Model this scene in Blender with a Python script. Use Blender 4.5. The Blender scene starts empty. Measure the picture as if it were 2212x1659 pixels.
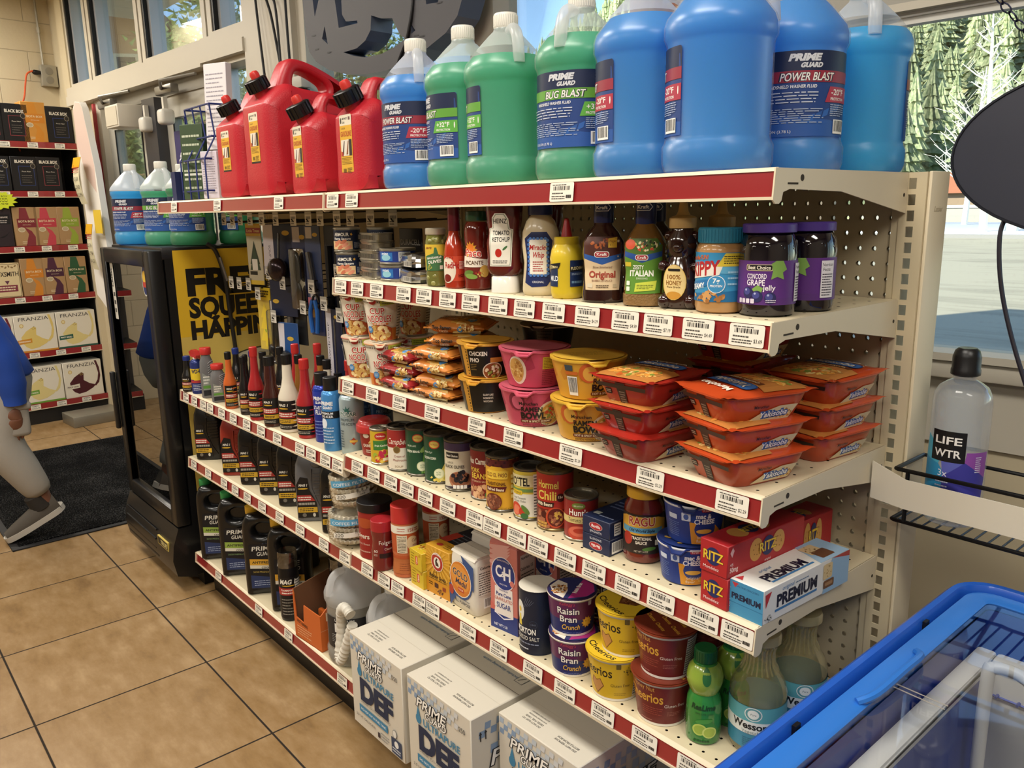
import bpy, bmesh, math, random
from mathutils import Vector, Matrix
random.seed(11)
PI = math.pi
D = bpy.data
SC = bpy.context.scene
COL = SC.collection
rad = math.radians

# ------------------------------------------------------------------ camera
CAM = Vector((0.5861, -1.354, 1.4455))
YAW, PITCH, ROLL, FPX = 0.8588, -0.2132, -0.0171, 1738.03
def _basis():
    cy, sy, cp, sp = math.cos(YAW), math.sin(YAW), math.cos(PITCH), math.sin(PITCH)
    f = Vector((-sy*cp, cy*cp, sp)); r = Vector((cy, sy, 0)); u = r.cross(f)
    cr, sr = math.cos(ROLL), math.sin(ROLL)
    return cr*r+sr*u, -sr*r+cr*u, f
RV, UV, FV = _basis()
cam = D.cameras.new('camera'); cam.sensor_width = 36; cam.lens = FPX/2212*36; cam.clip_start = .02; cam.clip_end = 2000
camo = D.objects.new('camera', cam); COL.objects.link(camo)
camo.matrix_world = Matrix((( RV.x, UV.x, -FV.x, CAM.x), (RV.y, UV.y, -FV.y, CAM.y), (RV.z, UV.z, -FV.z, CAM.z), (0,0,0,1)))
SC.camera = camo

# ------------------------------------------------------------------ sky, sun, lamps, exposure
W = D.worlds.new('sky'); SC.world = W; W.use_nodes = True
nt = W.node_tree; nt.nodes.clear()
sk = nt.nodes.new('ShaderNodeTexSky'); sk.sky_type = 'NISHITA'; sk.sun_disc = False
sk.sun_elevation = rad(29); sk.sun_rotation = rad(190); sk.altitude = 2400; sk.air_density = 1.0; sk.dust_density = .6; sk.ozone_density = 1.5
bg = nt.nodes.new('ShaderNodeBackground'); bg.inputs['Strength'].default_value = .42
wo = nt.nodes.new('ShaderNodeOutputWorld')
nt.links.new(sk.outputs[0], bg.inputs[0]); nt.links.new(bg.outputs[0], wo.inputs[0])
sun = D.lights.new('sun', 'SUN'); sun.energy = 10.5; sun.angle = rad(.6); sun.color = (1, .95, .84)
suno = D.objects.new('sun', sun); COL.objects.link(suno)
suno.rotation_euler = Vector((.25, .80, -.46)).to_track_quat('-Z', 'Y').to_euler()
# the store's fluorescent ceiling lamps, plus a last one added to brighten the left wall: name them here, their housings are built with the ceiling
LAMPS = [(-.2, -1.25), (-.2, -3.6), (-2.2, -1.25), (-2.2, -3.6), (-4.2, -1.25), (-4.4, -3.6), (1.6, -1.25), (1.5, -3.6), (-5.6, -.9)]
LAMP_W = 37.0
def lamp_light(x, y, z):
    l = D.lights.new('lamp_tube', 'AREA'); l.shape = 'RECTANGLE'; l.size = 1.15; l.size_y = .5
    l.energy = LAMP_W; l.color = (1, .94, .84)
    o = D.objects.new('lamp_tube', l); COL.objects.link(o); o.location = (x, y, z)
    return o
SC.view_settings.view_transform = 'Standard'; SC.view_settings.look = 'None'
SC.view_settings.exposure = 0.0; SC.view_settings.gamma = 1; SC.view_settings.use_curve_mapping = False
SC.cycles.use_denoising = True
SC.cycles.max_bounces = 9; SC.cycles.diffuse_bounces = 4; SC.cycles.glossy_bounces = 3; SC.cycles.transmission_bounces = 6; SC.cycles.transparent_max_bounces = 14
SC.cycles.caustics_reflective = False; SC.cycles.caustics_refractive = False; SC.cycles.sample_clamp_indirect = 6
SC.cycles.use_adaptive_sampling = True; SC.cycles.adaptive_threshold = .02

# ------------------------------------------------------------------ materials
def lin(h):
    if not isinstance(h, str): return tuple(h)+((1,) if len(h) == 3 else ())
    h = h.lstrip('#')
    if len(h) == 3: h = ''.join(c*2 for c in h)
    c = [int(h[i:i+2], 16)/255 for i in (0, 2, 4)]
    return tuple(x/12.92 if x <= .04045 else ((x+.055)/1.055)**2.4 for x in c)+(1,)
_MC = {}
def mat(col, rough=.5, metal=0., coat=0., trans=0., ior=1.45, alpha=1., bump=0., bs=200., sss=0.):
    k = (col if isinstance(col, str) else tuple(col), rough, metal, coat, trans, ior, alpha, bump, bs, sss)
    if k in _MC: return _MC[k]
    m = D.materials.new('surface'); m.use_nodes = True
    n = m.node_tree.nodes; p = n['Principled BSDF']
    p.inputs['Base Color'].default_value = lin(col); p.inputs['Roughness'].default_value = rough
    p.inputs['Metallic'].default_value = metal; p.inputs['Coat Weight'].default_value = coat; p.inputs['Coat Roughness'].default_value = .08
    p.inputs['Transmission Weight'].default_value = trans; p.inputs['IOR'].default_value = ior; p.inputs['Alpha'].default_value = alpha
    if sss: p.inputs['Subsurface Weight'].default_value = sss; p.inputs['Subsurface Scale'].default_value = .01
    if bump:
        t = n.new('ShaderNodeTexNoise'); t.inputs['Scale'].default_value = bs; t.inputs['Detail'].default_value = 3
        tc = n.new('ShaderNodeTexCoord'); b = n.new('ShaderNodeBump'); b.inputs['Strength'].default_value = bump; b.inputs['Distance'].default_value = .002
        L = m.node_tree.links; L.new(tc.outputs['Object'], t.inputs['Vector']); L.new(t.outputs[0], b.inputs['Height']); L.new(b.outputs[0], p.inputs['Normal'])
    m.diffuse_color = lin(col); _MC[k] = m
    return m
def nodemat(name, fn):
    m = D.materials.new(name); m.use_nodes = True; m.node_tree.nodes.clear()
    out = m.node_tree.nodes.new('ShaderNodeOutputMaterial')
    def N(t, **kw):
        nd = m.node_tree.nodes.new('ShaderNode'+t)
        for k, v in kw.items():
            if k.startswith('i_'):
                key = k[2:]; key = int(key) if key.isdigit() else key.replace('_', ' ')
                nd.inputs[key].default_value = v
            else: setattr(nd, k, v)
        return nd
    def L(a, b): m.node_tree.links.new(a, b)
    sh = fn(N, L); L(sh, out.inputs['Surface'])
    return m
def ramp(N, L, fac, stops):
    r = N('ValToRGB'); e = r.color_ramp.elements
    while len(e) < len(stops): e.new(.5)
    for i, (p, c) in enumerate(stops): e[i].position = p; e[i].color = lin(c)
    L(fac, r.inputs[0]); return r.outputs[0]
def clear_film(col='#ffffff', a=.85, rough=.05, gl=.5):
    """thin clear film or pane: mostly see-through with a sheen"""
    def fn(N, L):
        t = N('BsdfTransparent'); t.inputs[0].default_value = lin(col)
        g = N('BsdfGlossy'); g.inputs['Roughness'].default_value = rough
        f = N('Fresnel'); f.inputs[0].default_value = 1.45
        ml = N('Math', operation='MULTIPLY_ADD'); L(f.outputs[0], ml.inputs[0]); ml.inputs[1].default_value = gl; ml.inputs[2].default_value = 1-a
        mx = N('MixShader'); L(ml.outputs[0], mx.inputs[0]); L(t.outputs[0], mx.inputs[1]); L(g.outputs[0], mx.inputs[2])
        return mx.outputs[0]
    return nodemat('clear_film', fn)
def milky(col, tr=.5, clear=0., rough=.35, gl=.12):
    """translucent plastic or liquid: light passes through diffusely"""
    def fn(N, L):
        d = N('BsdfDiffuse'); d.inputs[0].default_value = lin(col)
        t = N('BsdfTranslucent'); t.inputs[0].default_value = lin(col)
        m1 = N('MixShader'); m1.inputs[0].default_value = tr; L(d.outputs[0], m1.inputs[1]); L(t.outputs[0], m1.inputs[2])
        x = N('BsdfTransparent'); x.inputs[0].default_value = lin('#ffffff')
        m2 = N('MixShader'); m2.inputs[0].default_value = clear; L(m1.outputs[0], m2.inputs[1]); L(x.outputs[0], m2.inputs[2])
        g = N('BsdfGlossy'); g.inputs['Roughness'].default_value = rough
        lw = N('LayerWeight'); lw.inputs[0].default_value = .25
        mu = N('Math', operation='MULTIPLY'); L(lw.outputs['Facing'], mu.inputs[0]); mu.inputs[1].default_value = gl*3
        m3 = N('MixShader'); L(mu.outputs[0], m3.inputs[0]); L(m2.outputs[0], m3.inputs[1]); L(g.outputs[0], m3.inputs[2])
        return m3.outputs[0]
    return nodemat('milky_plastic', fn)

# ------------------------------------------------------------------ objects
def tag(o, label, cat, group=None, kind=None):
    o['label'] = label; o['category'] = cat
    if group: o['group'] = group
    if kind: o['kind'] = kind
    return o
def thing(name, label, cat, loc=(0, 0, 0), rz=0., group=None):
    o = D.objects.new(name, None); o.empty_display_size = .02; COL.objects.link(o)
    o.location = loc; o.rotation_euler = (0, 0, rz)
    return tag(o, label, cat, group)
def copy_tree(o, parent=None):
    c = o.copy(); COL.objects.link(c)
    if parent: c.parent = parent
    for ch in list(o.children): copy_tree(ch, c)
    return c
def again(o, loc, label, rz=None):
    c = copy_tree(o); c.location = loc; c['label'] = label
    if rz is not None: c.rotation_euler = (0, 0, rz)
    return c

class B:
    """collects faces and links them as ONE mesh"""
    def __init__(s): s.v = []; s.f = []; s.m = []; s.mats = []
    def mi(s, m):
        if isinstance(m, str): m = mat(m)
        if m not in s.mats: s.mats.append(m)
        return s.mats.index(m)
    def add(s, vs, fs, m, X=None):
        k = len(s.v); i = s.mi(m)
        s.v += [tuple(X @ Vector(v)) if X is not None else tuple(v) for v in vs]
        for f in fs: s.f.append([a+k for a in f]); s.m.append(i)
        return s
    def box(s, x0, y0, z0, x1, y1, z1, m, X=None):
        vs = [(x, y, z) for z in (z0, z1) for y in (y0, y1) for x in (x0, x1)]
        return s.add(vs, [(0,2,3,1), (4,5,7,6), (0,1,5,4), (2,6,7,3), (0,4,6,2), (1,3,7,5)], m, X)
    def rbox(s, x0, y0, z0, x1, y1, z1, m, r=.004, seg=2, X=None):
        b = bmesh.new(); bmesh.ops.create_cube(b, size=1)
        for v in b.verts: v.co = Vector(((x0+x1)/2+v.co.x*(x1-x0), (y0+y1)/2+v.co.y*(y1-y0), (z0+z1)/2+v.co.z*(z1-z0)))
        bmesh.ops.bevel(b, geom=b.edges[:], offset=r, segments=seg, profile=.5, affect='EDGES', clamp_overlap=True)
        return s.bm(b, m, X)
    def bm(s, b, m, X=None):
        b.verts.index_update()
        s.add([v.co.copy() for v in b.verts], [[v.index for v in f.verts] for f in b.faces], m, X); b.free(); return s
    def loft(s, secs, m, seg=32, n=2., caps=True, X=None, mats=None):
        """secs: (z, rx, ry[, cx, cy[, n]]) superellipse rings; mats: material per gap"""
        vs, rings = [], []
        for c in secs:
            z, rx, ry = c[:3]; cx, cy = (c[3], c[4]) if len(c) > 4 else (0, 0); e = c[5] if len(c) > 5 else n
            ring = []
            for k in range(seg):
                a = 2*PI*(k+.5)/seg; ca, sa = math.cos(a), math.sin(a)
                x = rx*math.copysign(abs(ca)**(2/e), ca); y = ry*math.copysign(abs(sa)**(2/e), sa)
                ring.append(len(vs)); vs.append((cx+x, cy+y, z))
            rings.append(ring)
        for j in range(len(rings)-1):
            a, b = rings[j], rings[j+1]
            s.add([vs[i] for i in a]+[vs[i] for i in b], [(k, (k+1) % seg, seg+(k+1) % seg, seg+k) for k in range(seg)], mats[j] if mats else m, X)
        if caps:
            s.add([vs[i] for i in rings[0]], [tuple(range(seg))[::-1]], mats[0] if mats else m, X)
            s.add([vs[i] for i in rings[-1]], [tuple(range(seg))], mats[-1] if mats else m, X)
        return s
    def lathe(s, prof, m, seg=40, caps=True, X=None, mats=None):
        return s.loft([(z, r, r) for r, z in prof], m, seg, 2., caps, X, mats)
    def tube(s, pts, r, m, seg=8, X=None, closed=False):
        pts = [Vector(p) for p in pts]; n = len(pts); vs = []; prev = None
        for i, p in enumerate(pts):
            if closed: t = pts[(i+1) % n]-pts[i-1]
            else: t = pts[min(i+1, n-1)]-pts[max(i-1, 0)]
            t.normalize()
            a = prev if prev is not None else (Vector((0, 0, 1)) if abs(t.z) < .9 else Vector((1, 0, 0)))
            a = a-t*a.dot(t); a.normalize(); prev = a; b = t.cross(a)
            rr = r[i] if isinstance(r, (list, tuple)) else r
            vs += [p+(a*math.cos(2*PI*k/seg)+b*math.sin(2*PI*k/seg))*rr for k in range(seg)]
        fs = [(i*seg+k, i*seg+(k+1) % seg, ((i+1) % n)*seg+(k+1) % seg, ((i+1) % n)*seg+k) for i in range(n if closed else n-1) for k in range(seg)]
        if not closed: fs += [tuple(range(seg))[::-1], tuple((n-1)*seg+k for k in range(seg))]
        return s.add(vs, fs, m, X)
    def prism(s, poly, a0, a1, m, ax='y', X=None):
        """extrude a 2-D outline along an axis: ax y -> outline in (x,z); x -> (y,z); z -> (x,y)"""
        g = {'y': lambda p, a: (p[0], a, p[1]), 'x': lambda p, a: (a, p[0], p[1]), 'z': lambda p, a: (p[0], p[1], a)}[ax]
        n = len(poly); vs = [g(p, a0) for p in poly]+[g(p, a1) for p in poly]
        return s.add(vs, [tuple(range(n)), tuple(range(n, 2*n))[::-1]]+[(k, n+k, n+(k+1) % n, (k+1) % n) for k in range(n)], m, X)
    def build(s, name, parent=None, loc=None, rot=None, ang=38, flat=False):
        me = D.meshes.new(name); me.from_pydata([tuple(v) for v in s.v], [], s.f)
        for m in s.mats: me.materials.append(m)
        me.polygons.foreach_set('material_index', s.m)
        b = bmesh.new(); b.from_mesh(me)
        if not flat: bmesh.ops.remove_doubles(b, verts=b.verts, dist=1e-6); bmesh.ops.recalc_face_normals(b, faces=b.faces)
        b.to_mesh(me); b.free()
        if not flat:
            me.polygons.foreach_set('use_smooth', [True]*len(me.polygons)); me.set_sharp_from_angle(angle=rad(ang))
        me.update()
        o = D.objects.new(name, me); COL.objects.link(o)
        if parent: o.parent = parent
        if loc is not None: o.location = loc
        if rot is not None: o.rotation_euler = rot
        return o
def spline(pts, n=8, closed=False):
    """Catmull-Rom through the points"""
    P = [Vector(p) for p in pts]; out = []; m = len(P)
    for i in range(m if closed else m-1):
        g = (lambda k: P[k % m]) if closed else (lambda k: P[max(0, min(m-1, k))])
        p0, p1, p2, p3 = g(i-1), g(i), g(i+1), g(i+2)
        for k in range(n):
            t = k/n; out.append(.5*((2*p1)+(p2-p0)*t+(2*p0-5*p1+4*p2-p3)*t*t+(3*p1-p0-3*p2+p3)*t**3))
    if not closed: out.append(P[-1])
    return out
def euler_x(loc, rx=0, ry=0, rz=0):
    return Matrix.Translation(loc) @ Matrix.Rotation(rz, 4, 'Z') @ Matrix.Rotation(ry, 4, 'Y') @ Matrix.Rotation(rx, 4, 'X')

# ------------------------------------------------------------------ printing on surfaces
_GC = {}
def glyphs(s, bold):
    k = (s, bold)
    if k not in _GC:
        c = D.curves.new('letters', 'FONT'); c.body = s; c.size = 1; c.resolution_u = 3; c.offset = bold; c.fill_mode = 'FRONT'
        o = D.objects.new('letters', c); me = o.to_mesh()
        vs = [(v.co.x, v.co.y) for v in me.vertices]; fs = [tuple(p.vertices) for p in me.polygons]
        o.to_mesh_clear(); D.objects.remove(o); D.curves.remove(c)
        if not vs: vs = [(0, 0), (.1, 0), (.1, .1)]; fs = [(0, 1, 2)]
        x0 = min(v[0] for v in vs); x1 = max(v[0] for v in vs)
        _GC[k] = ([(x-x0, y) for x, y in vs], fs, x1-x0)
    return _GC[k]
CAPH = .729
class Art(B):
    """printed label: shapes in (u, v) metres laid on a surface by fn(u, v, off)"""
    EPS = .00005
    def __init__(s, fn, step=None, off=.0004, vstep=None): super().__init__(); s.fn = fn; s.step = step; s.off = off; s.vstep = vstep
    def put(s, vs, fs, m):
        s.off += s.EPS
        if s.step:
            u0 = min(v[0] for v in vs); u1 = max(v[0] for v in vs)
            k0, k1 = math.floor(u0/s.step)+1, math.ceil(u1/s.step)-1
            w0 = min(v[1] for v in vs); w1 = max(v[1] for v in vs); vcut = bool(s.vstep) and w1-w0 > s.vstep
            if k1 >= k0 or vcut:
                b = bmesh.new(); bv = [b.verts.new((v[0], v[1], 0)) for v in vs]
                for f in fs:
                    try: b.faces.new([bv[i] for i in f])
                    except ValueError: pass
                for k in range(k0, k1+1):
                    bmesh.ops.bisect_plane(b, geom=b.verts[:]+b.edges[:]+b.faces[:], plane_co=(k*s.step, 0, 0), plane_no=(1, 0, 0))
                if vcut:
                    for k in range(math.floor(w0/s.vstep)+1, math.ceil(w1/s.vstep)): bmesh.ops.bisect_plane(b, geom=b.verts[:]+b.edges[:]+b.faces[:], plane_co=(0, k*s.vstep, 0), plane_no=(0, 1, 0))
                b.verts.index_update(); vs = [(v.co.x, v.co.y) for v in b.verts]; fs = [[v.index for v in f.verts] for f in b.faces]; b.free()
        s.add([s.fn(v[0], v[1], s.off) for v in vs], fs, m if not isinstance(m, str) else mat(m, s.rough)); return s
    rough = .42
    def p(s, pts, m): return s.put(pts, [tuple(range(len(pts)))], m)
    def r(s, u0, v0, u1, v1, m): 
        n = max(1, int((v1-v0)/.012)) if s.step else 1
        vs = [(u, v0+(v1-v0)*k/n) for k in range(n+1) for u in (u0, u1)]
        return s.put(vs, [(2*k, 2*k+1, 2*k+3, 2*k+2) for k in range(n)], m)
    def d(s, u, v, ru, rv, m, n=22, rot=0.):
        c, si = math.cos(rot), math.sin(rot)
        q = [(ru*math.cos(2*PI*k/n), rv*math.sin(2*PI*k/n)) for k in range(n)]
        return s.p([(u+a*c-b*si, v+a*si+b*c) for a, b in q], m)
    def rr(s, u0, v0, u1, v1, m, r=.003):
        q = []
        for cx, cy, a0 in ((u1-r, v1-r, 0), (u0+r, v1-r, 90), (u0+r, v0+r, 180), (u1-r, v0+r, 270)):
            q += [(cx+r*math.cos(rad(a0+30*k)), cy+r*math.sin(rad(a0+30*k))) for k in range(4)]
        return s.p(q, m)
    def t(s, txt, u, v, h, m, w=None, al='c', sh=0., b=.0, rot=0., arch=0.):
        vs, fs, wd = glyphs(txt, b); k = h/CAPH; kx = w/wd if w else k; W_ = wd*kx
        o = {'c': -W_/2, 'l': 0, 'r': -W_}[al]; c, si = math.cos(rot), math.sin(rot); q = []
        for x, y in vs:
            X_ = x*kx+o+sh*y*k; Y_ = y*k+arch*(1-(2*(x*kx+o)/max(W_, 1e-6))**2)
            q.append((u+X_*c-Y_*si, v+X_*si+Y_*c))
        return s.put(q, fs, m)
    def tt(s, txt, u, v, h, m, edge, w=None, e=.035, **kw):
        """outlined lettering"""
        kw.pop('b', None); s.t(txt, u, v, h, edge, w=w*1.05 if w else None, b=e*1.7+.01, **kw); return s.t(txt, u, v, h, m, w=w, b=.016, **kw)
    def lines(s, u0, v0, u1, v1, n, m, fill=.45, seed=1):
        """unreadable small print as broken bars"""
        R = random.Random(seed); vs = []; fs = []; p = (v1-v0)/n
        for i in range(n):
            y = v1-(i+.5)*p; x = u0; e = u1-(u1-u0)*(R.random()*.35 if i % 3 == 2 else R.random()*.08)
            while x < e:
                w = min((u1-u0)*(.06+.14*R.random()), e-x); k = len(vs)
                vs += [(x, y-p*fill/2), (x+w, y-p*fill/2), (x+w, y+p*fill/2), (x, y+p*fill/2)]; fs.append((k, k+1, k+2, k+3)); x += w+(u1-u0)*.025
        return s.put(vs, fs, m)
    def bar(s, u0, v0, u1, v1, bgm='#f2f2ee', m='#151515', seed=3):
        if bgm: s.r(u0, v0, u1, v1, bgm)
        R = random.Random(seed); x = u0+(u1-u0)*.07; vs = []; fs = []; mod = (u1-u0)/60
        while x < u1-(u1-u0)*.1:
            w = mod*R.choice((1, 1, 2, 3)); k = len(vs); a, c = v0+(v1-v0)*.16, v1-(v1-v0)*.06
            vs += [(x, a), (x+w, a), (x+w, c), (x, c)]; fs.append((k, k+1, k+2, k+3)); x += w+mod*R.choice((1, 1, 2))
        return s.put(vs, fs, m)
    def blobs(s, u, v, ru, rv, cols, n=26, sz=.25, seed=2):
        """a heap of small pieces, like pictured food"""
        R = random.Random(seed); by = {}; n = int(n*1.6); sz *= .72
        for i in range(n):
            a, q = R.random()*2*PI, math.sqrt(R.random()); k = sz*(.6+.8*R.random()); ro = R.random()*PI; asp = .45+.55*R.random()
            x, y = u+ru*q*.85*math.cos(a), v+rv*q*.85*math.sin(a); L_ = by.setdefault(cols[i % len(cols)], [])
            L_.append([(x+k*min(ru, rv)*(math.cos(t)*math.cos(ro)-asp*math.sin(t)*math.sin(ro)), y+k*min(ru, rv)*(math.cos(t)*math.sin(ro)+asp*math.sin(t)*math.cos(ro))) for t in [2*PI*j/8 for j in range(8)]])
        for m, L_ in by.items():
            vs = [q for pl in L_ for q in pl]; s.put(vs, [tuple(range(8*i, 8*i+8)) for i in range(len(L_))], m)
        return s
    def burst(s, u, v, r1, r2, n, m):
        return s.p([(u+(r1 if k % 2 else r2)*math.cos(PI*k/n), v+(r1 if k % 2 else r2)*math.sin(PI*k/n)) for k in range(2*n)], m)
def on_cyl(R, th, ref=None):
    """label wrapped round a can or bottle; R radius or function of height"""
    rf = R if callable(R) else (lambda v: R); r0 = ref or (R if not callable(R) else R(0.05))
    return lambda u, v, o: ((rf(v)+o)*math.cos(th+u/r0), (rf(v)+o)*math.sin(th+u/r0), v)
def on_flat(o, U, V):
    o, U, V = Vector(o), Vector(U).normalized(), Vector(V).normalized(); N_ = U.cross(V)
    return lambda u, v, e: tuple(o+U*u+V*v+N_*e)
def face(x, y, u=0.):
    """angle round an upright object whose point shows at fraction u (-1 left .. 1 right) of its width, as the photo shows it"""
    return math.atan2(CAM.y-y, CAM.x-x)+math.asin(max(-1, min(1, u)))
def cylart(R, th, off=.0004, ref=None, vstep=None): 
    r0 = ref or (R if not callable(R) else R(.05)); return Art(on_cyl(R, th, ref), step=r0*rad(6), off=off, vstep=vstep or (.008 if callable(R) else None))
# ================================================================== the room
WX = Matrix.Translation((-5.9, .28, 0)) @ Matrix.Rotation(rad(4.5), 4, 'Z')     # window wall: x along it, y outwards
def wp(s, n, z): return WX @ Vector((s, n, z))
CEIL = 3.05
def struct(name, b, ang=38):
    o = b.build(name, ang=ang); o['kind'] = 'structure'; return o

def tile_mat():
    def fn(N, L):
        tc = N('TexCoord'); sp = N('SeparateXYZ'); L(tc.outputs['Object'], sp.inputs[0])
        def edge(out, o):
            a = N('Math', operation='ADD'); L(out, a.inputs[0]); a.inputs[1].default_value = o
            d = N('Math', operation='DIVIDE'); L(a.outputs[0], d.inputs[0]); d.inputs[1].default_value = .5003
            p = N('Math', operation='PINGPONG'); L(d.outputs[0], p.inputs[0]); p.inputs[1].default_value = .5
            return d.outputs[0], p.outputs[0]
        dx, px = edge(sp.outputs[0], 2.9102+10*.5003); dy, py = edge(sp.outputs[1], .5559+20*.5003)
        mn = N('Math', operation='MINIMUM'); L(px, mn.inputs[0]); L(py, mn.inputs[1])
        gr = N('MapRange'); L(mn.outputs[0], gr.inputs[0]); gr.inputs[1].default_value = .0045; gr.inputs[2].default_value = .0075
        # a tone of its own for every tile
        fx = N('Math', operation='FLOOR'); L(dx, fx.inputs[0]); fy = N('Math', operation='FLOOR'); L(dy, fy.inputs[0])
        cb = N('CombineXYZ'); L(fx.outputs[0], cb.inputs[0]); L(fy.outputs[0], cb.inputs[1])
        wn = N('TexWhiteNoise'); L(cb.outputs[0], wn.inputs['Vector'])
        n1 = N('TexNoise', i_Scale=5.0, i_Detail=8.0, i_Roughness=.68); L(tc.outputs['Object'], n1.inputs['Vector'])
        va = N('VectorMath', operation='ADD'); L(tc.outputs['Object'], va.inputs[0]); L(wn.outputs['Color'], va.inputs[1])
        mp = N('Mapping'); mp.inputs['Scale'].default_value = (9, 26, 9); mp.inputs['Rotation'].default_value = (0, 0, .5); L(va.outputs[0], mp.inputs[0])
        n2 = N('TexNoise', i_Scale=1.0, i_Detail=7.0, i_Roughness=.62); L(mp.outputs[0], n2.inputs['Vector'])
        ad = N('Math', operation='ADD'); L(n1.outputs[0], ad.inputs[0]); L(n2.outputs[0], ad.inputs[1])
        a2 = N('Math', operation='MULTIPLY_ADD'); L(wn.outputs['Value'], a2.inputs[0]); a2.inputs[1].default_value = .08; L(ad.outputs[0], a2.inputs[2])
        c = ramp(N, L, a2.outputs[0], [(.62, '#8a6c48'), (.95, '#a88a60'), (1.0, '#b0936a'), (1.0, '#c0a47c')])
        rp = N('MapRange'); L(a2.outputs[0], rp.inputs[0]); rp.inputs[1].default_value = .7; rp.inputs[2].default_value = 1.4
        c = ramp(N, L, rp.outputs[0], [(0, '#775c3b'), (.35, '#8d7049'), (.6, '#967a55'), (1, '#a98e69')])
        mx = N('Mix', data_type='RGBA'); L(gr.outputs[0], mx.inputs[0]); mx.inputs[6].default_value = lin('#241c14'); L(c, mx.inputs[7])
        p = N('BsdfPrincipled'); L(mx.outputs[2], p.inputs['Base Color']); p.inputs['Specular IOR Level'].default_value = .35
        ro = N('MapRange'); L(gr.outputs[0], ro.inputs[0]); ro.inputs[3].default_value = .9; ro.inputs[4].default_value = .38; L(ro.outputs[0], p.inputs['Roughness'])
        bp = N('Bump'); bp.inputs['Strength'].default_value = .25; bp.inputs['Distance'].default_value = .004; L(gr.outputs[0], bp.inputs['Height']); L(bp.outputs[0], p.inputs['Normal'])
        return p.outputs[0]
    return nodemat('ceramic_floor_tile', fn)
def block_mat(col, sx=.40, sz=.20, vary=.04):
    """painted concrete block with soft joints"""
    def fn(N, L):
        tc = N('TexCoord'); br = N('TexBrick', i_Scale=1.0); sw = N('SeparateXYZ'); cb = N('CombineXYZ')
        L(tc.outputs['Object'], sw.inputs[0]); L(sw.outputs[1], cb.inputs[0]); L(sw.outputs[2], cb.inputs[1]); L(cb.outputs[0], br.inputs['Vector'])
        br.inputs['Brick Width'].default_value = sx; br.inputs['Row Height'].default_value = sz; br.inputs['Mortar Size'].default_value = .004; br.inputs['Mortar Smooth'].default_value = .6
        no = N('TexNoise', i_Scale=60., i_Detail=4.); L(tc.outputs['Object'], no.inputs['Vector'])
        c = ramp(N, L, no.outputs[0], [(.3, col), (.7, col)])
        mx = N('Mix', data_type='RGBA'); L(br.outputs['Fac'], mx.inputs[0]); L(c, mx.inputs[6]); mx.inputs[7].default_value = tuple(x*.72 for x in lin(col)[:3])+(1,)
        p = N('BsdfPrincipled', i_Roughness=.6); L(mx.outputs[2], p.inputs['Base Color'])
        iv = N('Math', operation='MULTIPLY_ADD'); L(br.outputs['Fac'], iv.inputs[0]); iv.inputs[1].default_value = -1.; 
        m2 = N('Math', operation='MULTIPLY'); L(no.outputs[0], m2.inputs[0]); m2.inputs[1].default_value = .25; L(m2.outputs[0], iv.inputs[2])
        bp = N('Bump', i_Strength=.5, i_Distance=.006); L(iv.outputs[0], bp.inputs['Height']); L(bp.outputs[0], p.inputs['Normal'])
        return p.outputs[0]
    return nodemat('painted_block', fn)
def paint(col, rough=.55): return mat(col, rough, bump=.12, bs=90.)

CREAM = mat('#cfc3a4', .42); FRAME = mat('#c9c2b2', .45, bump=.08, bs=70.); ALU = mat('#b9bcc0', .35, .35); BLK = mat('#0d0d0e', .45)
WALLC = '#cbbd9e'
b = B(); b.prism([(-6.75, -6.2), (3.2, -6.2), (3.2, .99), (-6.4, .24)], -.12, 0, tile_mat(), 'z'); FLOOR = struct('floor', b)
b = B(); b.box(-.48, -6.6, 0, -.36, .06, CEIL, block_mat(WALLC)); o = struct('wall_left', b); o.matrix_world = WX
b = B(); b.box(3.0, -6.4, -.12, 3.12, 1.05, CEIL, paint('#8f887a')); struct('wall_right', b)
b = B(); b.box(-6.6, -6.5, -.12, 3.1, -6.38, CEIL, paint('#857e70')); struct('wall_back', b)
b = B(); b.box(-6.9, -6.5, CEIL, 3.2, 1.1, CEIL+.1, paint('#d6d2c6')); struct('ceiling', b)
b = B(); b.box(-7.2, -7, CEIL+.1, 12, 1.1, 6.3, paint('#b8a88c')); struct('roof', b)  # tall unseen block, added so its shadow reaches far over the ground outside
for i, (x, y) in enumerate(LAMPS):
    t = thing('ceiling_lamp', 'white recessed fluorescent ceiling lamp over the aisle', 'lamp', (x, y, CEIL-.09), 0, 'fluorescent ceiling lamps')
    b = B(); b.box(-.62, -.30, .03, .62, .30, .09, '#e8e6de'); b.build('housing', t)
    lamp_light(x, y, CEIL-.11)

# window wall: everything in wall coordinates, then one matrix
def wall_struct(name, b): o = struct(name, b); o.matrix_world = WX; return o
b = B(); wp_ = paint('#cabd9f')
b.box(-.48, -.03, 0, .40, .12, 2.21, wp_); b.box(-.48, -.03, 2.21, .0, .12, CEIL, wp_)
b.box(-.10, -.07, 0, .02, -.03, CEIL, wp_)
b.box(2.54, -.09, 0, 2.97, .12, CEIL, FRAME)                                   # pilaster with the hanging cords
b.box(2.97, 0, 0, 9.2, .14, 1.0, wp_); b.box(5.40, -.06, 1.90, 9.2, .14, CEIL, mat('#a9a59b', .6)); b.box(0, -.02, CEIL-.12, 5.4, .12, CEIL, FRAME)
wall_struct('wall_window', b)
b = B()
b.box(0, -.10, 2.20, 2.08, .06, 2.262, FRAME); b.box(0, -.09, 2.266, 2.08, .06, 2.318, FRAME); b.box(2.08, -.10, 2.215, 2.54, .06, 2.275, FRAME); b.box(2.08, -.09, 2.279, 2.54, .06, 2.335, FRAME)
wall_struct('trim_1', b)
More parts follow.
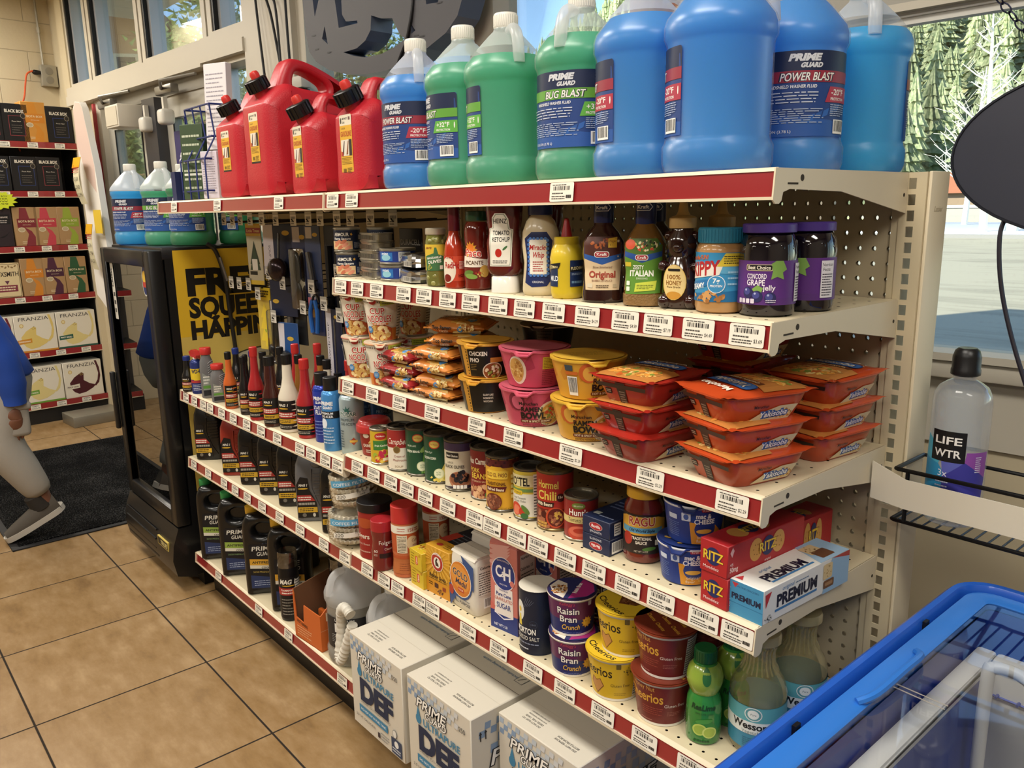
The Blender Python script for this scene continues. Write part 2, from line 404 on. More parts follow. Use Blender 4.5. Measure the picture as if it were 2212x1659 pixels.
b = B(); b.rbox(2.97, -.05, 1.03, 9.2, .05, 1.075, FRAME, .006); b.box(2.97, -.012, .86, 9.2, 0, 1.03, FRAME); wall_struct('trim_2', b)
PANE = clear_film('#f6faf8', .96, .02, .5)
def window(name, s0, s1, z0, z1, left=True, fr=.045):
    b = B()
    for a, c in ((s0, s0+fr), (s1-fr, s1)): b.box(a, -.06, z0, c, .06, z1, FRAME)
    b.box(s0+fr, -.06, z0, s1-fr, .06, z0+fr*.6, FRAME); b.box(s0+fr, -.06, z1-fr*.6, s1-fr, .06, z1, FRAME)
    if left: b.box(s0+fr, -.055, z0+fr*.6, s0+fr+.022, -.03, z1-fr*.6, BLK); b.box(s0+fr, -.03, z0+fr*.6, s0+fr+.05, .05, z1-fr*.6, ALU)
    o = b.build(name); o['kind'] = 'structure'; o.matrix_world = WX
    p = B(); p.box(s0+fr*.6, .018, z0+fr*.3, s1-fr*.6, .024, z1-fr*.3, PANE); g = p.build('pane', o)
    return o
window('window_1', .0, .42, 2.318, CEIL-.12); window('window_2', .44, 1.25, 2.318, CEIL-.12); window('window_3', 1.27, 2.10, 2.318, CEIL-.12); window('window_4', 2.12, 2.545, 2.335, CEIL-.12)
window('window_5', 2.10, 2.545, .12, 2.215); window('window_6', 2.97, 4.16, 1.075, CEIL-.12, False, .06); window('window_7', 4.16, 5.40, 1.075, CEIL-.12, False, .06); window('window_8', 5.40, 7.8, 1.075, 1.90, False, .03); window('window_9', 7.8, 9.1, 1.075, 1.90, False, .03)
# aluminium trim above the right-hand window
b = B(); b.box(5.40, -.03, 1.856, 9.1, 0, 1.90, mat('#d8d6ce', .4)); b.box(5.40, -.036, 1.872, 9.1, -.03, 1.884, mat('#f0eee8', .35)); wall_struct('trim_3', b)
# double entrance doors
def door(name, s0, s1):
    b = B(); st = mat('#b9b5a9', .4)
    b.box(s0, -.02, .02, s0+.11, .03, 2.12, st); b.box(s1-.11, -.02, .02, s1, .03, 2.12, st); b.box(s0+.11, -.02, .02, s1-.11, .03, .22, st); b.box(s0+.11, -.02, 2.0, s1-.11, .03, 2.12, st)
    b.box(s0+.11, -.025, .22, s0+.122, -.02, 2.0, BLK); b.box(s1-.122, -.025, .22, s1-.11, -.02, 2.0, BLK)
    o = b.build(name); o['kind'] = 'structure'; o.matrix_world = WX
    p = B(); p.box(s0+.1, .0, .21, s1-.1, .006, 2.01, PANE); p.build('pane', o)
    h = B(); h.tube([(s1-.05, -.02, .95), (s1-.05, -.07, .97), (s1-.05, -.07, 1.23), (s1-.05, -.02, 1.25)], .009, mat('#5a5a5a', .3, .8)); h.build('handle', o)
door('door_1', .50, 1.16); door('door_2', 1.40, 2.05)
b = B(); b.box(.40, -.06, 0, .50, .05, 2.2, FRAME); b.box(.50, -.03, 2.12, 2.06, .04, 2.20, mat('#8d887c', .5)); b.box(2.05, -.06, 0, 2.10, .05, 2.2, FRAME); wall_struct('trim_4', b)
b = B(); b.box(1.24, -.085, 0, 1.42, .06, 2.12, mat('#3c3b3d', .4)); wall_struct('trim_5', b)

# ------------------------------------------------------------------ things on the window wall
def wthing(name, label, cat, s, n, z, group=None):
    o = thing(name, label, cat, wp(s, n, z), rad(4.5), group); return o
for s, n, z, w, lb in ((1.12, -.15, 1.965, .20, 'white plastic box above the left entrance door'), ):
    t = wthing('door_sensor', lb, 'sensor box', s, n, z); b = B(); b.rbox(-w/2, -.07, 0, w/2, .08, .13, mat('#d9d2c2', .45), .006); b.box(-w/2+.012, -.074, .012, w/2-.012, -.07, .118, '#cbc2ae'); b.build('housing', t)
for s, z, lb in ((1.60, 1.95, 'small white camera dome hanging right of the dark door post'), (1.33, 1.93, 'small white camera dome hanging left of the dark door post')):
    t = wthing('camera_dome', lb, 'camera', s, -.10, z); b = B(); b.rbox(-.04, -.04, 0, .04, .04, .085, mat('#dcd8cc', .4), .02, 3); b.build('housing', t); b = B(); b.box(-.012, -.012, .085, .012, .012, .15, '#cfcabd'); b.build('bracket', t)
def closer(s, z, lb):
    t = wthing('door_closer', lb, 'door closer', s, -.10, z); g = mat('#8b8880', .35, .6)
    b = B(); b.rbox(-.10, -.02, 0, .12, .03, .05, g, .01); b.build('body', t); b = B(); b.tube([(0, -.02, .03), (.18, -.10, .045), (.42, -.01, .06)], .009, g); b.build('arm', t)
closer(.72, 2.12, 'grey metal door closer arm over the left entrance door'); closer(1.62, 2.11, 'grey metal door closer arm over the right entrance door')
t = wthing('poster', 'purple poster with white script taped inside the right entrance door', 'poster', 1.74, -.035, 1.50); b = B(); b.box(-.20, -.002, 0, .20, .002, .42, '#3a3466'); b.build('sheet', t)
a = Art(on_flat((0, -.002, 0), (1, 0, 0), (0, 0, 1))); a.t('feel free', -.02, .25, .055, '#f2f0f6', w=.27, sh=.25, b=.01); a.lines(-.1, .10, .1, .15, 3, '#8a84b0'); a.build('print', t, flat=True)
t = wthing('foam_board', 'tall white and pale pink board leaning on the door jamb', 'board', .49, -.155, .02)
b = B(); b.prism([(-.13, .9), (.16, .75), (.17, 1.2), (.12, 1.75), (.02, 2.12), (-.02, 2.16), (-.10, 2.17), (-.15, 2.13), (-.165, 1.7)], -.02, .02, mat('#e4e0d8', .6)); b.build('board', t)
a = Art(on_flat((0, -.02, 0), (1, 0, 0), (0, 0, 1))); a.p([(-.164, 1.72), (-.149, 2.12), (-.10, 2.165), (-.02, 2.155), (.02, 2.115), (.115, 1.75), (.10, 1.58), (-.05, 1.68), (-.135, 1.88)], '#d7bfb4'); a.build('print', t, flat=True)
def note(s, z, w, h, lb, bow, top, txt):
    t = wthing('sale_note', lb, 'paper sign', s, -.21, z); b = B()
    vs, fs = [], []
    for k in range(9):
        y = -bow*math.sin(PI*k/8)-.006*k/8; vs += [(-w/2, y, h*k/8), (w/2, y-.01, h*k/8)]
    fs = [(2*k, 2*k+1, 2*k+3, 2*k+2) for k in range(8)]; b.add(vs+[(x, y+.0012, z_) for x, y, z_ in vs], fs+[tuple(i+18 for i in f) for f in fs], mat('#d6cfae', .7)); b.build('sheet', t)
    f = lambda u, v, e: (u, -bow*math.sin(PI*max(0, min(1, v/h)))-.006*v/h-.011-e, v)
    a = Art(f)
    a.r(-w/2, h*.78, w/2, h, '#d9a51e')
    a.t('Special', 0, h*.72, h*.12, '#b3262a', w=w*.8, sh=.2); a.r(-w*.4, h*.68, w*.45, h*.69, '#b3262a')
    for i, q in enumerate(txt): a.t(q, 0, h*(.50-.17*i), h*.085, '#4b463c', w=w*.75, sh=.1)
    a.build('writing', t, flat=True)
note(.46, 1.53, .14, .30, 'handwritten special-price paper with yellow top on the beige post', .03, 1, ['BLACK BOX', 'BLEND', '22.99'])
note(.53, 1.10, .12, .30, 'lower handwritten special-price paper half hidden by the drink cooler', .02, 1, ['BOTA', '19.99', 'SALE'])
t = wthing('sticky_sheet', 'plain yellow paper square stuck below the pale board', 'paper note', .65, -.21, 1.34); b = B(); b.box(-.065, -.001, 0, .065, .001, .15, mat('#d8b838', .6)); b.build('sheet', t)
b = B(); b.box(.395, -.075, 1.2, .425, -.06, 2.18, '#b8484e'); o = b.build('red_sign_edge'); o.matrix_world = WX; tag(o, 'narrow red sign edge on the left door jamb', 'sign')
# cords down the pilaster
for i, pts in enumerate(([(2.70, -.10, 2.95), (2.71, -.11, 2.5), (2.76, -.12, 2.1), (2.80, -.12, 1.7)], [(2.78, -.10, 2.95), (2.80, -.12, 2.5), (2.88, -.13, 2.3), (2.92, -.12, 2.05)], [(2.88, -.10, 2.95), (2.87, -.14, 2.45), (2.90, -.12, 2.35), (2.93, -.13, 2.05)], [(2.98, -.10, 2.95), (2.99, -.12, 2.5), (2.99, -.12, 2.1), (3.01, -.12, 1.75)])):
    b = B(); b.tube(spline(pts, 8), .006, mat('#1a1a1c', .5)); o = b.build('hanging_cable'); o.matrix_world = WX
    tag(o, ['black cord hanging furthest left on the beige pilaster', 'black cord bending right down the beige pilaster', 'black cord with a tied knot on the beige pilaster', 'black cord hanging beside the grey window sign'][i], 'cord')
b = B(); b.rbox(3.0, -.16, 1.86, 3.10, -.09, 1.98, mat('#141416', .4), .008); b.rbox(2.98, -.15, 1.98, 3.12, -.1, 2.03, mat('#b9b4aa', .5), .006); o = b.build('power_adapter'); o.matrix_world = WX; tag(o, 'black power adapter seen through the large gas can handle', 'adapter')

# grey back of the lit window sign: letters seen from behind, joined by a swoosh
t = wthing('window_sign', 'dark grey metal back of a channel-letter sign hanging in the window', 'sign', 0, -.20, 0)
SG = mat('#4b4a4e', .5, .2); SE = mat('#6b7488', .35, .3)
def sign_piece(outline, holes, name):
    c = D.curves.new('outline', 'CURVE'); c.dimensions = '2D'; c.fill_mode = 'BOTH'; c.extrude = .05; c.bevel_depth = 0
    for pl in [outline]+holes:
        s = c.splines.new('POLY'); s.points.add(len(pl)-1); s.use_cyclic_u = True
        for i, (x, y) in enumerate(pl): s.points[i].co = (x, y, 0, 1)
    o = D.objects.new('outline', c); me = o.to_mesh(); b = B()
    fs = [[tuple(p.vertices) for p in me.polygons if (abs(p.normal.z) > .9) == k] for k in (True, False)]
    vs = [v.co.copy() for v in me.vertices]; X = Matrix.Rotation(PI/2, 4, 'X')
    b.add(vs, fs[0], SG, X); b.add(vs, fs[1], SE, X); o.to_mesh_clear(); D.objects.remove(o); D.curves.remove(c)
    return b.build(name, t, flat=True)

up = lambda L: [(x-3.75, z) for x, z in L]
sign_piece(up([(3.27, 2.78), (3.275, 2.45), (3.286, 2.291), (3.294, 2.167), (3.309, 2.09), (3.356, 2.044), (3.446, 2.001), (3.577, 1.968), (3.704, 1.955), (3.824, 1.954), (3.94, 1.968), (4.05, 1.996), (4.154, 2.031), (4.215, 2.075), (4.25, 2.14), (4.26, 2.25), (4.23, 2.42), (4.12, 2.6), (3.95, 2.7), (3.7, 2.78)]),
  [up([(3.551, 2.053), (3.640, 2.055), (3.697, 2.074), (3.733, 2.105), (3.742, 2.155), (3.799, 2.135), (3.866, 2.125), (3.882, 2.099), (3.905, 2.065), (3.935, 2.045), (3.869, 2.026), (3.79, 2.014), (3.693, 2.016), (3.618, 2.031)]),
   up([(3.505, 2.30), (3.529, 2.145), (3.654, 2.142), (3.651, 2.152), (3.579, 2.160), (3.556, 2.188), (3.557, 2.30)]), up([(3.345, 2.40), (3.367, 2.212), (3.403, 2.271), (3.42, 2.40)]), up([(3.432, 2.167), (3.409, 2.123), (3.447, 2.098)]),
   up([(3.97, 2.091), (3.971, 2.057), (3.994, 2.064)]), up([(4.05, 2.19), (4.058, 2.138), (4.119, 2.133), (4.135, 2.19)]), up([(3.70, 2.5), (3.72, 2.30), (3.86, 2.27), (3.88, 2.5)])], 'letter_panel').location = (3.75, .03, 0)
a = Art(on_flat((0, -.0205, 0), (1, 0, 0), (0, 0, 1)), off=.0006); R = random.Random(4)
for k in range(26):
    u, v = 3.31+.9*R.random(), 1.99+.24*R.random()
    if 3.5 < u < 3.98 and 2.0 < v < 2.3 and not (3.58 < u < 3.72 and 2.16 < v): continue
    if not (abs(u-3.77)/.47)**2+(abs(v-2.2)/.22)**2 < 1: continue
    a.lines(u-.014, v, u+.014, v+.006, 1, '#1e1e22', .9, k)
a.build('fixing_marks', t, flat=True)
for s0 in (3.4, 4.1):
    b = B(); b.tube([(s0, .03, 2.7), (s0, .03, 2.93)], .004, '#2b2b2e'); b.build('hanger', t)
b = B(); b.tube(spline([(4.02, -.02, 2.75), (4.0, -.02, 2.25), (3.96, -.025, 2.06), (3.87, -.02, 1.93), (3.86, -.01, 1.75)], 8), .006, mat('#141418', .5)); b.build('power_lead', t)
t.matrix_world = WX @ Matrix.Translation((0, -.20, 0))
# oval board on chains at the right-hand window
t = thing('oval_sign', 'dark grey oval board hanging on chains at the right-hand window', 'sign', wp(6.08, -.25, 1.535), rad(4.5))
b = B(); q = [(.30*math.cos(2*PI*k/56), .165*math.sin(2*PI*k/56)) for k in range(56)]; b.prism(q, -.022, .022, mat('#3a3b46', .5)); b.tube([(x, -.022, z) for x, z in q], .003, mat('#23242c', .4), 6, closed=True); b.build('board', t, ang=30)
CH = mat('#23243a', .35, .7)
def chain(p0, p1, lk=.026):
    p0, p1 = Vector(p0), Vector(p1); n = int((p1-p0).length/(lk*.8)); b = B(); d = (p1-p0).normalized(); a = d.cross(Vector((0, 1, 0))).normalized(); c = d.cross(a)
    for i in range(n):
        m = p0+(p1-p0)*(i+.5)/n; w = (a*.8+c*.6 if i % 2 else a*.6-c*.8)
        b.tube([m+d*lk*.5*math.cos(2*PI*k/10)+w*lk*.28*math.sin(2*PI*k/10) for k in range(10)], .0016, CH, 5, closed=True)
    return b
chain((-.13, 0, .145), (-.27, 0, .325)).build('chain', t); chain((-.265, 0, .322), (.06, 0, .255)).build('chain', t); chain((.13, 0, .145), (.27, 0, .325)).build('chain', t); chain((-.27, 0, .325), (-.29, 0, 1.3)).build('chain', t); chain((.27, 0, .325), (.29, 0, 1.3)).build('chain', t)
b = B(); b.tube(spline([(-.185, 0, -.10), (-.20, -.01, -.16), (-.175, -.02, -.30), (-.10, -.03, -.50), (.02, -.03, -.75), (.05, -.03, -1.2)], 8), .0045, mat('#2a2530', .45)); b.build('power_lead', t)
# red banner outside the middle window
t = wthing('banner', 'pale red banner hanging outside behind the tall washer jugs', 'banner', 4.80, .35, 1.78); b = B()
vs = []; 
for k in range(13): vs += [(-.30+.05*k, .02*math.sin(k*1.3), .16-.10*abs(k-6)/6), (-.32+.052*k, .03*math.sin(k*1.1), .95)]
b.add(vs, [(2*k, 2*k+2, 2*k+3, 2*k+1) for k in range(12)], milky('#e0645c', .5, .12)); b.build('cloth', t)
# electrical box, conduit, orange cord and wall of the wine rack
LW = Matrix.Translation(wp(-.36, 0, 0)) @ Matrix.Rotation(rad(4.5)+PI/2, 4, 'Z')      # left wall: x runs towards the window, y into the wall
t = thing('outlet_box', 'grey metal outlet box with conduit high on the block wall', 'outlet box', LW @ Vector((-.09, -.0, 2.37)), rad(94.5))
g = mat('#aaa596', .35, .5); b = B(); b.rbox(-.052, -.05, 0, .052, -.001, .145, g, .004); b.build('box', t)
for z in (.042, .103):
    b = B(); b.lathe([(.026, 0), (.026, .004), (.018, .005)], mat('#8d897d', .4, .4), 16, X=Matrix.Translation((0, -.05, z)) @ Matrix.Rotation(PI/2, 4, 'X')); b.build('knockout', t)
b = B(); b.tube([(-.025, -.02, .145), (-.028, -.02, .69)], .008, g); b.tube([(-.026, -.02, .36), (-.026, -.02, .40)], .013, g); b.build('conduit', t)
t = thing('extension_cord', 'orange extension cord plugged into the outlet box', 'cord', LW @ Vector((-.145, -.03, 2.46)), rad(94.5))
b = B(); b.tube(spline([(-.05, -.012, .006), (-.09, -.015, -.02), (-.11, -.02, -.09), (-.13, -.01, -.19), (-.19, -.01, -.30), (-.22, -.01, -.42), (-.20, -.01, -.55)], 8), .006, mat('#c8552a', .5)); b.build('cable', t)
b = B(); b.lathe([(.009, 0), (.017, .012), (.017, .03), (.012, .055)], mat('#141416', .4), 14, X=Matrix.Rotation(PI/2, 4, 'Y') @ Matrix.Translation((0, 0, -.05))); b.build('plug', t)
# grey metal threshold by the post, black entrance mat
t = thing('floor_ramp', 'low grey metal box on the floor at the foot of the post', 'metal box', wp(.10, -.22, 0), rad(4.5)); b = B(); b.rbox(-.03, -.20, 0, .22, .14, .075, mat('#8f8a7c', .4, .5), .004); b.build('box', t)
def carpet():
    def fn(N, L):
        tc = N('TexCoord'); n = N('TexNoise', i_Scale=170., i_Detail=2.); L(tc.outputs['Object'], n.inputs['Vector']); n2 = N('TexNoise', i_Scale=4., i_Detail=4.); L(tc.outputs['Object'], n2.inputs['Vector'])
        ad = N('Math', operation='MULTIPLY_ADD'); L(n2.outputs[0], ad.inputs[0]); ad.inputs[1].default_value = .35; L(n.outputs[0], ad.inputs[2])
        c = ramp(N, L, ad.outputs[0], [(.52, '#050505'), (.72, '#121212'), (.86, '#454443')])
        p = N('BsdfPrincipled', i_Roughness=.95); p.inputs['Specular IOR Level'].default_value = .05; L(c, p.inputs['Base Color']); bp = N('Bump', i_Strength=1., i_Distance=.01); L(n.outputs[0], bp.inputs['Height']); L(bp.outputs[0], p.inputs['Normal']); return p.outputs[0]
    return nodemat('loop_carpet', fn)
t = thing('entrance_mat', 'large black looped entrance mat on the tile floor', 'mat', (-4.24, -.20, 0)); b = B(); b.rbox(-.85, -.66, 0, .85, .36, .008, mat('#161618', .6), .003); b.build('rubber_border', t); b = B(); b.box(-.82, -.63, .008, .82, .33, .013, carpet()); b.build('pile', t)
# ================================================================== outside
def ground_mat():
    def fn(N, L):
        tc = N('TexCoord'); n = N('TexNoise', i_Scale=.35, i_Detail=8.); L(tc.outputs['Object'], n.inputs['Vector'])
        n2 = N('TexNoise', i_Scale=1.2, i_Detail=6.); mp = N('Mapping'); mp.inputs['Scale'].default_value = (.25, 2.2, 1); L(tc.outputs['Object'], mp.inputs[0]); L(mp.outputs[0], n2.inputs['Vector'])
        m = N('Math', operation='ADD'); L(n.outputs[0], m.inputs[0]); L(n2.outputs[0], m.inputs[1])
        c = ramp(N, L, m.outputs[0], [(.55, '#6f6a5c'), (.8, '#a39a84'), (1, '#b5ab93')])
        p = N('BsdfPrincipled', i_Roughness=.9); L(c, p.inputs['Base Color']); return p.outputs[0]
    return nodemat('asphalt', fn)
b = B(); b.box(-260, .5, -1.2, 120, 240, -.15, ground_mat()); o = b.build('ground'); o['kind'] = 'structure'
b = B(); b.rbox(-60, 38.5, -.15, 30, 58, .12, mat('#c6cad0', .8, bump=.5, bs=1.5), .1); o = b.build('snow_verge'); o['kind'] = 'structure'
b = B(); b.box(-60, 38.1, -.15, 30, 38.5, .02, mat('#8d8a86', .9)); o = b.build('kerb'); o['kind'] = 'structure'
def elev(az):                       # ridge height seen from the shop, degrees, against azimuth left of +y
    P = [(-30, 18), (10, 19), (24, 18), (36, 15.5), (41, 13.5), (45, 11.5), (48, 9.5), (53, 7.5), (60, 7), (75, 8), (95, 9)]
    for (a, e), (c, f) in zip(P, P[1:]):
        if a <= az <= c: return e+(f-e)*(az-a)/(c-a)
    return 8
def hill_z(az, r):
    t = max(0, min(1, (r-66)/230)); return -.3+t**1.15*math.tan(rad(elev(az)))*296+.9*math.sin(az*.9+r*.05)
def hill_mat():
    def fn(N, L):
        tc = N('TexCoord'); n = N('TexNoise', i_Scale=.18, i_Detail=9., i_Roughness=.7); L(tc.outputs['Object'], n.inputs['Vector'])
        c = ramp(N, L, n.outputs[0], [(.36, '#4f5a40'), (.5, '#8f9468'), (.62, '#b9b184'), (.75, '#cfc8a4')])
        p = N('BsdfPrincipled', i_Roughness=1.); L(c, p.inputs['Base Color']); return p.outputs[0]
    return nodemat('dry_hillside', fn)
vs, fs = [], []; NA, NR = 60, 26
for i in range(NA+1):
    az = -28+122*i/NA
    for j in range(NR+1):
        r = 66+234*j/NR; vs.append((-r*math.sin(rad(az)), r*math.cos(rad(az)), hill_z(az, r)))
fs = [(i*(NR+1)+j, i*(NR+1)+j+1, (i+1)*(NR+1)+j+1, (i+1)*(NR+1)+j) for i in range(NA) for j in range(NR)]
b = B(); b.add(vs, fs, hill_mat()); o = b.build('hill', ang=180); o['kind'] = 'structure'
def leaf_mat(c0, c1, sc=1.5):
    def fn(N, L):
        tc = N('TexCoord'); n = N('TexNoise', i_Scale=sc, i_Detail=5.); L(tc.outputs['Object'], n.inputs['Vector']); c = ramp(N, L, n.outputs[0], [(.35, c0), (.65, c1)])
        oi = N('ObjectInfo'); hs = N('HueSaturation'); mr = N('MapRange'); L(oi.outputs['Random'], mr.inputs[0]); mr.inputs[3].default_value = .5; mr.inputs[4].default_value = 1.3; L(mr.outputs[0], hs.inputs['Value']); L(c, hs.inputs['Color'])  # value varied per tree, darker ones painted in place of self-shadow
        d = N('BsdfDiffuse'); t = N('BsdfTranslucent'); L(hs.outputs[0], d.inputs[0]); L(hs.outputs[0], t.inputs[0]); mx = N('MixShader'); mx.inputs[0].default_value = .35; L(d.outputs[0], mx.inputs[1]); L(t.outputs[0], mx.inputs[2]); return mx.outputs[0]
    return nodemat('needles', fn)
NEED = leaf_mat('#93a078', '#d0d0a6', 2.5); TRUNK = mat('#6a5844', .9); ASP = mat('#e8e2d2', .8); PINE = leaf_mat('#6f8650', '#b9bf80', .6)  # NEED greens paled and greyed, haze put into the colour
def conifer(seed, h=12.):
    R = random.Random(seed); b = B(); n = 9
    for i in range(n):
        z0 = h*(.10+.82*i/n); r0 = h*.19*(1-i/n)**.8+.22; z1 = min(h, z0+h*.19); k = 11; vs = [(0, 0, z1)]
        for j in range(2*k):
            a = PI*j/k+i; q = r0*((.72 if j % 2 else 1.12)*(.75+.5*R.random())); vs.append((q*math.cos(a), q*math.sin(a), z0-(.0 if j % 2 else .5)*R.random()*.6))
        b.add(vs, [(0, 1+j, 1+(j+1) % (2*k)) for j in range(2*k)], NEED)
    return b
kinds = []
for s_ in range(3):
    t = thing('conifer', 'sunlit pale green conifer on the far hillside', 'tree', (0, 0, 0), 0, 'conifers on the far hillside')
    b = B(); b.tube([(0, 0, -.5), (0, 0, 5)], [.22, .12], TRUNK, 6); b.build('trunk', t); conifer(s_).build('foliage', t, ang=20); kinds.append(t)
R = random.Random(5); first = [1, 1, 1]; spots = []
def plant(az, r, s):
    X, Y = -r*math.sin(rad(az)), r*math.cos(rad(az))
    if any((X-p)**2+(Y-q)**2 < (2.75*(s+u))**2 for p, q, u in spots): return 0
    spots.append((X, Y, s)); k = R.randrange(3); o = kinds[k]
    if first[k]: first[k] = 0
    else: o = copy_tree(o)
    o.location = (-r*math.sin(rad(az)), r*math.cos(rad(az)), hill_z(az, r)-.3); o.rotation_euler = (0, 0, R.random()*6); o.scale = (s*1.1, s*1.1, s*(.9+.5*R.random())); return 1
for n_, a0, a1, r0, r1 in ((170, 15.5, 25.5, 70, 190), (16, 26.5, 38, 130, 200), (104, 39.5, 57, 80, 230)):
    done = tries = 0
    while done < n_ and tries < 6000: tries += 1; done += plant(a0+(a1-a0)*R.random(), math.sqrt(r0**2+(r1**2-r0**2)*R.random()), .42+.3*R.random())
FOR = [leaf_mat(c, d, .3) for c, d in (('#7d8b66', '#b3b98c'), ('#96a27a', '#c6c9a0'), ('#abb48c', '#d6d5ae'))]; b = B()   # the countless further trees above them, as one forest, haze paled into their greens
for i in range(900):
    az = (15+11*R.random()) if i < 560 else 38+20*R.random(); r = 150+140*math.sqrt(R.random()); x, y, z = -r*math.sin(rad(az)), r*math.cos(rad(az)), hill_z(az, r)-.3; h = 5.5+5*R.random()
    for j in range(5):
        z0 = z+h*(.06+.18*j); q = h*.20*(1-j/5.4); n = 7; b.add([(x, y, min(z+h, z0+h*.27))]+[(x+q*math.cos(2*PI*k/n+j)*(.7+.5*R.random()), y+q*math.sin(2*PI*k/n+j)*(.7+.5*R.random()), z0-.3*R.random()) for k in range(n)], [(0, 1+k, 1+(k+1) % n) for k in range(n)], FOR[i % 3])
tag(b.build('forest', flat=True), 'pale green conifer forest high on the far hillside', 'forest', None, 'stuff')
# bare aspens by the road
def aspen(x, y, h, lean, label, seed):
    t = thing('aspen', label, 'tree', (x, y, .1), 0, None); R = random.Random(seed); b = B()
    b.tube([(0, 0, -.2), (lean*.3, 0, h*.35), (lean*.7, 0, h*.7), (lean, 0, h)], [.19, .15, .1, .03], ASP, 8); b.build('trunk', t); b = B()
    for i in range(30):
        f = .22+.74*i/30; z = h*f; a = R.random()*6.28; L_ = h*.26*(1.15-f); p = Vector((lean*f, 0, z)); q = p+Vector((math.cos(a)*L_, math.sin(a)*L_, L_*.75)); mid = p.lerp(q, .5)-Vector((0, 0, L_*.06))
        b.tube([p, mid, q], [.05, .035, .012], ASP, 5)
        for j in range(5):
            s_ = p.lerp(q, .35+.6*R.random()); b.tube([s_, s_+Vector((R.uniform(-1, 1), R.uniform(-1, 1), R.uniform(.1, 1)))*L_*.4], [.018, .006], ASP, 4)
    b.build('branches', t, ang=180)
aspen(-13.6, 39.6, 9.5, -.5, 'bare white aspen rising nearest the shelf end post', 1); aspen(-13.0, 41.0, 8.8, 1.1, 'bare white aspen leaning right behind the dark oval board', 2); aspen(-12.6, 40.2, 7.5, 2.0, 'bare white aspen leaning hardest right beside the dark oval board', 3)
aspen(-19, 52, 9, .4, 'smaller bare aspen further off among the dark conifers', 4)
# stone wall with a sign, and a shed roof beyond the road
t = thing('stone_wall', 'low grey wall along the far side of the road', 'wall', (-20, 60, -.1)); b = B(); b.box(-30, -.3, 0, 34, .3, 1.15, block_mat('#9a958c', 1.4, .6)); b.box(-30, -.4, 1.15, 34, .4, 1.35, '#b3ada2'); b.build('blocks', t)
t = thing('road_sign', 'white sign board on posts above the far wall', 'sign', (-15.6, 58.6, 0)); b = B(); b.box(-1.6, -.05, 2.0, 1.6, .05, 3.3, '#d9d6cf'); b.build('board', t)
a = Art(on_flat((0, -.05, 0), (1, 0, 0), (0, 0, 1))); a.t('DOGS', 0, 2.75, .34, '#55524d', b=.02); a.lines(-1, 2.15, 1, 2.6, 2, '#77736c'); a.build('lettering', t, flat=True)
for x in (-1.3, 1.3): b = B(); b.box(x-.06, -.06, 0, x+.06, .06, 2.0, '#6b6660'); b.build('post', t)
t = thing('shed', 'brown shed with a red-brown roof behind the far wall', 'shed', (-21, 66, 0)); b = B(); b.box(-4, -2, 0, 4, 2, 2.2, '#8a735c'); b.build('walls', t); b = B(); b.prism([(-2.6, 2.1), (2.6, 2.1), (0, 3.7)], -4.5, 4.5, mat('#a5674a', .8), 'x'); b.build('roof', t)
t = thing('picnic_table', 'small blue-grey picnic table on the snowy verge', 'table', (-7.6, 44.5, .12)); b = B(); b.box(-1, -.4, .70, 1, .4, .76, '#6d93ad'); b.build('table_top', t)
for y in (-.7, .7): b = B(); b.box(-1, y-.14, .40, 1, y+.14, .45, '#6d93ad'); b.build('bench', t)
for x in (-.7, .7): b = B(); b.box(x-.05, -.75, 0, x+.05, .75, .09, '#4c5b64'); b.box(x-.05, -.06, 0, x+.05, .06, .70, '#4c5b64'); b.build('leg', t)
# house and near pines left of the doors
AZ = 75.2
t = thing('house', 'tan timber house with a steep gable up the slope', 'house', (-42*math.sin(rad(AZ)), 42*math.cos(rad(AZ)), 3.0), rad(62))
b = B(); b.prism([(-4, 0), (4, 0), (4, 5.6), (0, 9.0), (-4, 5.6)], 0, 8, mat('#b98d62', .8)); b.build('walls', t)
b = B(); b.prism([(-4.9, 5.0), (0, 9.3), (4.9, 5.0), (4.9, 4.65), (0, 8.95), (-4.9, 4.65)], -.8, 8.6, mat('#7d684d', .8)); b.build('roof', t)
for x, z in ((.4, 4.4), (-2, 1.2), (1.8, 1.2)):
    b = B(); b.box(x-.55, -.06, z, x+.55, .02, z+1.3, '#d8c8a4'); f = b.build('window', t); b = B(); b.box(x-.4, -.09, z+.15, x+.4, -.06, z+1.15, '#4a3f38'); b.build('pane', f)
def pine(az, r, z, h, label, seed):
    t = thing('pine_tree', label, 'tree', (-r*math.sin(rad(az)), r*math.cos(rad(az)), z)); R = random.Random(seed)
    b = B(); b.tube([(0, 0, 0), (.2, 0, h*.5), (0, .1, h)], [.3, .2, .04], TRUNK, 8)
    cl = []
    for i in range(26):
        f = .18+.8*i/26; a = i*2.4; L_ = h*.17*(1.1-f)+.5; p = Vector((0, 0, h*f)); q = p+Vector((math.cos(a)*L_, math.sin(a)*L_, .35)); b.tube([p, q], [.06, .02], TRUNK, 5); cl += [q, p.lerp(q, .6)]
    b.build('trunk', t); b = B()
    for c in cl:
        for j in range(64):
            p = c+Vector((R.gauss(0, .5), R.gauss(0, .5), R.gauss(0, .32))); d = Vector((R.uniform(-1, 1), R.uniform(-1, 1), R.uniform(-.3, 1))).normalized()*.34; s_ = d.orthogonal().normalized()*.07; b.add([p-s_, p+s_, p+d], [(0, 1, 2)], PINE)
    b.build('foliage', t, flat=True)
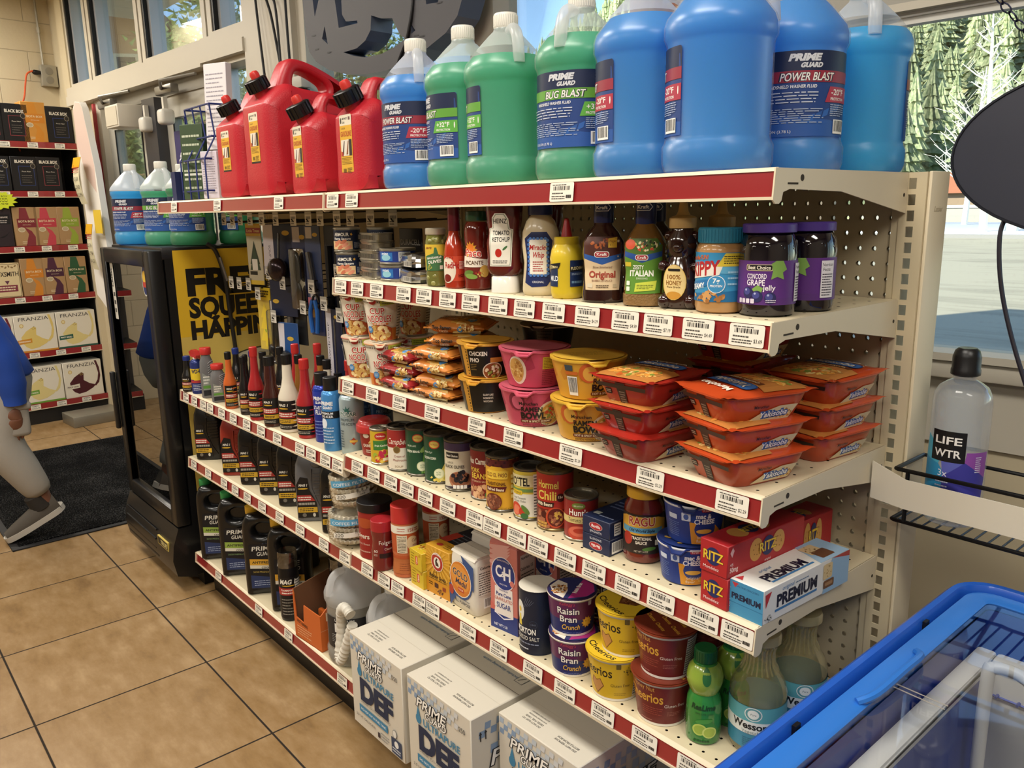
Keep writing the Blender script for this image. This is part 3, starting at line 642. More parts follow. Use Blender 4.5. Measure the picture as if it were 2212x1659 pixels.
for i, (az, r, z, h) in enumerate(((70.2, 33, 1.0, 12.5), (65.8, 40, .5, 16), (62.2, 31, .2, 11), (80.5, 36, 4, 7), (76.2, 34, 2.5, 2.6), (58.5, 38, 0, 9))):
    pine(az, r, z, h, ['near pine right of the timber house in the upper panes', 'tall pine filling the middle upper pane', 'pine seen through the narrow upper pane beside the pilaster', 'pine left of the timber house', 'low pine in front of the timber house wall', 'pine seen low through the glass by the gas cans'][i], 40+i)
# ================================================================== the shelving
XL, XLL = -1.2136, -2.4226
Z1, Z2, Z3, Z4, Z5, ZA, ZB, ZC = 1.4934, 1.2896, 1.0389, .8353, .5627, .8164, .5565, .1732
DT, DR = .385, .375
STEEL = mat('#cdbf9f', .42); STEEL2 = mat('#d9ccb0', .4)
def perforated(col, pitch, rad_, axes, rough=.5, see=True, rows=None):
    def fn(N, L):
        tc = N('TexCoord'); sp = N('SeparateXYZ'); L(tc.outputs['Object'], sp.inputs[0]); q = []
        for ax, pt in zip(axes, (pitch if isinstance(pitch, tuple) else (pitch, pitch))):
            a = N('Math', operation='ADD'); L(sp.outputs[ax], a.inputs[0]); a.inputs[1].default_value = 50*pt+pt/2
            m = N('Math', operation='MODULO'); L(a.outputs[0], m.inputs[0]); m.inputs[1].default_value = pt
            s_ = N('Math', operation='SUBTRACT'); L(m.outputs[0], s_.inputs[0]); s_.inputs[1].default_value = pt/2
            p2 = N('Math', operation='POWER'); L(s_.outputs[0], p2.inputs[0]); p2.inputs[1].default_value = 2; q.append(p2.outputs[0])
        ad = N('Math', operation='ADD'); L(q[0], ad.inputs[0]); L(q[1], ad.inputs[1])
        lt = N('Math', operation='LESS_THAN'); L(ad.outputs[0], lt.inputs[0]); lt.inputs[1].default_value = rad_**2
        p = N('BsdfPrincipled', i_Roughness=rough); p.inputs['Base Color'].default_value = lin(col)
        h = N('BsdfTransparent') if see else N('BsdfDiffuse')
        if not see: h.inputs[0].default_value = lin('#100d0a')
        mx = N('MixShader'); L(lt.outputs[0], mx.inputs[0]); L(p.outputs[0], mx.inputs[1]); L(h.outputs[0], mx.inputs[2]); return mx.outputs[0]
    return nodemat('perforated_steel', fn)
PEG = perforated('#b9ac90', .0254, .0040, (0, 2)); DECK = perforated('#d3c6a6', (.0254, .0508), .0026, (0, 1), .42, False)
gon = thing('store_shelving', 'cream metal store shelving with pegboard back below the shop window', 'shelving unit', (XL, -.0, 0))
def gpart(name, b): o = b.build(name, gon); o.matrix_parent_inverse = Matrix.Translation((-XL, 0, 0)); return o
for xc in (.0067, XL, XLL+.004):
    b = B(); x0, x1 = xc-.018, xc+.018; right = xc > -.5
    if right: x1 = xc+.022
    b.box(x0, 0, 0, xc-.006, .003, Z1, STEEL); b.box(xc+.006, 0, 0, x1, .003, Z1, STEEL)
    k = 0; z = 1.4759
    while z > .16: b.box(xc-.006, 0, z-.0169, xc+.006, .003, z-.0085, STEEL); z -= .0254
    b.box(xc-.006, 0, 1.4844, xc+.006, .003, Z1, STEEL); b.box(xc-.006, 0, 0, xc+.006, .003, z+.009, STEEL)
    b.box(x0, .003, 0, x0+.003, .06, Z1, STEEL); b.box(x1-.003, .003, 0, x1, .06, Z1, STEEL)
    gpart('upright', b)
    if right:
        b = B(); b.rbox(x1, .004, .02, x1+.006, .072, Z1+.001, mat('#d8cbae', .4), .002); f = gpart('end_trim', b)
        a = Art(on_flat((x1+.006, .0, 0), (0, 1, 0), (0, 0, 1))); a.t('Lozier', .036, Z1-.062, .009, '#b3a688', sh=.3); a.build('maker_stamp', f, flat=True)
for x0, x1 in ((XLL+.022, XL-.018), (XL+.018, -.0115)):
    b = B(); b.box(x0, .006, .10, x1, .014, Z1-.004, PEG); gpart('back_panel', b)
    [gpart('panel_edge', B().box(q-.009, .002, .1, q+.009, .006, Z1-.003, STEEL)) for q in (x0+.003, x1-.003)]
    b = B(); b.box(x0-.02, -.33, 0, x1+.02, -.32, .135, BLK); b.box(x0-.02, -.32, 0, x0-.01, .06, .135, BLK); b.box(x1+.01, -.32, 0, x1+.02, .06, .135, BLK); gpart('kick_plate', b)
RED = mat('#8e2628', .2, 0, .7); TAGW = mat('#e9e4d6', .45)
_tags = {}
def tagmesh(price):
    if price not in _tags:
        b = B(); a = Art(on_flat((0, -.0006, 0), (1, 0, 0), (0, 0, 1)), off=0)
        a.rr(-.028, -.0155, .028, .0155, TAGW, .003)
        a.lines(-.022, .0105, .012, .0125, 1, '#55524c', .8, 5); a.bar(-.023, .0015, .021, .0100, None, '#2a2724'); a.lines(-.022, -.0035, .004, -.0008, 1, '#4a4640', .8, 3); a.lines(-.023, -.0125, .010, -.0055, 2, '#4a4640', .5, 8)
        if price: a.t(price, .0185, -.0095, .0055, '#2b2824', w=.013)
        else: a.lines(.011, -.011, .024, -.004, 1, '#35312c', .75, 2)
        o = a.build('price_tag', None, flat=True); _tags[price] = o.data; D.objects.remove(o)
    return _tags[price]
def xat(px, py, y):                     # where a tag seen at that spot of the photo sits along the shelf front
    d = (px-1106)/FPX*RV-(py-829.5)/FPX*UV+FV; return CAM.x+d.x*(y-CAM.y)/d.y
def shelf(label, x0, x1, z, d, tags, line, prices={}, cut=None):
    """tags: picture columns of the price tags; line: (px, py, px, py) of the shelf edge they hang on"""
    t = thing('store_shelf', label, 'shelf', ((x0+x1)/2, -d/2, z-.04)); M_ = Matrix.Translation((-(x0+x1)/2, d/2, -(z-.04)))
    def part(name, b, par=t): o = b.build(name, par); o.matrix_parent_inverse = M_; return o
    b = B(); b.box(x0+.002, -d+.002, z-.003, x1-.002, -.0015, z, DECK); b.box(x0+.002, -d+.002, z-.038, x1-.002, -d+.005, z-.003, STEEL); part('deck', b)
    b = B()
    b.prism([(-d-.001, z-.001), (-d+.004, z+.0008), (-d+.004, z-.0035), (-d-.0035, z-.0045)], x0+.003, x1-.003, STEEL2, 'x'); b.prism([(-d-.009, z-.037), (-d+.003, z-.0375), (-d+.003, z-.041), (-d-.009, z-.041)], x0+.003, x1-.003, STEEL2, 'x')
    b.prism([(-d-.002, z-.004), (-d+.001, z-.004), (-d-.003, z-.038), (-d-.006, z-.038)], x0+.003, x1-.003, RED, 'x'); part('price_channel', b)
    for s, xx in ((0, x0), (1, x1)):
        b = B(); a, c = (xx+.0005, xx+.0028) if s == 0 else (xx-.0028, xx-.0005)
        b.prism([(-d-.006, z), (-.001, z), (-.001, z-.064), (-d+.17, z-.030), (-d+.03, z-.027), (-d+.014, z-.031), (-d+.011, z-.042), (-d+.005, z-.046), (-d-.004, z-.046), (-d-.010, z-.041)], a, c, STEEL2, 'x')
        o = part('bracket', b)
        if s:
            h = B(); h.lathe([(.0045, 0), (.0045, .0004)], mat('#3a342a', .8), 16, X=Matrix.Translation((c, -d+.06, z-.012)) @ Matrix.Rotation(PI/2, 4, 'Y')); h.lathe([(.003, 0), (.003, .0004)], mat('#3a342a', .8), 12, X=Matrix.Translation((c, -.012, z-.035)) @ Matrix.Rotation(PI/2, 4, 'Y'))
            h.box(c, -d+.024, z-.021, c+.0004, -d+.05, z-.0185, mat('#3a342a', .8)); h.build('bracket_hole', o)
    for i, px in enumerate(tags):
        py = line[1]+(px-line[0])*(line[3]-line[1])/(line[2]-line[0]); x = xat(px, py, -d-.005)
        o = D.objects.new('price_tag', tagmesh(prices.get(px))); COL.objects.link(o); o.parent = t; o.matrix_parent_inverse = M_
        o.location = (min(max(x, x0+.032), x1-.032), -d-.0066, z-.0205); o.rotation_euler = (rad(-6), 0, 0)
    return t
shelf('top shelf of the right bay under the washer fluid jugs', XL, 0, Z1, DT, [720, 761, 1215], (700, 436, 1690, 390))
shelf('top shelf of the left bay under the red gas cans', XLL, XL, Z1, DT, [377, 470, 603], (340, 448, 700, 430))
shelf('second shelf of the right bay under ketchup and jelly jars', XL, 0, Z2, DR, [737, 773, 815, 873, 917, 968, 1018, 1077, 1134, 1197, 1270, 1352, 1423, 1510, 1615], (722, 620, 1670, 720), {1615: '$3.69', 1510: '$4.49', 1423: '$7.19', 1352: '$4.99', 1270: '$4.29'})
shelf('third shelf of the right bay under instant noodle cups and trays', XL, 0, Z3, DR, [753, 805, 864, 935, 1031, 1110, 1234, 1406, 1583], (736, 830, 1650, 1095), {1234: '$2.29', 1406: '$2.29', 1583: '$2.29'})
shelf('fourth shelf of the right bay under food cans and crackers', XL, 0, Z4, DR, [773, 808, 845, 880, 920, 968, 1026, 1064, 1117, 1163, 1222, 1284, 1357, 1429, 1521, 1601], (752, 995, 1640, 1380))
shelf('fifth shelf of the right bay under sugar and cereal cups', XL, 0, Z5, DR, [794, 830, 860, 907, 935, 1012, 1078, 1152, 1221, 1303, 1393, 1494], (765, 1205, 1520, 1675))
shelf('base shelf of the right bay behind the white cartons', XL, 0, ZC, .384, [], (0, 0, 1, 1))
shelf('upper short shelf of the left bay under motor additive bottles', XLL, XL, ZA, .377, [403, 421, 440, 455, 480, 505, 534, 565, 600, 649, 673, 704, 737], (393, 855, 745, 1012))
shelf('middle shelf of the left bay under black oil bottles', XLL, XL, ZB, .373, [420, 451, 485, 509, 535, 567, 605, 649, 700, 747], (409, 1000, 762, 1205))
shelf('base shelf of the left bay under black antifreeze jugs', XLL, XL, ZC, .384, [473, 560, 624, 740], (424, 1205, 750, 1475))
# ================================================================== goods: builders
SIL = mat('#b9b4a6',.28,.85); DKLID = mat('#2a2825',.3,.55); WHT = '#e9e5da'; GLOSSW = mat('#ece8de',.25,0,.3)
def on_oval(rx,ry,n=2.):
    fx = rx if callable(rx) else (lambda v: rx); fy = ry if callable(ry) else (lambda v: ry)
    def f(u,v,o):
        a = min(.999,abs(u)/fx(v)); return (u,-fy(v)*(1-a**n)**(1/n)-o,v)
    return f
def ovalart(rx,ry,n=2.,off=.0005): 
    return Art(on_oval(rx,ry,n),step=(rx if not callable(rx) else rx(.06))/9,off=off,vstep=.006 if callable(rx) else None)
def interp(prof):
    """radius as a function of height from [(r, z)]"""
    def f(v):
        for (r0,z0),(r1,z1) in zip(prof,prof[1:]):
            if z0 <= v <= z1: return r0+(r1-r0)*(v-z0)/max(1e-6,z1-z0)
        return prof[0][0] if v < prof[0][1] else prof[-1][0]
    return f
def can(name,label,x,y,z,r,h,lid=SIL,paper='#e8e4d8',art=None,u=0.,group=None,ring=True,cat='food can'):
    t = thing(name,label,cat,(x,y,z),0,group)
    b = B(); e = .0016
    b.lathe([(r-.004,0),(r,.0012),(r,.004),(r-e,.0055),(r-e,h-.0055),(r,h-.004),(r,h-.0012),(r-.0018,h),(r-.003,h-.0006),(r-.0032,h-.004)],lid if lid is not DKLID else mat('#6b675e',.3,.8),44,caps=True); b.build('can_body',t)
    b = B(); b.lathe([(r-.0032,h-.0042),(r-.0034,h-.0032),(r*.78,h-.0032),(r*.76,h-.0042),(r*.5,h-.0042),(r*.48,h-.0035),(.0005,h-.0035)],lid,44,caps=False)
    if ring: b.tube([(r*.35*math.cos(k*.52),.2*r+r*.28*math.sin(k*.52),h-.0022) for k in range(12)],.0009,lid,5,closed=True); b.box(-.003,-r*.62,h-.0035,.003,0,h-.002,lid)
    b.build('lid',t)
    rl = r-e+.0004; a = cylart(rl,face(x,y,u),off=.0002); a.lathe([(rl,.0065),(rl,h-.0065)],mat(paper,.38),60,caps=False)
    if art: art(a,r,h)
    a.build('label',t); return t
def jar(name,label,cat,x,y,z,prof,body,cap,capm,lab,paper,art,u=0.,group=None,ribs=0,liquid=None):
    """lathe-turned jar or bottle: prof [(r, z)], cap (r, z0, z1), lab (z0, z1, half-angle in degrees or None for all round)"""
    t = thing(name,label,cat,(x,y,z),0,group); b = B(); b.lathe(prof,body,44); b.build('glass' if ribs < 0 else 'bottle_body',t)
    if cap:
        b = B(); r,z0,z1 = cap[:3]; b.lathe([(r*.97,z0),(r,z0+.001),(r,z1-.0015),(r-.0015,z1),(.0005,z1)],capm,44,caps=False)
        for k in range(abs(ribs)): b.box(-.0006,-.0006,z0+.002,.0006,.0006,z1-.003,capm,Matrix.Rotation(2*PI*k/abs(ribs),4,'Z') @ Matrix.Translation((r,0,0)))
        b.build('cap',t)
    if lab:
        R_ = interp(prof); a = cylart(lambda v: R_(v)+.0003,face(x,y,u),ref=R_((lab[0]+lab[1])/2)); z0,z1 = lab[0],lab[1]
        if paper:
            if lab[2] is None: a.lathe([(R_(z0+(z1-z0)*k/6)+.0004,z0+(z1-z0)*k/6) for k in range(7)],mat(paper,.4),60,caps=False)
            else: w = R_((z0+z1)/2)*rad(lab[2]); a.r(-w,z0,w,z1,paper)
        art(a,R_((z0+z1)/2),z0,z1); a.build('label',t)
    return t
def carton(name,label,loc,w,d,h,rz,col,group=None,front=None,top=None,right=None,left=None,back=None,rough=.4,r=.0012,flap=None):
    """a box: front faces local -y, right +x; loc is the front-left bottom corner"""
    t = thing(name,label,'box',loc,rz,group); b = B(); b.rbox(0,0,0,w,d,h,mat(col,rough),r,1); b.build('box',t)
    def pr(name,fn,o,U,V):
        if fn: a = Art(on_flat(o,U,V),off=.0003); a.rough = rough; fn(a); a.build(name,t,flat=True)
    pr('front_print',front,(0,0,0),(1,0,0),(0,0,1)); pr('right_print',right,(w,0,0),(0,1,0),(0,0,1)); pr('top_print',top,(0,0,h),(1,0,0),(0,1,0)); pr('left_print',left,(0,d,0),(0,-1,0),(0,0,1))
    return t
FOOD_O = ['#c9742f','#d99a45','#a8542a','#e0b060']; NOOD = ['#d8b066','#c8964a','#e2c480','#b07a3c']; BEAN = ['#7a4230','#94553c','#5e2f24','#a5674a']

# ================================================================== second shelf, right bay
def vienna(a,r,h):
    a.lathe([(r-.001,h*.45),(r-.001,h-.0065)],mat('#1d2740',.38),60,caps=False); a.off += .0004
    a.r(-.030,h*.62,.022,h*.82,'#131a2e'); a.t('ARMOUR',-.004,h*.65,.0085,'#f0ece2',w=.040,b=.02); a.burst(.022,h*.72,.0018,.0042,5,'#d9a441'); a.t('Vienna Sausage',-.003,h*.5,.006,'#f0ece2',w=.046,sh=.1,b=.02)
    a.r(-.05,.007,.024,h*.45,'#d9b98a'); a.t('SMOKED',-.014,h*.36,.0045,'#b5402a',w=.02,b=.02)
    for i,(u,v) in enumerate(((-.018,.018),(-.006,.012),(.006,.018),(-.012,.024),(.002,.025),(.013,.011))): a.d(u,v,.009,.0042,['#cf8264','#c06f52','#d88e72'][i % 3],rot=.5)
    a.r(.026,.008,.06,h*.44,'#23304e'); a.lines(.028,.010,.055,h*.4,6,'#b9c0cc')
VG = 'small sausage cans on the second shelf'
can('sausage_can','front upper small sausage can at the far left of the second shelf',-1.226,-.326,Z2+.0605,.0338,.060,SIL,'#23304e',vienna,-.35,VG)
can('sausage_can','front lower small sausage can directly on the second shelf at its far left',-1.1735-.0475,-.326,Z2,.0338,.060,SIL,'#23304e',vienna,-.3,VG)
can('sausage_can','rear upper small sausage can half hidden by the sardine tins',-1.150,-.276,Z2+.0605,.0338,.060,SIL,'#23304e',vienna,-.05,VG)
can('sausage_can','rear lower small sausage can hidden behind the sardine tins',-1.150,-.276,Z2,.0338,.060,SIL,'#23304e',vienna,-.05,VG)
tin0 = None
for k in range(5):
    lb = ['bottom','second from bottom','middle','second from top','top'][k]+' flat silver sardine tin in the stack of five'
    if tin0 is None:
        tin0 = thing('sardine_tin',lb,'food tin',(-1.108,-.318,Z2),rad(-14),'stack of sardine tins'); b = B()
        b.loft([(0,.050,.028),(.0012,.0515,.0295),(.003,.0515,.0295),(.004,.0495,.0275),(.0185,.0495,.0275),(.0195,.0515,.0295),(.0215,.0515,.0295),(.0215,.0495,.0275),(.0205,.049,.027)],SIL,40,5.); b.build('tin_body',tin0)
        b = B()
        for q in range(14): b.box(-.046+.007*q,-.0286,.006,-.0435+.007*q,-.0272,.0165,mat('#8f8b80',.3,.85))
        b.build('ribbing',tin0)
    else: again(tin0,(-1.108+.0015*(k % 2),-.318+.001*k,Z2+.0216*k),lb,rad(-14+3*(k % 3)))
def tuna(a,r,h):
    a.r(-.04,.009,-.004,h-.009,'#2f6fb4'); a.d(-.022,h*.45,.013,.007,'#8fc4d6'); a.t('mist',-.024,h*.62,.006,'#eef2f6',w=.02,b=.02); a.r(.010,.008,.040,h-.008,'#dfe2e4'); a.lines(.012,.009,.038,h-.009,6,'#4a4f58')
for k,lb in enumerate(('lower blue tuna can beside the sardine tins','upper blue tuna can beside the sardine tins')):
    can('tuna_can',lb,-1.012,-.318,Z2+.0375*k,.0425,.037,SIL,'#233a86',tuna,-.2,'blue tuna cans')
def foil(lb,x,y,z,s):
    t = thing('foil_pack',lb,'foil pack',(x,y,z),rad(-12),'silver foil-wrapped packs'); R = random.Random(s); b = B(); n,m = 18,8; vs = []
    for j in range(m+1):
        for i in range(n):
            a = 2*PI*i/n; f = (.82,.98,1,1,.98,.97,.9,.7,.0)[j]; zz = (0,.003,.009,.016,.022,.026,.029,.030,.029)[j]
            q = 1+R.uniform(-.05,.05); vs.append((.052*f*q*math.copysign(abs(math.cos(a))**.6,math.cos(a)),.038*f*q*math.copysign(abs(math.sin(a))**.6,math.sin(a)),zz*(1+R.uniform(-.12,.12))))
    b.add(vs,[(j*n+i,j*n+(i+1) % n,(j+1)*n+(i+1) % n,(j+1)*n+i) for j in range(m) for i in range(n)]+[tuple(range(n))[::-1]],mat('#b5b6b8',.18,.95)); b.build('wrapper',t,ang=12)
    a = Art(on_flat((0,-.0375,.004),(1,0,0),(0,0,1)),off=.002); a.bar(.0,.0,.045,.012,'#cfccc2'); a.build('barcode_label',t,flat=True)
foil('lower silver foil-wrapped pack beside the tuna cans',-.925,-.318,Z2,1); foil('upper silver foil-wrapped pack stacked beside the tuna cans',-.930,-.312,Z2+.033,2)
OLV = mat('#7a7a3c',.25,0,.6)
def olives_l(a,r,z0,z1):
    a.r(-.030,z0,.030,z1,'#d8b73c'); a.p([(-.022,z0),(.020,z0),(.020,z0+.030),(.008,z0+.034),(.004,z0+.048),(0,z0+.048),(-.002,z0+.036),(-.022,z0+.030)],'#3f7046'); a.t('save',-.014,z1-.009,.006,'#7d3a20',w=.016,sh=.2,b=.02); a.t('MANZANILLA',-.001,z0+.025,.0045,'#eef0e4',w=.032,b=.02,rot=.12); a.t('OLIVES',-.001,z0+.016,.0062,'#eef0e4',w=.030,b=.03,rot=.12); a.blobs(-.014,z0+.007,.008,.006,['#8f9a4a','#a8a850'],6,.5); a.rr(.010,z0+.003,.017,z0+.011,'#e8e4d0',.001)
jr = [(.017,0),(.0215,.003),(.0222,.008),(.0222,.094),(.0205,.100),(.0195,.108)]
t = jar('olive_jar','slim jar of green olives with a pale metal lid','jar',-.815,-.350,Z2,jr,mat('#6f7036',.12,0,.8),(.0215,.108,.1215),mat('#cfc8b4',.3,.3),(.034,.088,None),'#d8b73c',olives_l,-.15)
b = B(); R = random.Random(3)
for k in range(26):
    zz = (.008+.022*R.random()) if k < 12 else .090+.010*R.random(); a = R.random()*2*PI; bm = bmesh.new(); bmesh.ops.create_icosphere(bm,subdivisions=2,radius=.0078)
    b.bm(bm,OLV if k % 3 else mat('#9a9a58',.25,0,.6),Matrix.Translation((.0160*math.cos(a),.0160*math.sin(a),zz)))
b.build('olives',t)['kind'] = 'stuff'
def hot_l(a,r,z0,z1):
    a.d(-.012,z0+.022,.018,.026,'#e8dcc8'); a.t('RedHot',.0,z0+.026,.013,'#a81f1c',w=.036,b=.03); a.t("Frank's",-.010,z0+.045,.006,'#8c1c1c',w=.022,sh=.2); a.r(.012,z0+.008,.030,z1-.006,'#c23a26'); a.lines(.013,z0+.024,.028,z1-.010,7,'#f0d8c8'); a.d(-.013,z0+.006,.009,.008,'#7a2016'); a.t('HOT',.018,z0+.008,.006,'#5a130e',w=.014,b=.03)
jar('hot_sauce_bottle','orange-red hot sauce bottle with a dark maroon sealed neck','bottle',-.750,-.350,Z2,[(.0185,0),(.0215,.003),(.022,.008),(.022,.070),(.0185,.092),(.013,.105),(.0115,.118)],mat('#a8321c',.12,0,.8),(.0125,.116,.166),mat('#701f2e',.25,0,.4),(.016,.066,None),'#c9492e',hot_l,-.2)
def salsa_l(a,r,z0,z1):
    a.p([(-.03,z0+.024),(.034,z0+.024),(.034,z0+.038),(-.03,z0+.046)],'#e6dccb'); a.burst(-.010,z0+.058,.011,.017,12,'#d9a030'); a.d(-.010,z0+.058,.0115,.0115,'#e07a2c'); a.tt('Pace',-.004,z0+.045,.015,'#c02a26','#efe6d6',w=.036); a.t('PICANTE',-.001,z0+.029,.008,'#5a3a24',w=.038,b=.02)
    a.d(-.016,z0+.012,.014,.0055,'#5d7c34',rot=.2); a.d(-.008,z0+.006,.014,.005,'#7c9a44',rot=-.1); a.d(.020,z0+.016,.010,.012,'#c89a48'); a.blobs(.010,z0+.012,.008,.008,['#a83a22','#c8b060'],10,.4)
jar('salsa_jar','tall salsa jar with a dark green lid and a sun on its label','jar',-.690,-.338,Z2,[(.022,0),(.0265,.004),(.0268,.012),(.0262,.060),(.0232,.085),(.025,.100),(.026,.118),(.0235,.128),(.0205,.134)],mat('#6e2018',.12,0,.8),(.0225,.136,.155),mat('#1e4a34',.3,0,.3),(.022,.084,None),'#6e2018',salsa_l,-.25)
# ketchup bottles stand on their caps
def ketchup(lb,x,y,u):
    t = thing('ketchup_bottle',lb,'bottle',(x,y,Z2),face(x,y,u)+PI/2,'upside-down ketchup bottles'); b = B(); b.loft([(0,.0255,.0225),(.002,.027,.024),(.030,.026,.023),(.033,.024,.021)],GLOSSW,40,2.4); b.build('cap',t)
    s = [(.033,.022,.020),(.038,.030,.024),(.048,.0345,.027),(.070,.033,.026),(.095,.0345,.027),(.115,.030,.0245),(.135,.033,.026),(.165,.036,.028),(.180,.033,.026),(.187,.022,.018)]
    b = B(); b.loft(s,mat('#5c1514',.15,0,.7),44,2.3); b.build('bottle_body',t)
    fx,fy = interp([(r,z) for z,r,_ in s]),interp([(q,z) for z,_,q in s]); a = Art(on_oval(fx,fy,2.3),step=.004,vstep=.005)
    kq = lambda e: [(-.024+e,.052+e),(.018-e,.052+e),(.022-e,.120-e*.5),(.016-e,.122-e*.5),(.014-e,.140-e),(.008-e,.150-e),(-.012+e,.150-e),(-.018+e,.142-e),(-.018+e,.124-e*.5),(-.025+e,.122-e*.5)]
    a.p(kq(0),'#e6e2d4'); a.p(kq(.0018),'#4d6b4a'); a.p(kq(.0026),'#eae6d8'); a.t('HEINZ',-.002,.131,.0088,'#26241f',w=.026,b=.02,arch=.001); a.t('TOMATO',-.001,.110,.0085,'#26241f',w=.032,b=.02); a.t('KETCHUP',-.001,.098,.0085,'#26241f',w=.034,b=.02); a.d(-.006,.077,.0065,.008,'#b8281e'); a.d(.007,.086,.006,.002,'#3f6b3a',rot=.7); a.lines(-.018,.057,.012,.064,2,'#3a3a34'); a.build('label',t)
ketchup('front upside-down ketchup bottle with a white keystone label',-.596,-.346,-.25); ketchup('second ketchup bottle in shade behind the front one',-.572,-.262,-.3)
def oval_bottle(name,label,x,y,z,u,secs,col,cap,capm,art,n=2.3,group=None,cat='bottle',body='bottle_body',step=.004):
    t = thing(name,label,cat,(x,y,z),face(x,y,u)+PI/2,group); b = B(); b.loft(secs,col,44,n); b.build(body,t)
    if cap: b = B(); b.loft(cap,capm,40,2.); b.build('cap',t)
    fx,fy = interp([(s[1],s[0]) for s in secs]),interp([(s[2],s[0]) for s in secs]); a = Art(on_oval(fx,fy,n),step=step,vstep=.005); art(a); a.build('label',t); return t
def whip(a):
    q = lambda e: [(-.026+e,.024+e),(-.012,.016+e),(.016,.018+e),(.024-e,.030),(.020-e,.052),(.023-e,.076),(.026-e,.100),(.016,.116-e),(-.012,.116-e),(-.026+e,.104),(-.022+e,.074),(-.023+e,.048)]
    a.p(q(0),'#1d2a5c'); a.r(-.017,.038,.017,.104,'#e9e4d6')
    for k in range(9):
        for s in (-1,1): a.d(s*.0175,.041+.0075*k,.003,.003,'#4a78c0',8)
    for k in range(5):
        for v in (.038,.104): a.d(-.014+.007*k,v,.003,.003,'#4a78c0',8)
    a.r(-.0155,.040,.0155,.102,'#ece8dc'); a.t('Miracle',-.001,.084,.0095,'#b32a2c',w=.030,sh=.2,b=.02); a.t('Whip',.0,.070,.0105,'#b32a2c',w=.022,sh=.2,b=.02); a.lines(-.010,.044,.010,.064,5,'#a8403c',.5); a.t('ORIGINAL',0,.024,.004,'#dfe2ea',w=.022)
oval_bottle('dressing_bottle','cream squeeze bottle of dressing with a dark blue cap',-.517,-.326,Z2,-.2,[(0,.030,.022),(.003,.033,.025),(.010,.0345,.027),(.060,.031,.025),(.090,.0345,.027),(.115,.0335,.026),(.135,.026,.022),(.146,.017,.017)],mat('#d9cba8',.3,0,.3),[(.146,.022,.022),(.148,.023,.023),(.170,.022,.022),(.172,.020,.020)],mat('#1d2a5c',.3),whip)
def must_l(a,r,z0,z1):
    a.r(-.046,z0,-.018,z1-.014,'#1e2f52'); a.p([(-.046,z1-.020),(-.016,z1-.014),(-.012,z1-.004),(-.046,z1-.008)],'#1a1c20'); a.t('MILD',-.027,z0+.010,.009,'#e4e8ec',w=.020,b=.02); a.t("PLOCHMAN'S",-.030,z1-.0145,.006,'#e6d7a0',w=.024,b=.02,rot=.1)
    a.r(.004,z0,.036,z1,'#1e3058'); a.p([(.004,z1-.009),(.036,z1-.005),(.036,z1-.018),(.004,z1-.020)],'#15171b'); a.t('PLOCHMAN',.020,z1-.016,.0055,'#e6d7a0',w=.028,b=.02,rot=.06); a.lines(.007,z0+.020,.032,z1-.022,3,'#9fb0c8',.4); a.lines(.007,z0+.004,.030,z0+.012,1,'#6f93b0',.5)
t = jar('mustard_bottle','yellow barrel-shaped mustard bottle with a red tip','bottle',-.442,-.333,Z2,[(.024,0),(.027,.003),(.0285,.012),(.0285,.060),(.030,.070),(.027,.086),(.022,.096)],mat('#d8bd2e',.3,0,.3),(.0225,.094,.108),mat('#d8bd2e',.3,0,.3),(.022,.068,None),None,must_l,.05)
b = B(); b.lathe([(.010,.108),(.0095,.112),(.005,.134),(.004,.139),(.0005,.140)],mat('#a3282a',.35),24,caps=False); b.build('tip',t)
def bbq(a):
    a.p([(-.028,.022),(.028,.022),(.031,.070),(.031,.100),(.024,.110),(-.024,.110),(-.031,.100),(-.031,.070)],'#ddc6a0'); a.p([(-.031,.074),(0,.064),(.031,.074),(.031,.098),(-.031,.098)],'#2f5ca5'); a.p([(-.0305,.082),(0,.075),(.0305,.082),(.031,.100),(.024,.110),(-.024,.110),(-.031,.100)],'#4a241c'); a.blobs(0,.098,.022,.009,['#7c3220','#a4582c','#3a1a14'],20,.4); a.p([(.010,.092),(.024,.092),(.024,.109),(.010,.107)],'#d8ac3a'); a.t('New',.017,.101,.004,'#8c3a20',w=.010,sh=.2); a.rr(-.013,.076,.012,.086,'#e9e6e0',.004); a.rr(-.012,.077,.011,.085,'#9f2a34',.0035); a.t('Kraft',-.0005,.079,.0048,'#f0ece6',w=.017,b=.02)
    a.t('Slow-Simmered',0,.058,.0042,'#6a4632',w=.032,sh=.2); a.t('Original',0,.043,.011,'#9f3a2c',w=.044,b=.03); a.t('BARBECUE SAUCE',0,.036,.0036,'#7d4a36',w=.034); a.rr(-.025,.026,-.016,.033,'#d8ccb0',.001); a.lines(-.010,.025,.012,.031,2,'#5a4632'); a.rr(.018,.026,.024,.032,'#b9a888',.001)
def kcap(t):
    a = cylart(.0167,-PI/2,off=.0006); a.p([(-.014,.151),(.009,.151),(.014,.157),(.009,.163),(-.014,.163)],'#e4e6ec'); a.p([(-.013,.152),(.008,.152),(.0125,.157),(.008,.162),(-.013,.162)],'#22305f'); a.t('Kraft',-.002,.1545,.0055,'#eef0f4',w=.019,b=.03); a.build('cap_print',t)
def bbqb(lb,x,y,u):
    t = oval_bottle('barbecue_sauce_bottle',lb,x,y,Z2,u,[(0,.032,.026),(.004,.036,.030),(.014,.0365,.0305),(.055,.032,.027),(.080,.0355,.030),(.100,.0345,.029),(.117,.026,.023),(.128,.016,.016),(.136,.0145,.0145)],mat('#2a1110',.12,0,.8),[(.132,.016,.016),(.134,.0167,.0167),(.172,.0167,.0167),(.174,.015,.015)],mat('#1c2550',.3),bbq,2.4,'barbecue sauce bottles'); kcap(t); return t
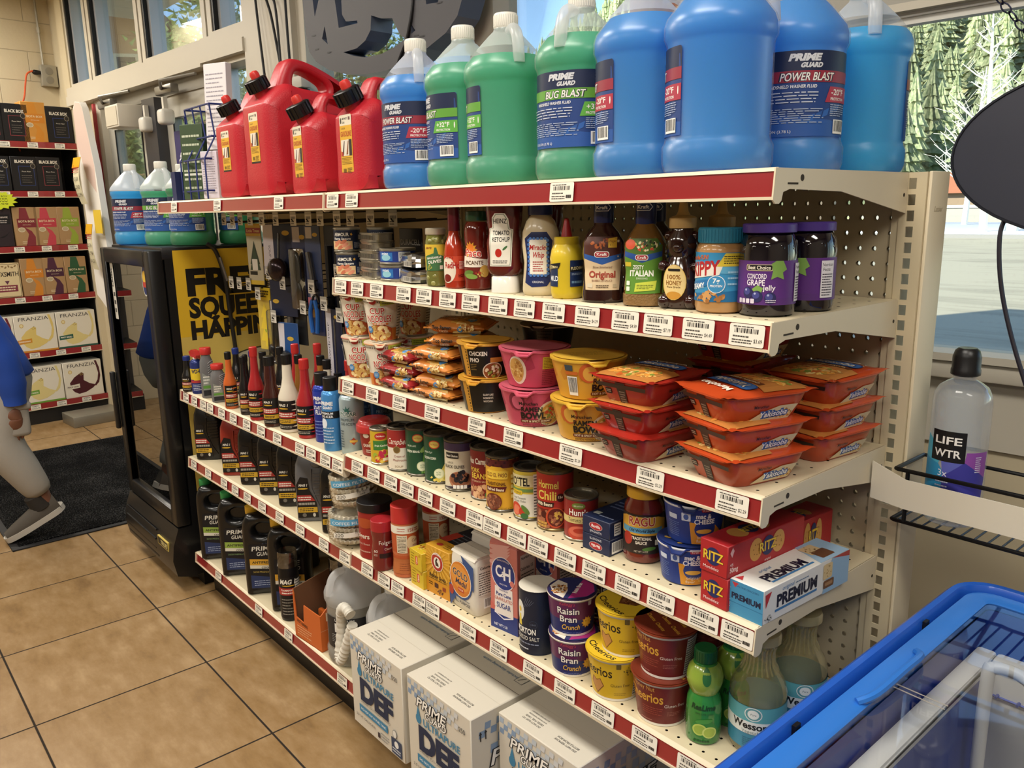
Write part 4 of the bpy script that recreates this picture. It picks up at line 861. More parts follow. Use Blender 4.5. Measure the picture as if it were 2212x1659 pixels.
bbqb('front dark barbecue sauce bottle with a blue cap',-.353,-.334,-.08); bbqb('second dark barbecue sauce bottle in shade behind the front one',-.318,-.240,-.1)
def ital(a):
    a.p([(-.028,.020),(.028,.022),(.030,.070),(.030,.096),(.022,.108),(-.022,.108),(-.030,.096),(-.030,.070)],'#5f8f34'); a.p([(-.030,.080),(0,.070),(.030,.080),(.030,.096),(.022,.108),(-.022,.108),(-.030,.096)],'#2a4f94'); a.p([(-.0295,.088),(0,.081),(.0295,.088),(.030,.097),(.022,.108),(-.022,.108),(-.030,.097)],'#4b6a2a'); a.blobs(.004,.097,.022,.010,['#d8c060','#c44a30','#5d8a3a','#e8dcb0','#2f3a1c'],34,.32); a.d(-.020,.099,.009,.008,'#d4583a'); a.rr(-.011,.074,.010,.083,'#e9e6e0',.004); a.rr(-.010,.075,.009,.082,'#9f2a34',.003); a.t('Kraft',-.0005,.0765,.0045,'#f0ece6',w=.015,b=.02); a.r(-.029,.064,-.018,.071,'#d8c23a')
    a.t('ZESTY',-.006,.060,.0065,'#f0f2e6',w=.018,b=.02); a.t('ITALIAN',-.001,.049,.0095,'#f4f6ea',w=.038,b=.03); a.t('DRESSING',0,.044,.003,'#dfe8cc',w=.018); a.p([(-.012,.024),(.021,.027),(.023,.042),(-.010,.038)],'#c8d24a'); a.lines(-.008,.028,.019,.036,3,'#4a5a24'); a.rr(-.026,.034,-.020,.041,'#e8ecd8',.001); a.rr(-.026,.025,-.020,.032,'#e8ecd8',.001)
t = oval_bottle('salad_dressing_bottle','amber Italian dressing bottle with a green label and dark blue cap',-.266,-.329,Z2,-.18,[(0,.030,.025),(.004,.034,.029),(.014,.0345,.0295),(.055,.031,.026),(.080,.0345,.029),(.100,.0335,.028),(.117,.024,.022),(.128,.016,.016),(.134,.0145,.0145)],mat('#6b4a1e',.12,0,.8),[(.130,.016,.016),(.132,.0167,.0167),(.172,.0167,.0167),(.174,.015,.015)],mat('#1a2350',.3),ital,2.4); kcap(t)
b = B(); b.loft([(.002,.0345,.0295),(.014,.0352,.0302),(.020,.0350,.0300)],mat('#8a6a40',.3,0,.5,bump=.9,bs=300),40,2.4); b.build('sediment',t)
def bear(lb,x,y,u):
    t = thing('honey_bear',lb,'bottle',(x,y,Z2),face(x,y,u)+PI/2,'honey bear bottles'); hm = mat('#2c1110',.12,0,.85); b = B()
    b.loft([(0,.024,.020),(.003,.028,.024),(.018,.031,.027),(.040,.0295,.026),(.062,.0275,.024),(.076,.0215,.019),(.080,.020,.018),(.086,.0235,.021),(.098,.0265,.0235),(.110,.024,.022),(.120,.017,.017),(.124,.0165,.0165)],hm,40,2.)
    for sx in (-1,1):
        for (px,py,pz,q) in ((.021,-.002,.112,.008),(.021,-.017,.012,.012),(.026,-.012,.066,.009)):
            bm = bmesh.new(); bmesh.ops.create_icosphere(bm,subdivisions=2,radius=q); b.bm(bm,hm,Matrix.Translation((sx*px,py,pz)))
    bm = bmesh.new(); bmesh.ops.create_icosphere(bm,subdivisions=2,radius=.010); b.bm(bm,hm,Matrix.Translation((0,-.018,.095))); b.build('bottle_body',t)
    b = B(); b.lathe([(.0205,.124),(.021,.126),(.021,.139),(.019,.141),(.011,.1435),(.008,.149),(.006,.163),(.0045,.166),(.0005,.1665)],mat('#c2a066',.35),32,caps=False); b.build('cap',t)
    a = Art(on_oval(.030,.0265,2.),step=.003,off=.0012); a.d(-.004,.042,.0195,.0275,'#d9b65c'); a.d(-.004,.042,.0185,.0265,'#e2c98a'); a.rr(-.014,.059,.006,.063,'#26211a',.001); a.t('100%',-.004,.047,.007,'#8a5a20',w=.022,b=.02); a.t('HONEY',-.004,.038,.007,'#8a5a20',w=.026,b=.02); a.t('Pure Grade',-.004,.0335,.003,'#6b4a20',w=.022,b=.01); a.d(-.004,.022,.012,.006,'#c8913a'); a.build('label',t)
bear('front dark honey bear bottle with a tan spout cap',-.199,-.321,-.3); bear('rear dark honey bear bottle behind the front one',-.182,-.243,-.3)
def pb_l(a,r,z0,z1):
    a.p([(-.05,z1-.022),(.05,z1-.034),(.05,z1-.020),(-.05,z1-.010)],'#5fa9cf'); a.p([(-.05,z0),(.06,z0),(.06,z0+.018),(-.05,z0+.010)],'#236a9c'); a.t("Take on the FUN!",-.026,z1-.011,.0065,'#c9683a',w=.046,b=.04,sh=.15,rot=.06)
    a.p([(-.05,z0+.030),(.014,z0+.040),(.020,z1-.016),(-.05,z1-.022)],'#e6e2d6'); a.t('SKIPPY',-.016,z0+.038,.021,'#b12a2c',w=.062,b=.03,rot=.10,sh=.1); a.p([(-.05,z0+.014),(-.002,z0+.024),(.004,z0+.034),(-.05,z0+.026)],'#2c74ae'); a.t('CREAMY',-.024,z0+.018,.008,'#eef2f4',w=.034,b=.03,rot=.16); a.p([(.010,z1-.020),(.022,z1-.001),(.055,z1-.001),(.055,z1-.020)],'#d8c03c'); a.lines(.020,z1-.017,.045,z1-.004,4,'#4a4218')
    a.blobs(-.004,z0+.008,.030,.009,['#b9844e','#cf9d62','#a06c3a'],16,.6); a.d(.010,z0+.026,.013,.013,'#e8eef2'); a.d(.010,z0+.026,.012,.012,'#3f8ec0'); a.t('7g',.010,z0+.028,.007,'#f2f4f4',w=.010,b=.02); a.t('PROTEIN',.010,z0+.022,.0034,'#f2f4f4',w=.017,b=.02); a.lines(.026,z0+.022,.045,z1-.024,3,'#9fcbe2',.3)
jar('peanut_butter_jar','peanut butter jar with a ribbed teal lid','jar',-.128,-.319,Z2,[(.030,0),(.0355,.003),(.0372,.010),(.0372,.092),(.035,.100),(.031,.104)],mat('#b58a58',.25,0,.5),(.0345,.103,.1255),mat('#2f86a8',.4),(.018,.090,None),'#3a8fc0',pb_l,-.42,ribs=44)
def jelly_l(a,r,z0,z1):
    a.r(-.048,z0,.048,z0+.010,'#573076'); a.rr(-.022,z1-.014,.016,z1-.005,'#d9c8a0',.002); a.rr(-.021,z1-.0132,.015,z1-.0058,'#1c1a1c',.002); a.t('Best Choice',-.003,z1-.0118,.0052,'#efe8d8',w=.032,b=.02); a.p([(.014,z1-.004),(.020,z1),(.030,z1),(.036,z1-.012),(.030,z1-.016),(.032,z1-.026),(.022,z1-.022),(.014,z1-.026),(.016,z1-.014)],'#7fa852')
    a.t('CONCORD',-.006,z0+.037,.0072,'#eee6f2',w=.028,b=.02); a.t('GRAPE',-.007,z0+.0275,.0085,'#eee6f2',w=.026,b=.02); a.t('jelly',.012,z0+.021,.0075,'#eee6f2',w=.017,b=.02); a.p([(-.012,z0+.022),(-.004,z0+.028),(.004,z0+.024),(.002,z0+.018),(-.008,z0+.018)],'#7fa852')
    for u,v in ((-.018,.017),(-.004,.012),(.014,.010)): a.d(u,z0+v,.0078,.0082,'#2b2a58'); a.d(u-.0015,z0+v+.0018,.005,.005,'#45488a'); a.d(u-.003,z0+v+.004,.0015,.0015,'#b4b8dc')
    for k in range(4): a.rr(-.034+.007*k,z0+.002,-.0285+.007*k,z0+.0085,'#d8d0e0',.001)
    a.lines(.008,z0+.003,.022,z0+.008,2,'#d8cfe4'); a.r(.052,z0+.004,.074,z1-.004,'#dcd8dc'); a.t('Nutrition',.063,z1-.012,.005,'#2a2530',w=.018); a.t('Facts',.061,z1-.019,.005,'#2a2530',w=.012); a.lines(.054,z0+.006,.072,z1-.022,9,'#3a3440',.4)
jp = [(.032,0),(.0385,.003),(.0405,.010),(.0405,.090),(.039,.101),(.0385,.106),(.034,.115),(.032,.118)]
for lb,x,y,u in (('front grape jelly jar with a purple lid at the shelf end',-.058,-.305,-.22),('rear grape jelly jar showing its nutrition panel',-.046,-.216,-.72)):
    t = jar('jelly_jar',lb,'jar',x,y,Z2,jp,mat('#120c16',.08,0,.9),(.0375,.118,.131),mat('#4a3384',.35),(.018,.080,None),'#5b2f7c',jelly_l,u,'grape jelly jars'); b = B()
    for k in range(12): bm = bmesh.new(); bmesh.ops.create_icosphere(bm,subdivisions=2,radius=.008); b.bm(bm,mat('#120c16',.08,0,.9),Matrix.Rotation(2*PI*k/12,4,'Z') @ Matrix.Translation((.0345,0,.096)) @ Matrix.Diagonal((.7,1,1.3,1)))
    b.build('embossing',t)
# ================================================================== third shelf, right bay
def cup(name,label,cat,x,y,z,rb,rt,h,body,lid,art,u=0.,group=None,rim='#e6e0d2',lidart=None,tab=True,lz=None,foot=None,lidr=1.03):
    t = thing(name,label,cat,(x,y,z),0,group); b = B(); prof = [(rb-.002,0),(rb,.0015),(rt-.001,h-.004)]
    b.lathe(prof,mat(body,.35),48); b.build('cup_body',t)
    b = B(); b.lathe([(rt-.002,h-.006),(rt+.0015,h-.005),(rt+.002,h-.003),(rt+.001,h-.001)],mat(rim,.4),48,caps=False)
    if foot: b.lathe([(rb-.001,0),(rb+.0012,.001),(rb+.0015,foot),(rb,foot+.001)],mat(rim,.4),48,caps=False)
    b.build('rim',t)
    R_ = lambda v: rb+(rt-rb)*v/h; a = cylart(lambda v: R_(v)+.0004,face(x,y,u),ref=R_(h/2),vstep=9); a.rough = .35; art(a,R_(h/2),h); a.build('label',t)
    b = B(); rl = rt*lidr; n = 48; th = face(x,y,u-.3)
    q = [((rl+(.010 if tab and abs(k-n//2) <= 1 else 0)+(.004 if tab and abs(k-n//2) == 2 else 0))*math.cos(th+2*PI*(k-n//2)/n),(rl+(.010 if tab and abs(k-n//2) <= 1 else 0)+(.004 if tab and abs(k-n//2) == 2 else 0))*math.sin(th+2*PI*(k-n//2)/n)) for k in range(n)]
    b.add([(px,py,h-.0005-(.006 if tab and abs(k-n//2) <= 1 else 0)) for k,(px,py) in enumerate(q)]+[(0,0,h+.0008)]+[(px,py,h-.003-(.006 if tab and abs(k-n//2) <= 1 else 0)) for k,(px,py) in enumerate(q)],[(k,(k+1) % n,n) for k in range(n)]+[(n+1+k,n+1+(k+1) % n,(k+1) % n,k) for k in range(n)],mat(lid,.3)); f = b.build('lid',t,ang=50)
    if lidart: a = Art(lambda u_,v_,o: (u_*math.cos(th+PI/2)-v_*math.cos(th),u_*math.sin(th+PI/2)-v_*math.sin(th),h+.0009+o*.6)); lidart(a,rl); a.build('lid_print',t,flat=True)
    return t
def noodle(flav,col,dk=1.):
    def f(a,r,h):
        a.r(-.075,.002,.075,h*.30,col)
        a.p([(-.040,.002),(.034,.002),(.030,h*.30),(.012,h*.38),(-.020,h*.36),(-.040,h*.26)],'#b5512a'); a.blobs(-.003,h*.20,.034,.020,NOOD+['#8a3a1e','#dcb870','#e6cf9a','#c9a05c'],60,.34,5)
        for k in range(30): a.r(-.07+.0045*k,h-.013,-.0675+.0045*k,h-.009,'#6f675c')
        a.p([(.004,h-.020),(.034,h-.016),(.036,h-.003),(.004,h-.005)],'#a9b23c'); a.lines(.008,h-.016,.032,h-.007,2,'#4c5420',.4); a.d(-.012,h-.010,.008,.0065,'#ae2a2c')
        a.tt('CUP',-.004,h*.63,.015,'#b3272a','#efe8da',w=.032,e=.045); a.tt('NOODLES',-.001,h*.45,.016,'#b3272a','#efe8da',w=.056,e=.045); a.rr(-.017,h*.385,.020,h*.425,'#b3272a' if flav == 'BEEF' else '#d0702c',.002); a.t(flav,0,h*.39,.0035,'#f0e8da',w=.022 if flav == 'BEEF' else .028,b=.03)
        a.d(-.026,h*.27,.0075,.0085,'#4b87bd'); a.lines(-.031,h*.23,-.021,h*.31,3,'#e6ecf0',.35); a.r(.042,h*.1,.062,h*.9,'#e6e1d4'); a.lines(.043,h*.12,.061,h*.86,12,'#4a463e',.35); a.bar(-.064,h*.4,-.050,h*.8)
    return f
NG = 'noodle cups on the third shelf'
def nlid(a,r): a.p([(-.012,-r*.98),(.012,-r*.98),(0,-r*.72)],'#efe9db'); a.d(0,0,r*.7,r*.7,'#dccfb8'); a.d(0,0,r*.66,r*.66,'#e9dfca')
cupk = dict(rb=.032,rt=.0455,h=.105)
for nm,x,y,z,fl,c,u in (('lower beef noodle cup at the far left of the third shelf',-1.184,-.330,Z3,'BEEF','#a63a30',.0),('upper beef noodle cup at the far left of the third shelf',-1.187,-.328,Z3+.107,'BEEF','#a63a30',-.25),('lower chicken noodle cup beside the beef ones',-1.061,-.338,Z3,'CHICKEN','#cf8038',.12),('upper chicken noodle cup beside the beef ones',-1.067,-.333,Z3+.107,'CHICKEN','#cf8038',-.2),('upper rear noodle cup in shade behind the chicken ones',-1.090,-.228,Z3+.107,'CHICKEN','#cf8038',-.3),('lower rear noodle cup hidden behind the chicken ones',-1.088,-.228,Z3,'CHICKEN','#cf8038',-.3)):
    cup('noodle_cup',nm,'noodle cup',x,y,z,body='#e4ddcc',lid='#d8c9b0',art=noodle(fl,c),u=u,group=NG,rim='#d9a074' if fl != 'BEEF' else '#c98a7a',lidart=nlid,**cupk)
def packet(lb,x,y,z,rz,col,flav,tilt=0.,w=.125,d=.098,h=.026,seed=1,roll=0.):
    t = thing('noodle_packet',lb,'noodle packet',(x,y,z+h*.5),rz,'instant noodle packets'); t.rotation_euler = (tilt,roll,rz); R = random.Random(seed); n,m = 14,8
    def hh(i,j):
        a,c = 2*i/n-1,2*j/m-1; return h*.5*max(.06,(1-abs(a)**5)**.5*(1-abs(c)**4)**.45)*(1+R.uniform(-.10,.10))
    top = [[hh(i,j) for j in range(m+1)] for i in range(n+1)]; bw = lambda i,j: (w*(i/n-.5),d*(j/m-.5)*(1-.06*abs(2*i/n-1)))
    b = B(); vs = []; fs = []
    for s in (1,-1):
        k = len(vs); vs += [(*bw(i,j),s*top[i][j]) for i in range(n+1) for j in range(m+1)]
        fs += [(k+i*(m+1)+j,k+(i+1)*(m+1)+j,k+(i+1)*(m+1)+j+1,k+i*(m+1)+j+1)[::s] for i in range(n) for j in range(m)]
    q = (n+1)*(m+1)
    for i in range(n): fs += [(i*(m+1),q+i*(m+1),q+(i+1)*(m+1),(i+1)*(m+1)),(i*(m+1)+m,(i+1)*(m+1)+m,q+(i+1)*(m+1)+m,q+i*(m+1)+m)]
    for s in (-1,1):
        for j in range(10): vs_ = []
        x0 = s*w*.5; k = len(vs); e = [(x0+s*(.011 if j % 2 else .0085),d*(j/10-.5)*.93,.0012*(1 if j % 2 else -1)) for j in range(11)]; vs += [(x0-s*.004,d*(j/10-.5)*.93,0) for j in range(11)]+e
        fs += [(k+j,k+j+1,k+12+j,k+11+j) for j in range(10)]
    b.add(vs,fs,mat(col,.3,0,.3)); b.build('wrapper',t,ang=60)
    def on(u,v,o):
        i = max(0,min(n-1e-3,(u/w+.5)*n)); j = max(0,min(m-1e-3,(v/d+.5)*m)); a,c = int(i),int(j); fi,fj = i-a,j-c
        z_ = (top[a][c]*(1-fi)+top[a+1][c]*fi)*(1-fj)+(top[a][c+1]*(1-fi)+top[a+1][c+1]*fi)*fj; return (u,v,z_+.0012+o)
    a = Art(on,step=w/n,off=.0004,vstep=d/m); a.p([(-.012,-d*.40),(w*.38,-d*.40),(w*.40,d*.40),(.004,d*.40)],'#c2923e'); a.blobs(.024,0,.030,.036,NOOD+['#7a5a24','#8f7a30'],60,.3,seed); a.tt('Top Ramen',-.020,-.004,.0125,'#2a211a','#efe6d4',w=.066,e=.03,rot=PI/2 if False else .0); a.t(flav,-.014,-.022,.009,'#efe6d4',w=.026,b=.02); a.d(.034,-.028,.010,.010,'#4686bf'); a.lines(.028,-.032,.040,-.024,2,'#e8eef2',.4); a.d(-.046,.024,.007,.006,'#b3272a'); a.build('print',t,flat=True)
    # printing that folds over the side towards the aisle
    def edge(u,v,o): return (u,-(d/2)*(1-6*abs(u/w)**6)*max(0,1-min(1,abs(2*v/h))**2.2)**.25-.0025-o,v)
    a = Art(edge,off=.0006,vstep=.003); a.p([(-.008,-h*.40),(w*.42,-h*.40),(w*.42,h*.42),(.002,h*.42)],'#d6b872'); a.blobs(.026,.002,.022,.009,NOOD+['#e6cf96','#d8c48a','#b08a3a'],34,.40,seed); a.p([(.010,-h*.42),(w*.42,-h*.42),(w*.42,-h*.12),(.016,-h*.20)],'#d4cbb4'); a.t('Top Ramen',-.030,-h*.06,.0085,'#2a211a',w=.044,b=.04); a.t(flav,-.026,-h*.34,.006,'#efe6d4',w=.020,b=.03); a.d(.012,-h*.06,.006,.007,'#4686bf'); a.build('side_print',t,flat=True)
    return t
OR_,RD_ = '#cf8238','#a02c2c'
for k,(x,y,rz,dz,tl) in enumerate(((-.985,-.322,-.10,.0,.02),(-.990,-.316,.06,.031,.03),(-.992,-.318,-.05,.063,.02))):
    packet('red beef noodle packet, '+['bottom','middle','top'][k]+' of the small stack',x,y,Z3+dz,rz+.15,RD_,'BEEF',tl,.115,.095,.030,30+k)
for k,(x,y,rz,dz,tl) in enumerate(((-.845,-.318,.02,0,.0),(-.842,-.314,.12,.0285,.10),(-.846,-.318,-.03,.058,.04),(-.852,-.315,.08,.088,.05),(-.812,-.290,.55,.119,.03),(-.818,-.285,.50,.148,.06))):
    packet('orange noodle packet, '+['lowest','second from the bottom','third from the bottom','third from the top','second from the top','topmost'][k]+' of the stack of six',x,y,Z3+dz,rz+.1,OR_,'CHICKEN',tl,.130 if k > 3 else .122,.098,.028,40+k,0)
def pho(front):
    def f(a,r,h):
        a.r(-.135,.003,.135,h-.006,'#c48f34')
        a.r(-.028,.003,.062,h-.006,'#141211'); a.r(-.125,.003,-.045,h-.006,'#141211')
        for k in range(9): a.d(-.032,.008+.0065*k,.0016,.0016,'#141211',8)
        if front: a.t('CHICKEN',-.006,h*.66,.0088,'#ece6da',w=.036,b=.03); a.t('PHO',-.014,h*.47,.0088,'#ece6da',w=.019,b=.03); a.lines(-.024,h*.22,-.010,h*.42,4,'#8a7040',.4); a.d(.024,h*.20,.022,.019,'#dad0bc'); a.d(.024,h*.20,.020,.017,'#8a4a26'); a.blobs(.024,h*.20,.018,.015,['#e2d2b0','#5a3420','#c09060','#8aa048','#f0e6d0'],30,.3); a.rr(.018,h*.46,.050,h*.60,'#c8843a',.001)
        else: a.t('SLURP LIKE',.010,h*.55,.0042,'#d8cfc0',w=.020,b=.02); a.t("NOBODY'S",.010,h*.45,.0042,'#d8cfc0',w=.020,b=.02); a.t('WATCHING.',.010,h*.35,.0042,'#d8cfc0',w=.020,b=.02); a.d(-.068,h*.6,.004,.004,'#d8cfc0'); a.d(-.068,h*.3,.004,.004,'#d8cfc0'); a.lines(-.074,h*.4,-.062,h*.5,2,'#b8ae9c'); [a.d(.080+.006*math.sin(k*1.9),h*(.2+.07*k),.006,.003,'#d9b874',rot=k*.7) for k in range(9)]
    return f
pk = dict(rb=.044,rt=.058,h=.072)
def ylid(a,r): a.d(0,0,r*.86,r*.86,'#d09a36'); a.lines(.005,-.02,.03,.012,3,'#e2b85c',.35)
cup('pho_bowl','lower black and gold noodle bowl turned away beside the pink bowls','noodle bowl',-.690,-.322,Z3,body='#c48f34',lid='#c99434',art=pho(False),u=-.15,group='black noodle bowls',rim='#cf9a3c',lidart=ylid,**pk)
cup('pho_bowl','upper black and gold noodle bowl reading chicken pho','noodle bowl',-.694,-.320,Z3+.0735,body='#c48f34',lid='#c99434',art=pho(True),u=-.18,group='black noodle bowls',rim='#cf9a3c',lidart=ylid,**pk)
cup('pho_bowl','rear upper black noodle bowl in deep shade showing its nutrition panel','noodle bowl',-.648,-.185,Z3+.100,body='#1a1716',lid='#3a3026',art=lambda a,r,h: (a.r(-.02,.004,.012,h-.004,'#4a463e'),a.lines(-.018,.006,.010,h-.008,9,'#1c1a18',.35),a.bar(.018,.01,.040,.030,'#8a8678')),u=-.05,group='black noodle bowls',**pk)
cup('pho_bowl','rear lower black noodle bowl hidden behind the gold-lidded ones','noodle bowl',-.648,-.185,Z3,body='#1a1716',lid='#3a3026',art=pho(False),u=0,group='black noodle bowls',rb=.05,rt=.06,h=.098)
def rbowl(main,flame,title,back=False):
    def f(a,r,h):
        a.r(-.16,.002,.16,h-.005,main)
        for k in range(9): a.p([(-.15+.034*k,h*.48),(-.135+.034*k,h*.55),(-.143+.034*k,h*.9),(-.156+.034*k,h*.66)],flame)
        if not back:
            a.d(.034,h*.38,.030,.026,'#e0d0b0',rot=.3); a.d(.036,h*.38,.0265,.0225,'#cf9f48',rot=.3); a.blobs(.038,h*.40,.024,.019,NOOD+['#e8d08a','#7a9a40','#c44a2c'],60,.22); a.p([(.040,h*.66),(.058,h*.86),(.062,h*.82),(.046,h*.62)],'#e8e4da')
            a.d(-.034,h*.70,.016,.018,'#c8602c' if main != '#c24a62' else '#7a2038'); a.d(-.032,h*.68,.0115,.0135,'#e0ab48' if main != '#c24a62' else '#d0607a')
            a.t('Maruchan',-.012,h*.62,.0066,'#2c1d18',w=.034,b=.02); a.t('RAMEN',-.006,h*.44,.0098,'#1d1715',w=.040,b=.03); a.t('BOWL',-.003,h*.25,.0125,'#1d1715',w=.050,b=.05); a.rr(-.030,h*.13,.036,h*.215,'#6a2c1a',.002); a.t(title,.003,h*.15,.0040,'#e8d8b8',w=.060,b=.02); a.t('RAMEN NOODLE SOUP',.002,h*.045,.0045,'#4a2a1c',w=.056)
        else:
            a.d(-.034,h*.48,.018,.028,'#e6d6c2'); a.d(-.036,h*.48,.015,.024,'#cf9f58'); a.blobs(-.036,h*.48,.013,.020,NOOD,30,.3); a.r(.014,h*.52,.040,h*.84,'#c9b43c'); a.lines(.016,h*.54,.038,h*.82,7,'#7a6a20',.4); a.lines(.014,h*.08,.040,h*.48,8,'#8a2c44',.4)
    return f
bk = dict(rb=.050,rt=.068,h=.074)
def plid(c,d): return lambda a,r: (a.d(0,0,r*.93,r*.93,c),a.lines(-r*.5,-r*.2,r*.5,r*.3,4,d,.3))
cup('ramen_bowl','lower pink instant ramen bowl with noodles pictured','ramen bowl',-.547,-.318,Z3,body='#c24a62',lid='#c6566c',art=rbowl('#c24a62','#a83652','HOT & SPICY SHRIMP'),u=.0,group='pink ramen bowls',rim='#cf5f76',lidart=plid('#bb5a6a','#a04858'),**bk)
cup('ramen_bowl','upper pink instant ramen bowl turned to its yellow notice','ramen bowl',-.548,-.316,Z3+.0755,body='#c24a62',lid='#c6566c',art=rbowl('#c24a62','#a83652','',True),u=.0,group='pink ramen bowls',rim='#cf5f76',lidart=plid('#a8525e','#8a3c4a'),**bk)
cup('ramen_bowl','lower yellow instant ramen bowl on the third shelf','ramen bowl',-.404,-.316,Z3,body='#cf9a34',lid='#d6ab3a',art=rbowl('#d19c36','#c4832a','HOT & SPICY CHICKEN'),u=.0,group='yellow ramen bowls',rim='#d9b040',lidart=plid('#cfa63c','#8a6a24'),**bk)
def ybk(a,r,h): rbowl('#d19c36','#c4832a','HOT & SPICY CHICKEN')(a,r,h); a.bar(-.072,h*.12,-.054,h*.60); a.rr(-.074,h*.74,-.060,h*.88,'#3c4a52',.001); a.r(-.074,h*.64,-.052,h*.72,'#c86a2c')
cup('ramen_bowl','upper yellow instant ramen bowl turned to its barcode','ramen bowl',-.406,-.314,Z3+.0755,body='#cf9a34',lid='#d6ab3a',art=ybk,u=.55,group='yellow ramen bowls',rim='#d9b040',lidart=plid('#cfa63c','#8a6a24'),**bk)
# noodle trays: square tapered dishes under a bulging printed film
def tray(lb,x,y,z,rz,col,flip=False,dark=False,seed=1):
    t = thing('noodle_tray',lb,'noodle tray',(x,y,z),rz,'stacked noodle trays'); h = .045; W_,L_ = .066,.083; b = B()
    b.loft([(0,.047,.060),(.0015,.049,.062),(.030,.059,.0755),(.041,.062,.079),(.0425,W_,L_),(.0445,W_,L_)],mat(col,.32,0,.3),48,5.); b.build('tray_body',t)
    sx = lambda v: .049+(.0625-.049)*v/.041; sy = lambda v: .062+(.0795-.062)*v/.041
    b = B(); vs = []; n,m = 16,16
    for i in range(n+1):
        for j in range(m+1):
            u,v = 2*i/n-1,2*j/m-1; vs.append((u*W_*(1+.05*abs(v)**6)*.98,v*L_*.98,.0446+.010*(1-u**4)*(1-v**4)+(.003 if abs(u*v) > .75 else 0)))
    b.add(vs,[(i*(m+1)+j,(i+1)*(m+1)+j,(i+1)*(m+1)+j+1,i*(m+1)+j+1) for i in range(n) for j in range(m)],mat(col,.2,0,.5)); b.build('film_lid',t,ang=70)
    s = -1 if flip else 1
    def on(u,v,o): return (s*u,s*v,.0452+.010*max(0,1-(u/W_)**4)*max(0,1-(v/L_)**4)+o)
    a = Art(on,step=.012,off=.0006,vstep=.012); a.p([(-.060,-.076),(.060,-.076),(.060,-.002),(-.060,.012)],'#b8783a'); a.blobs(0,-.040,.056,.033,NOOD+['#b85a24','#e0b25c','#7c8a38','#d8923e'],90,.22,seed); a.rr(-.050,.010,.048,.040,'#27467c',.010); a.rr(-.048,.012,.046,.038,'#3a6cae',.009); a.tt('Yakisoba',-.002,.017,.017,'#eee8dc','#1f2f52',w=.080,e=.03,sh=.15); a.t('Maruchan',-.004,.050,.012,'#e8e0d0',w=.070,b=.03); a.r(-.040,-.006,.046,.006,'#6a3a20'); a.t('CHICKEN FLAVOR',.002,-.003,.006,'#e6cf9c',w=.070,b=.02); a.build('film_print',t,flat=True)
    # printing on the two sloping sides seen from the aisle
    def sidef(nx,ny):
        def f(u,v,o):
            if ny: return (u,ny*(sy(v)+.0006+o),v)
            return (nx*(sx(v)+.0006+o),u,v)
        return f
    for nx,ny in ((0,-1),(1,0)):
        a = Art(sidef(nx,ny),off=.0005)
        if nx: a.p([(-.036,.004),(.040,.004),(.052,.026),(.020,.026),(-.010,.018)],'#d2bf98'); a.blobs(.026,.013,.020,.008,NOOD,26,.35); a.tt('Yakisoba',.010,.010,.0092,'#e6e8ee','#2c5596',w=.050,e=.09,sh=.2,rot=.05); a.t('Maruchan',-.014,.025,.0050,'#40201a',w=.026,b=.02)
        else:
            a.p([(-.008,.002),(.006,.002),(.010,.040),(-.010,.040)],'#33241e'); a.lines(-.006,.005,.006,.026,5,'#8a8070',.5); a.rr(-.034,.018,-.022,.028,'#241c1a',.001); a.lines(-.033,.020,-.023,.026,2,'#c9b8a4',.4); a.p([(-.048,.030),(.049,.030),(.052,.037),(-.051,.037)],'#3a2a22')
        a.build('side_print',t,flat=True)
    return t
TR,TO,TD = '#a32a20','#b8451f','#6f1c20'
for k in range(3): tray(['lowest','middle','topmost'][k]+' red noodle tray of the stack beside the yellow bowls',-.262+.004*k,-.318-.003*k,Z3+.0555*k*.84,rad(-5+3*k),TR,k == 0,seed=k)
for k in range(3): tray(['lowest','middle','topmost'][k]+' orange noodle tray of the front stack',-.083-.002*k,-.306,Z3+.0555*k*.84,rad(-13-3*k),TO,k == 2,seed=5+k)
for k in range(3): tray(['lowest','middle','topmost'][k]+' orange noodle tray of the stack by the shelf end post',-.068+.003*k,-.112,Z3+.0555*k*.84,rad(-8+2*k),TO,False,seed=9+k)
for k in range(4): tray(['lowest','second from bottom','second from top','topmost'][k]+' dark red noodle tray of the shaded rear stack',-.222,-.108,Z3+.0555*k*.84,rad(8-4*k),TR,False,seed=13+k)

# ================================================================== fourth shelf, right bay
def fruit(a,r,h): a.d(0,h*.80,.015,.009,'#b32f2a'); a.t('Del Monte',0,h*.785,.004,'#f0e8d0',w=.021,b=.02); a.r(-.020,h*.42,.024,h*.68,'#3f7a36'); a.t('Fruit Cocktail',.002,h*.52,.0048,'#eef0da',w=.034,b=.02); a.blobs(.0,h*.24,.022,.017,['#9ab03c','#c23a2c','#d88a30','#e0c45a','#b8284a'],24,.42); a.rr(.004,h*.12,.020,h*.2,'#e8e0c0',.001)
def camp(a,r,h):
    a.r(-.07,h*.54,.08,h-.007,'#962a28'); a.t('Campbells',.002,h*.62,.015,'#ece2d0',w=.058,sh=.3); a.d(.0,h*.50,.009,.009,'#8f7440'); a.d(.0,h*.50,.007,.007,'#6f5830'); a.t('Cream of',.006,h*.33,.0055,'#8f3a34',w=.026); a.t('Mushroom',.006,h*.24,.006,'#8f3a34',w=.032); a.t('SOUP',.004,h*.10,.005,'#8a6a44',w=.020); a.d(.028,h*.25,.006,.006,'#8c6a4a')
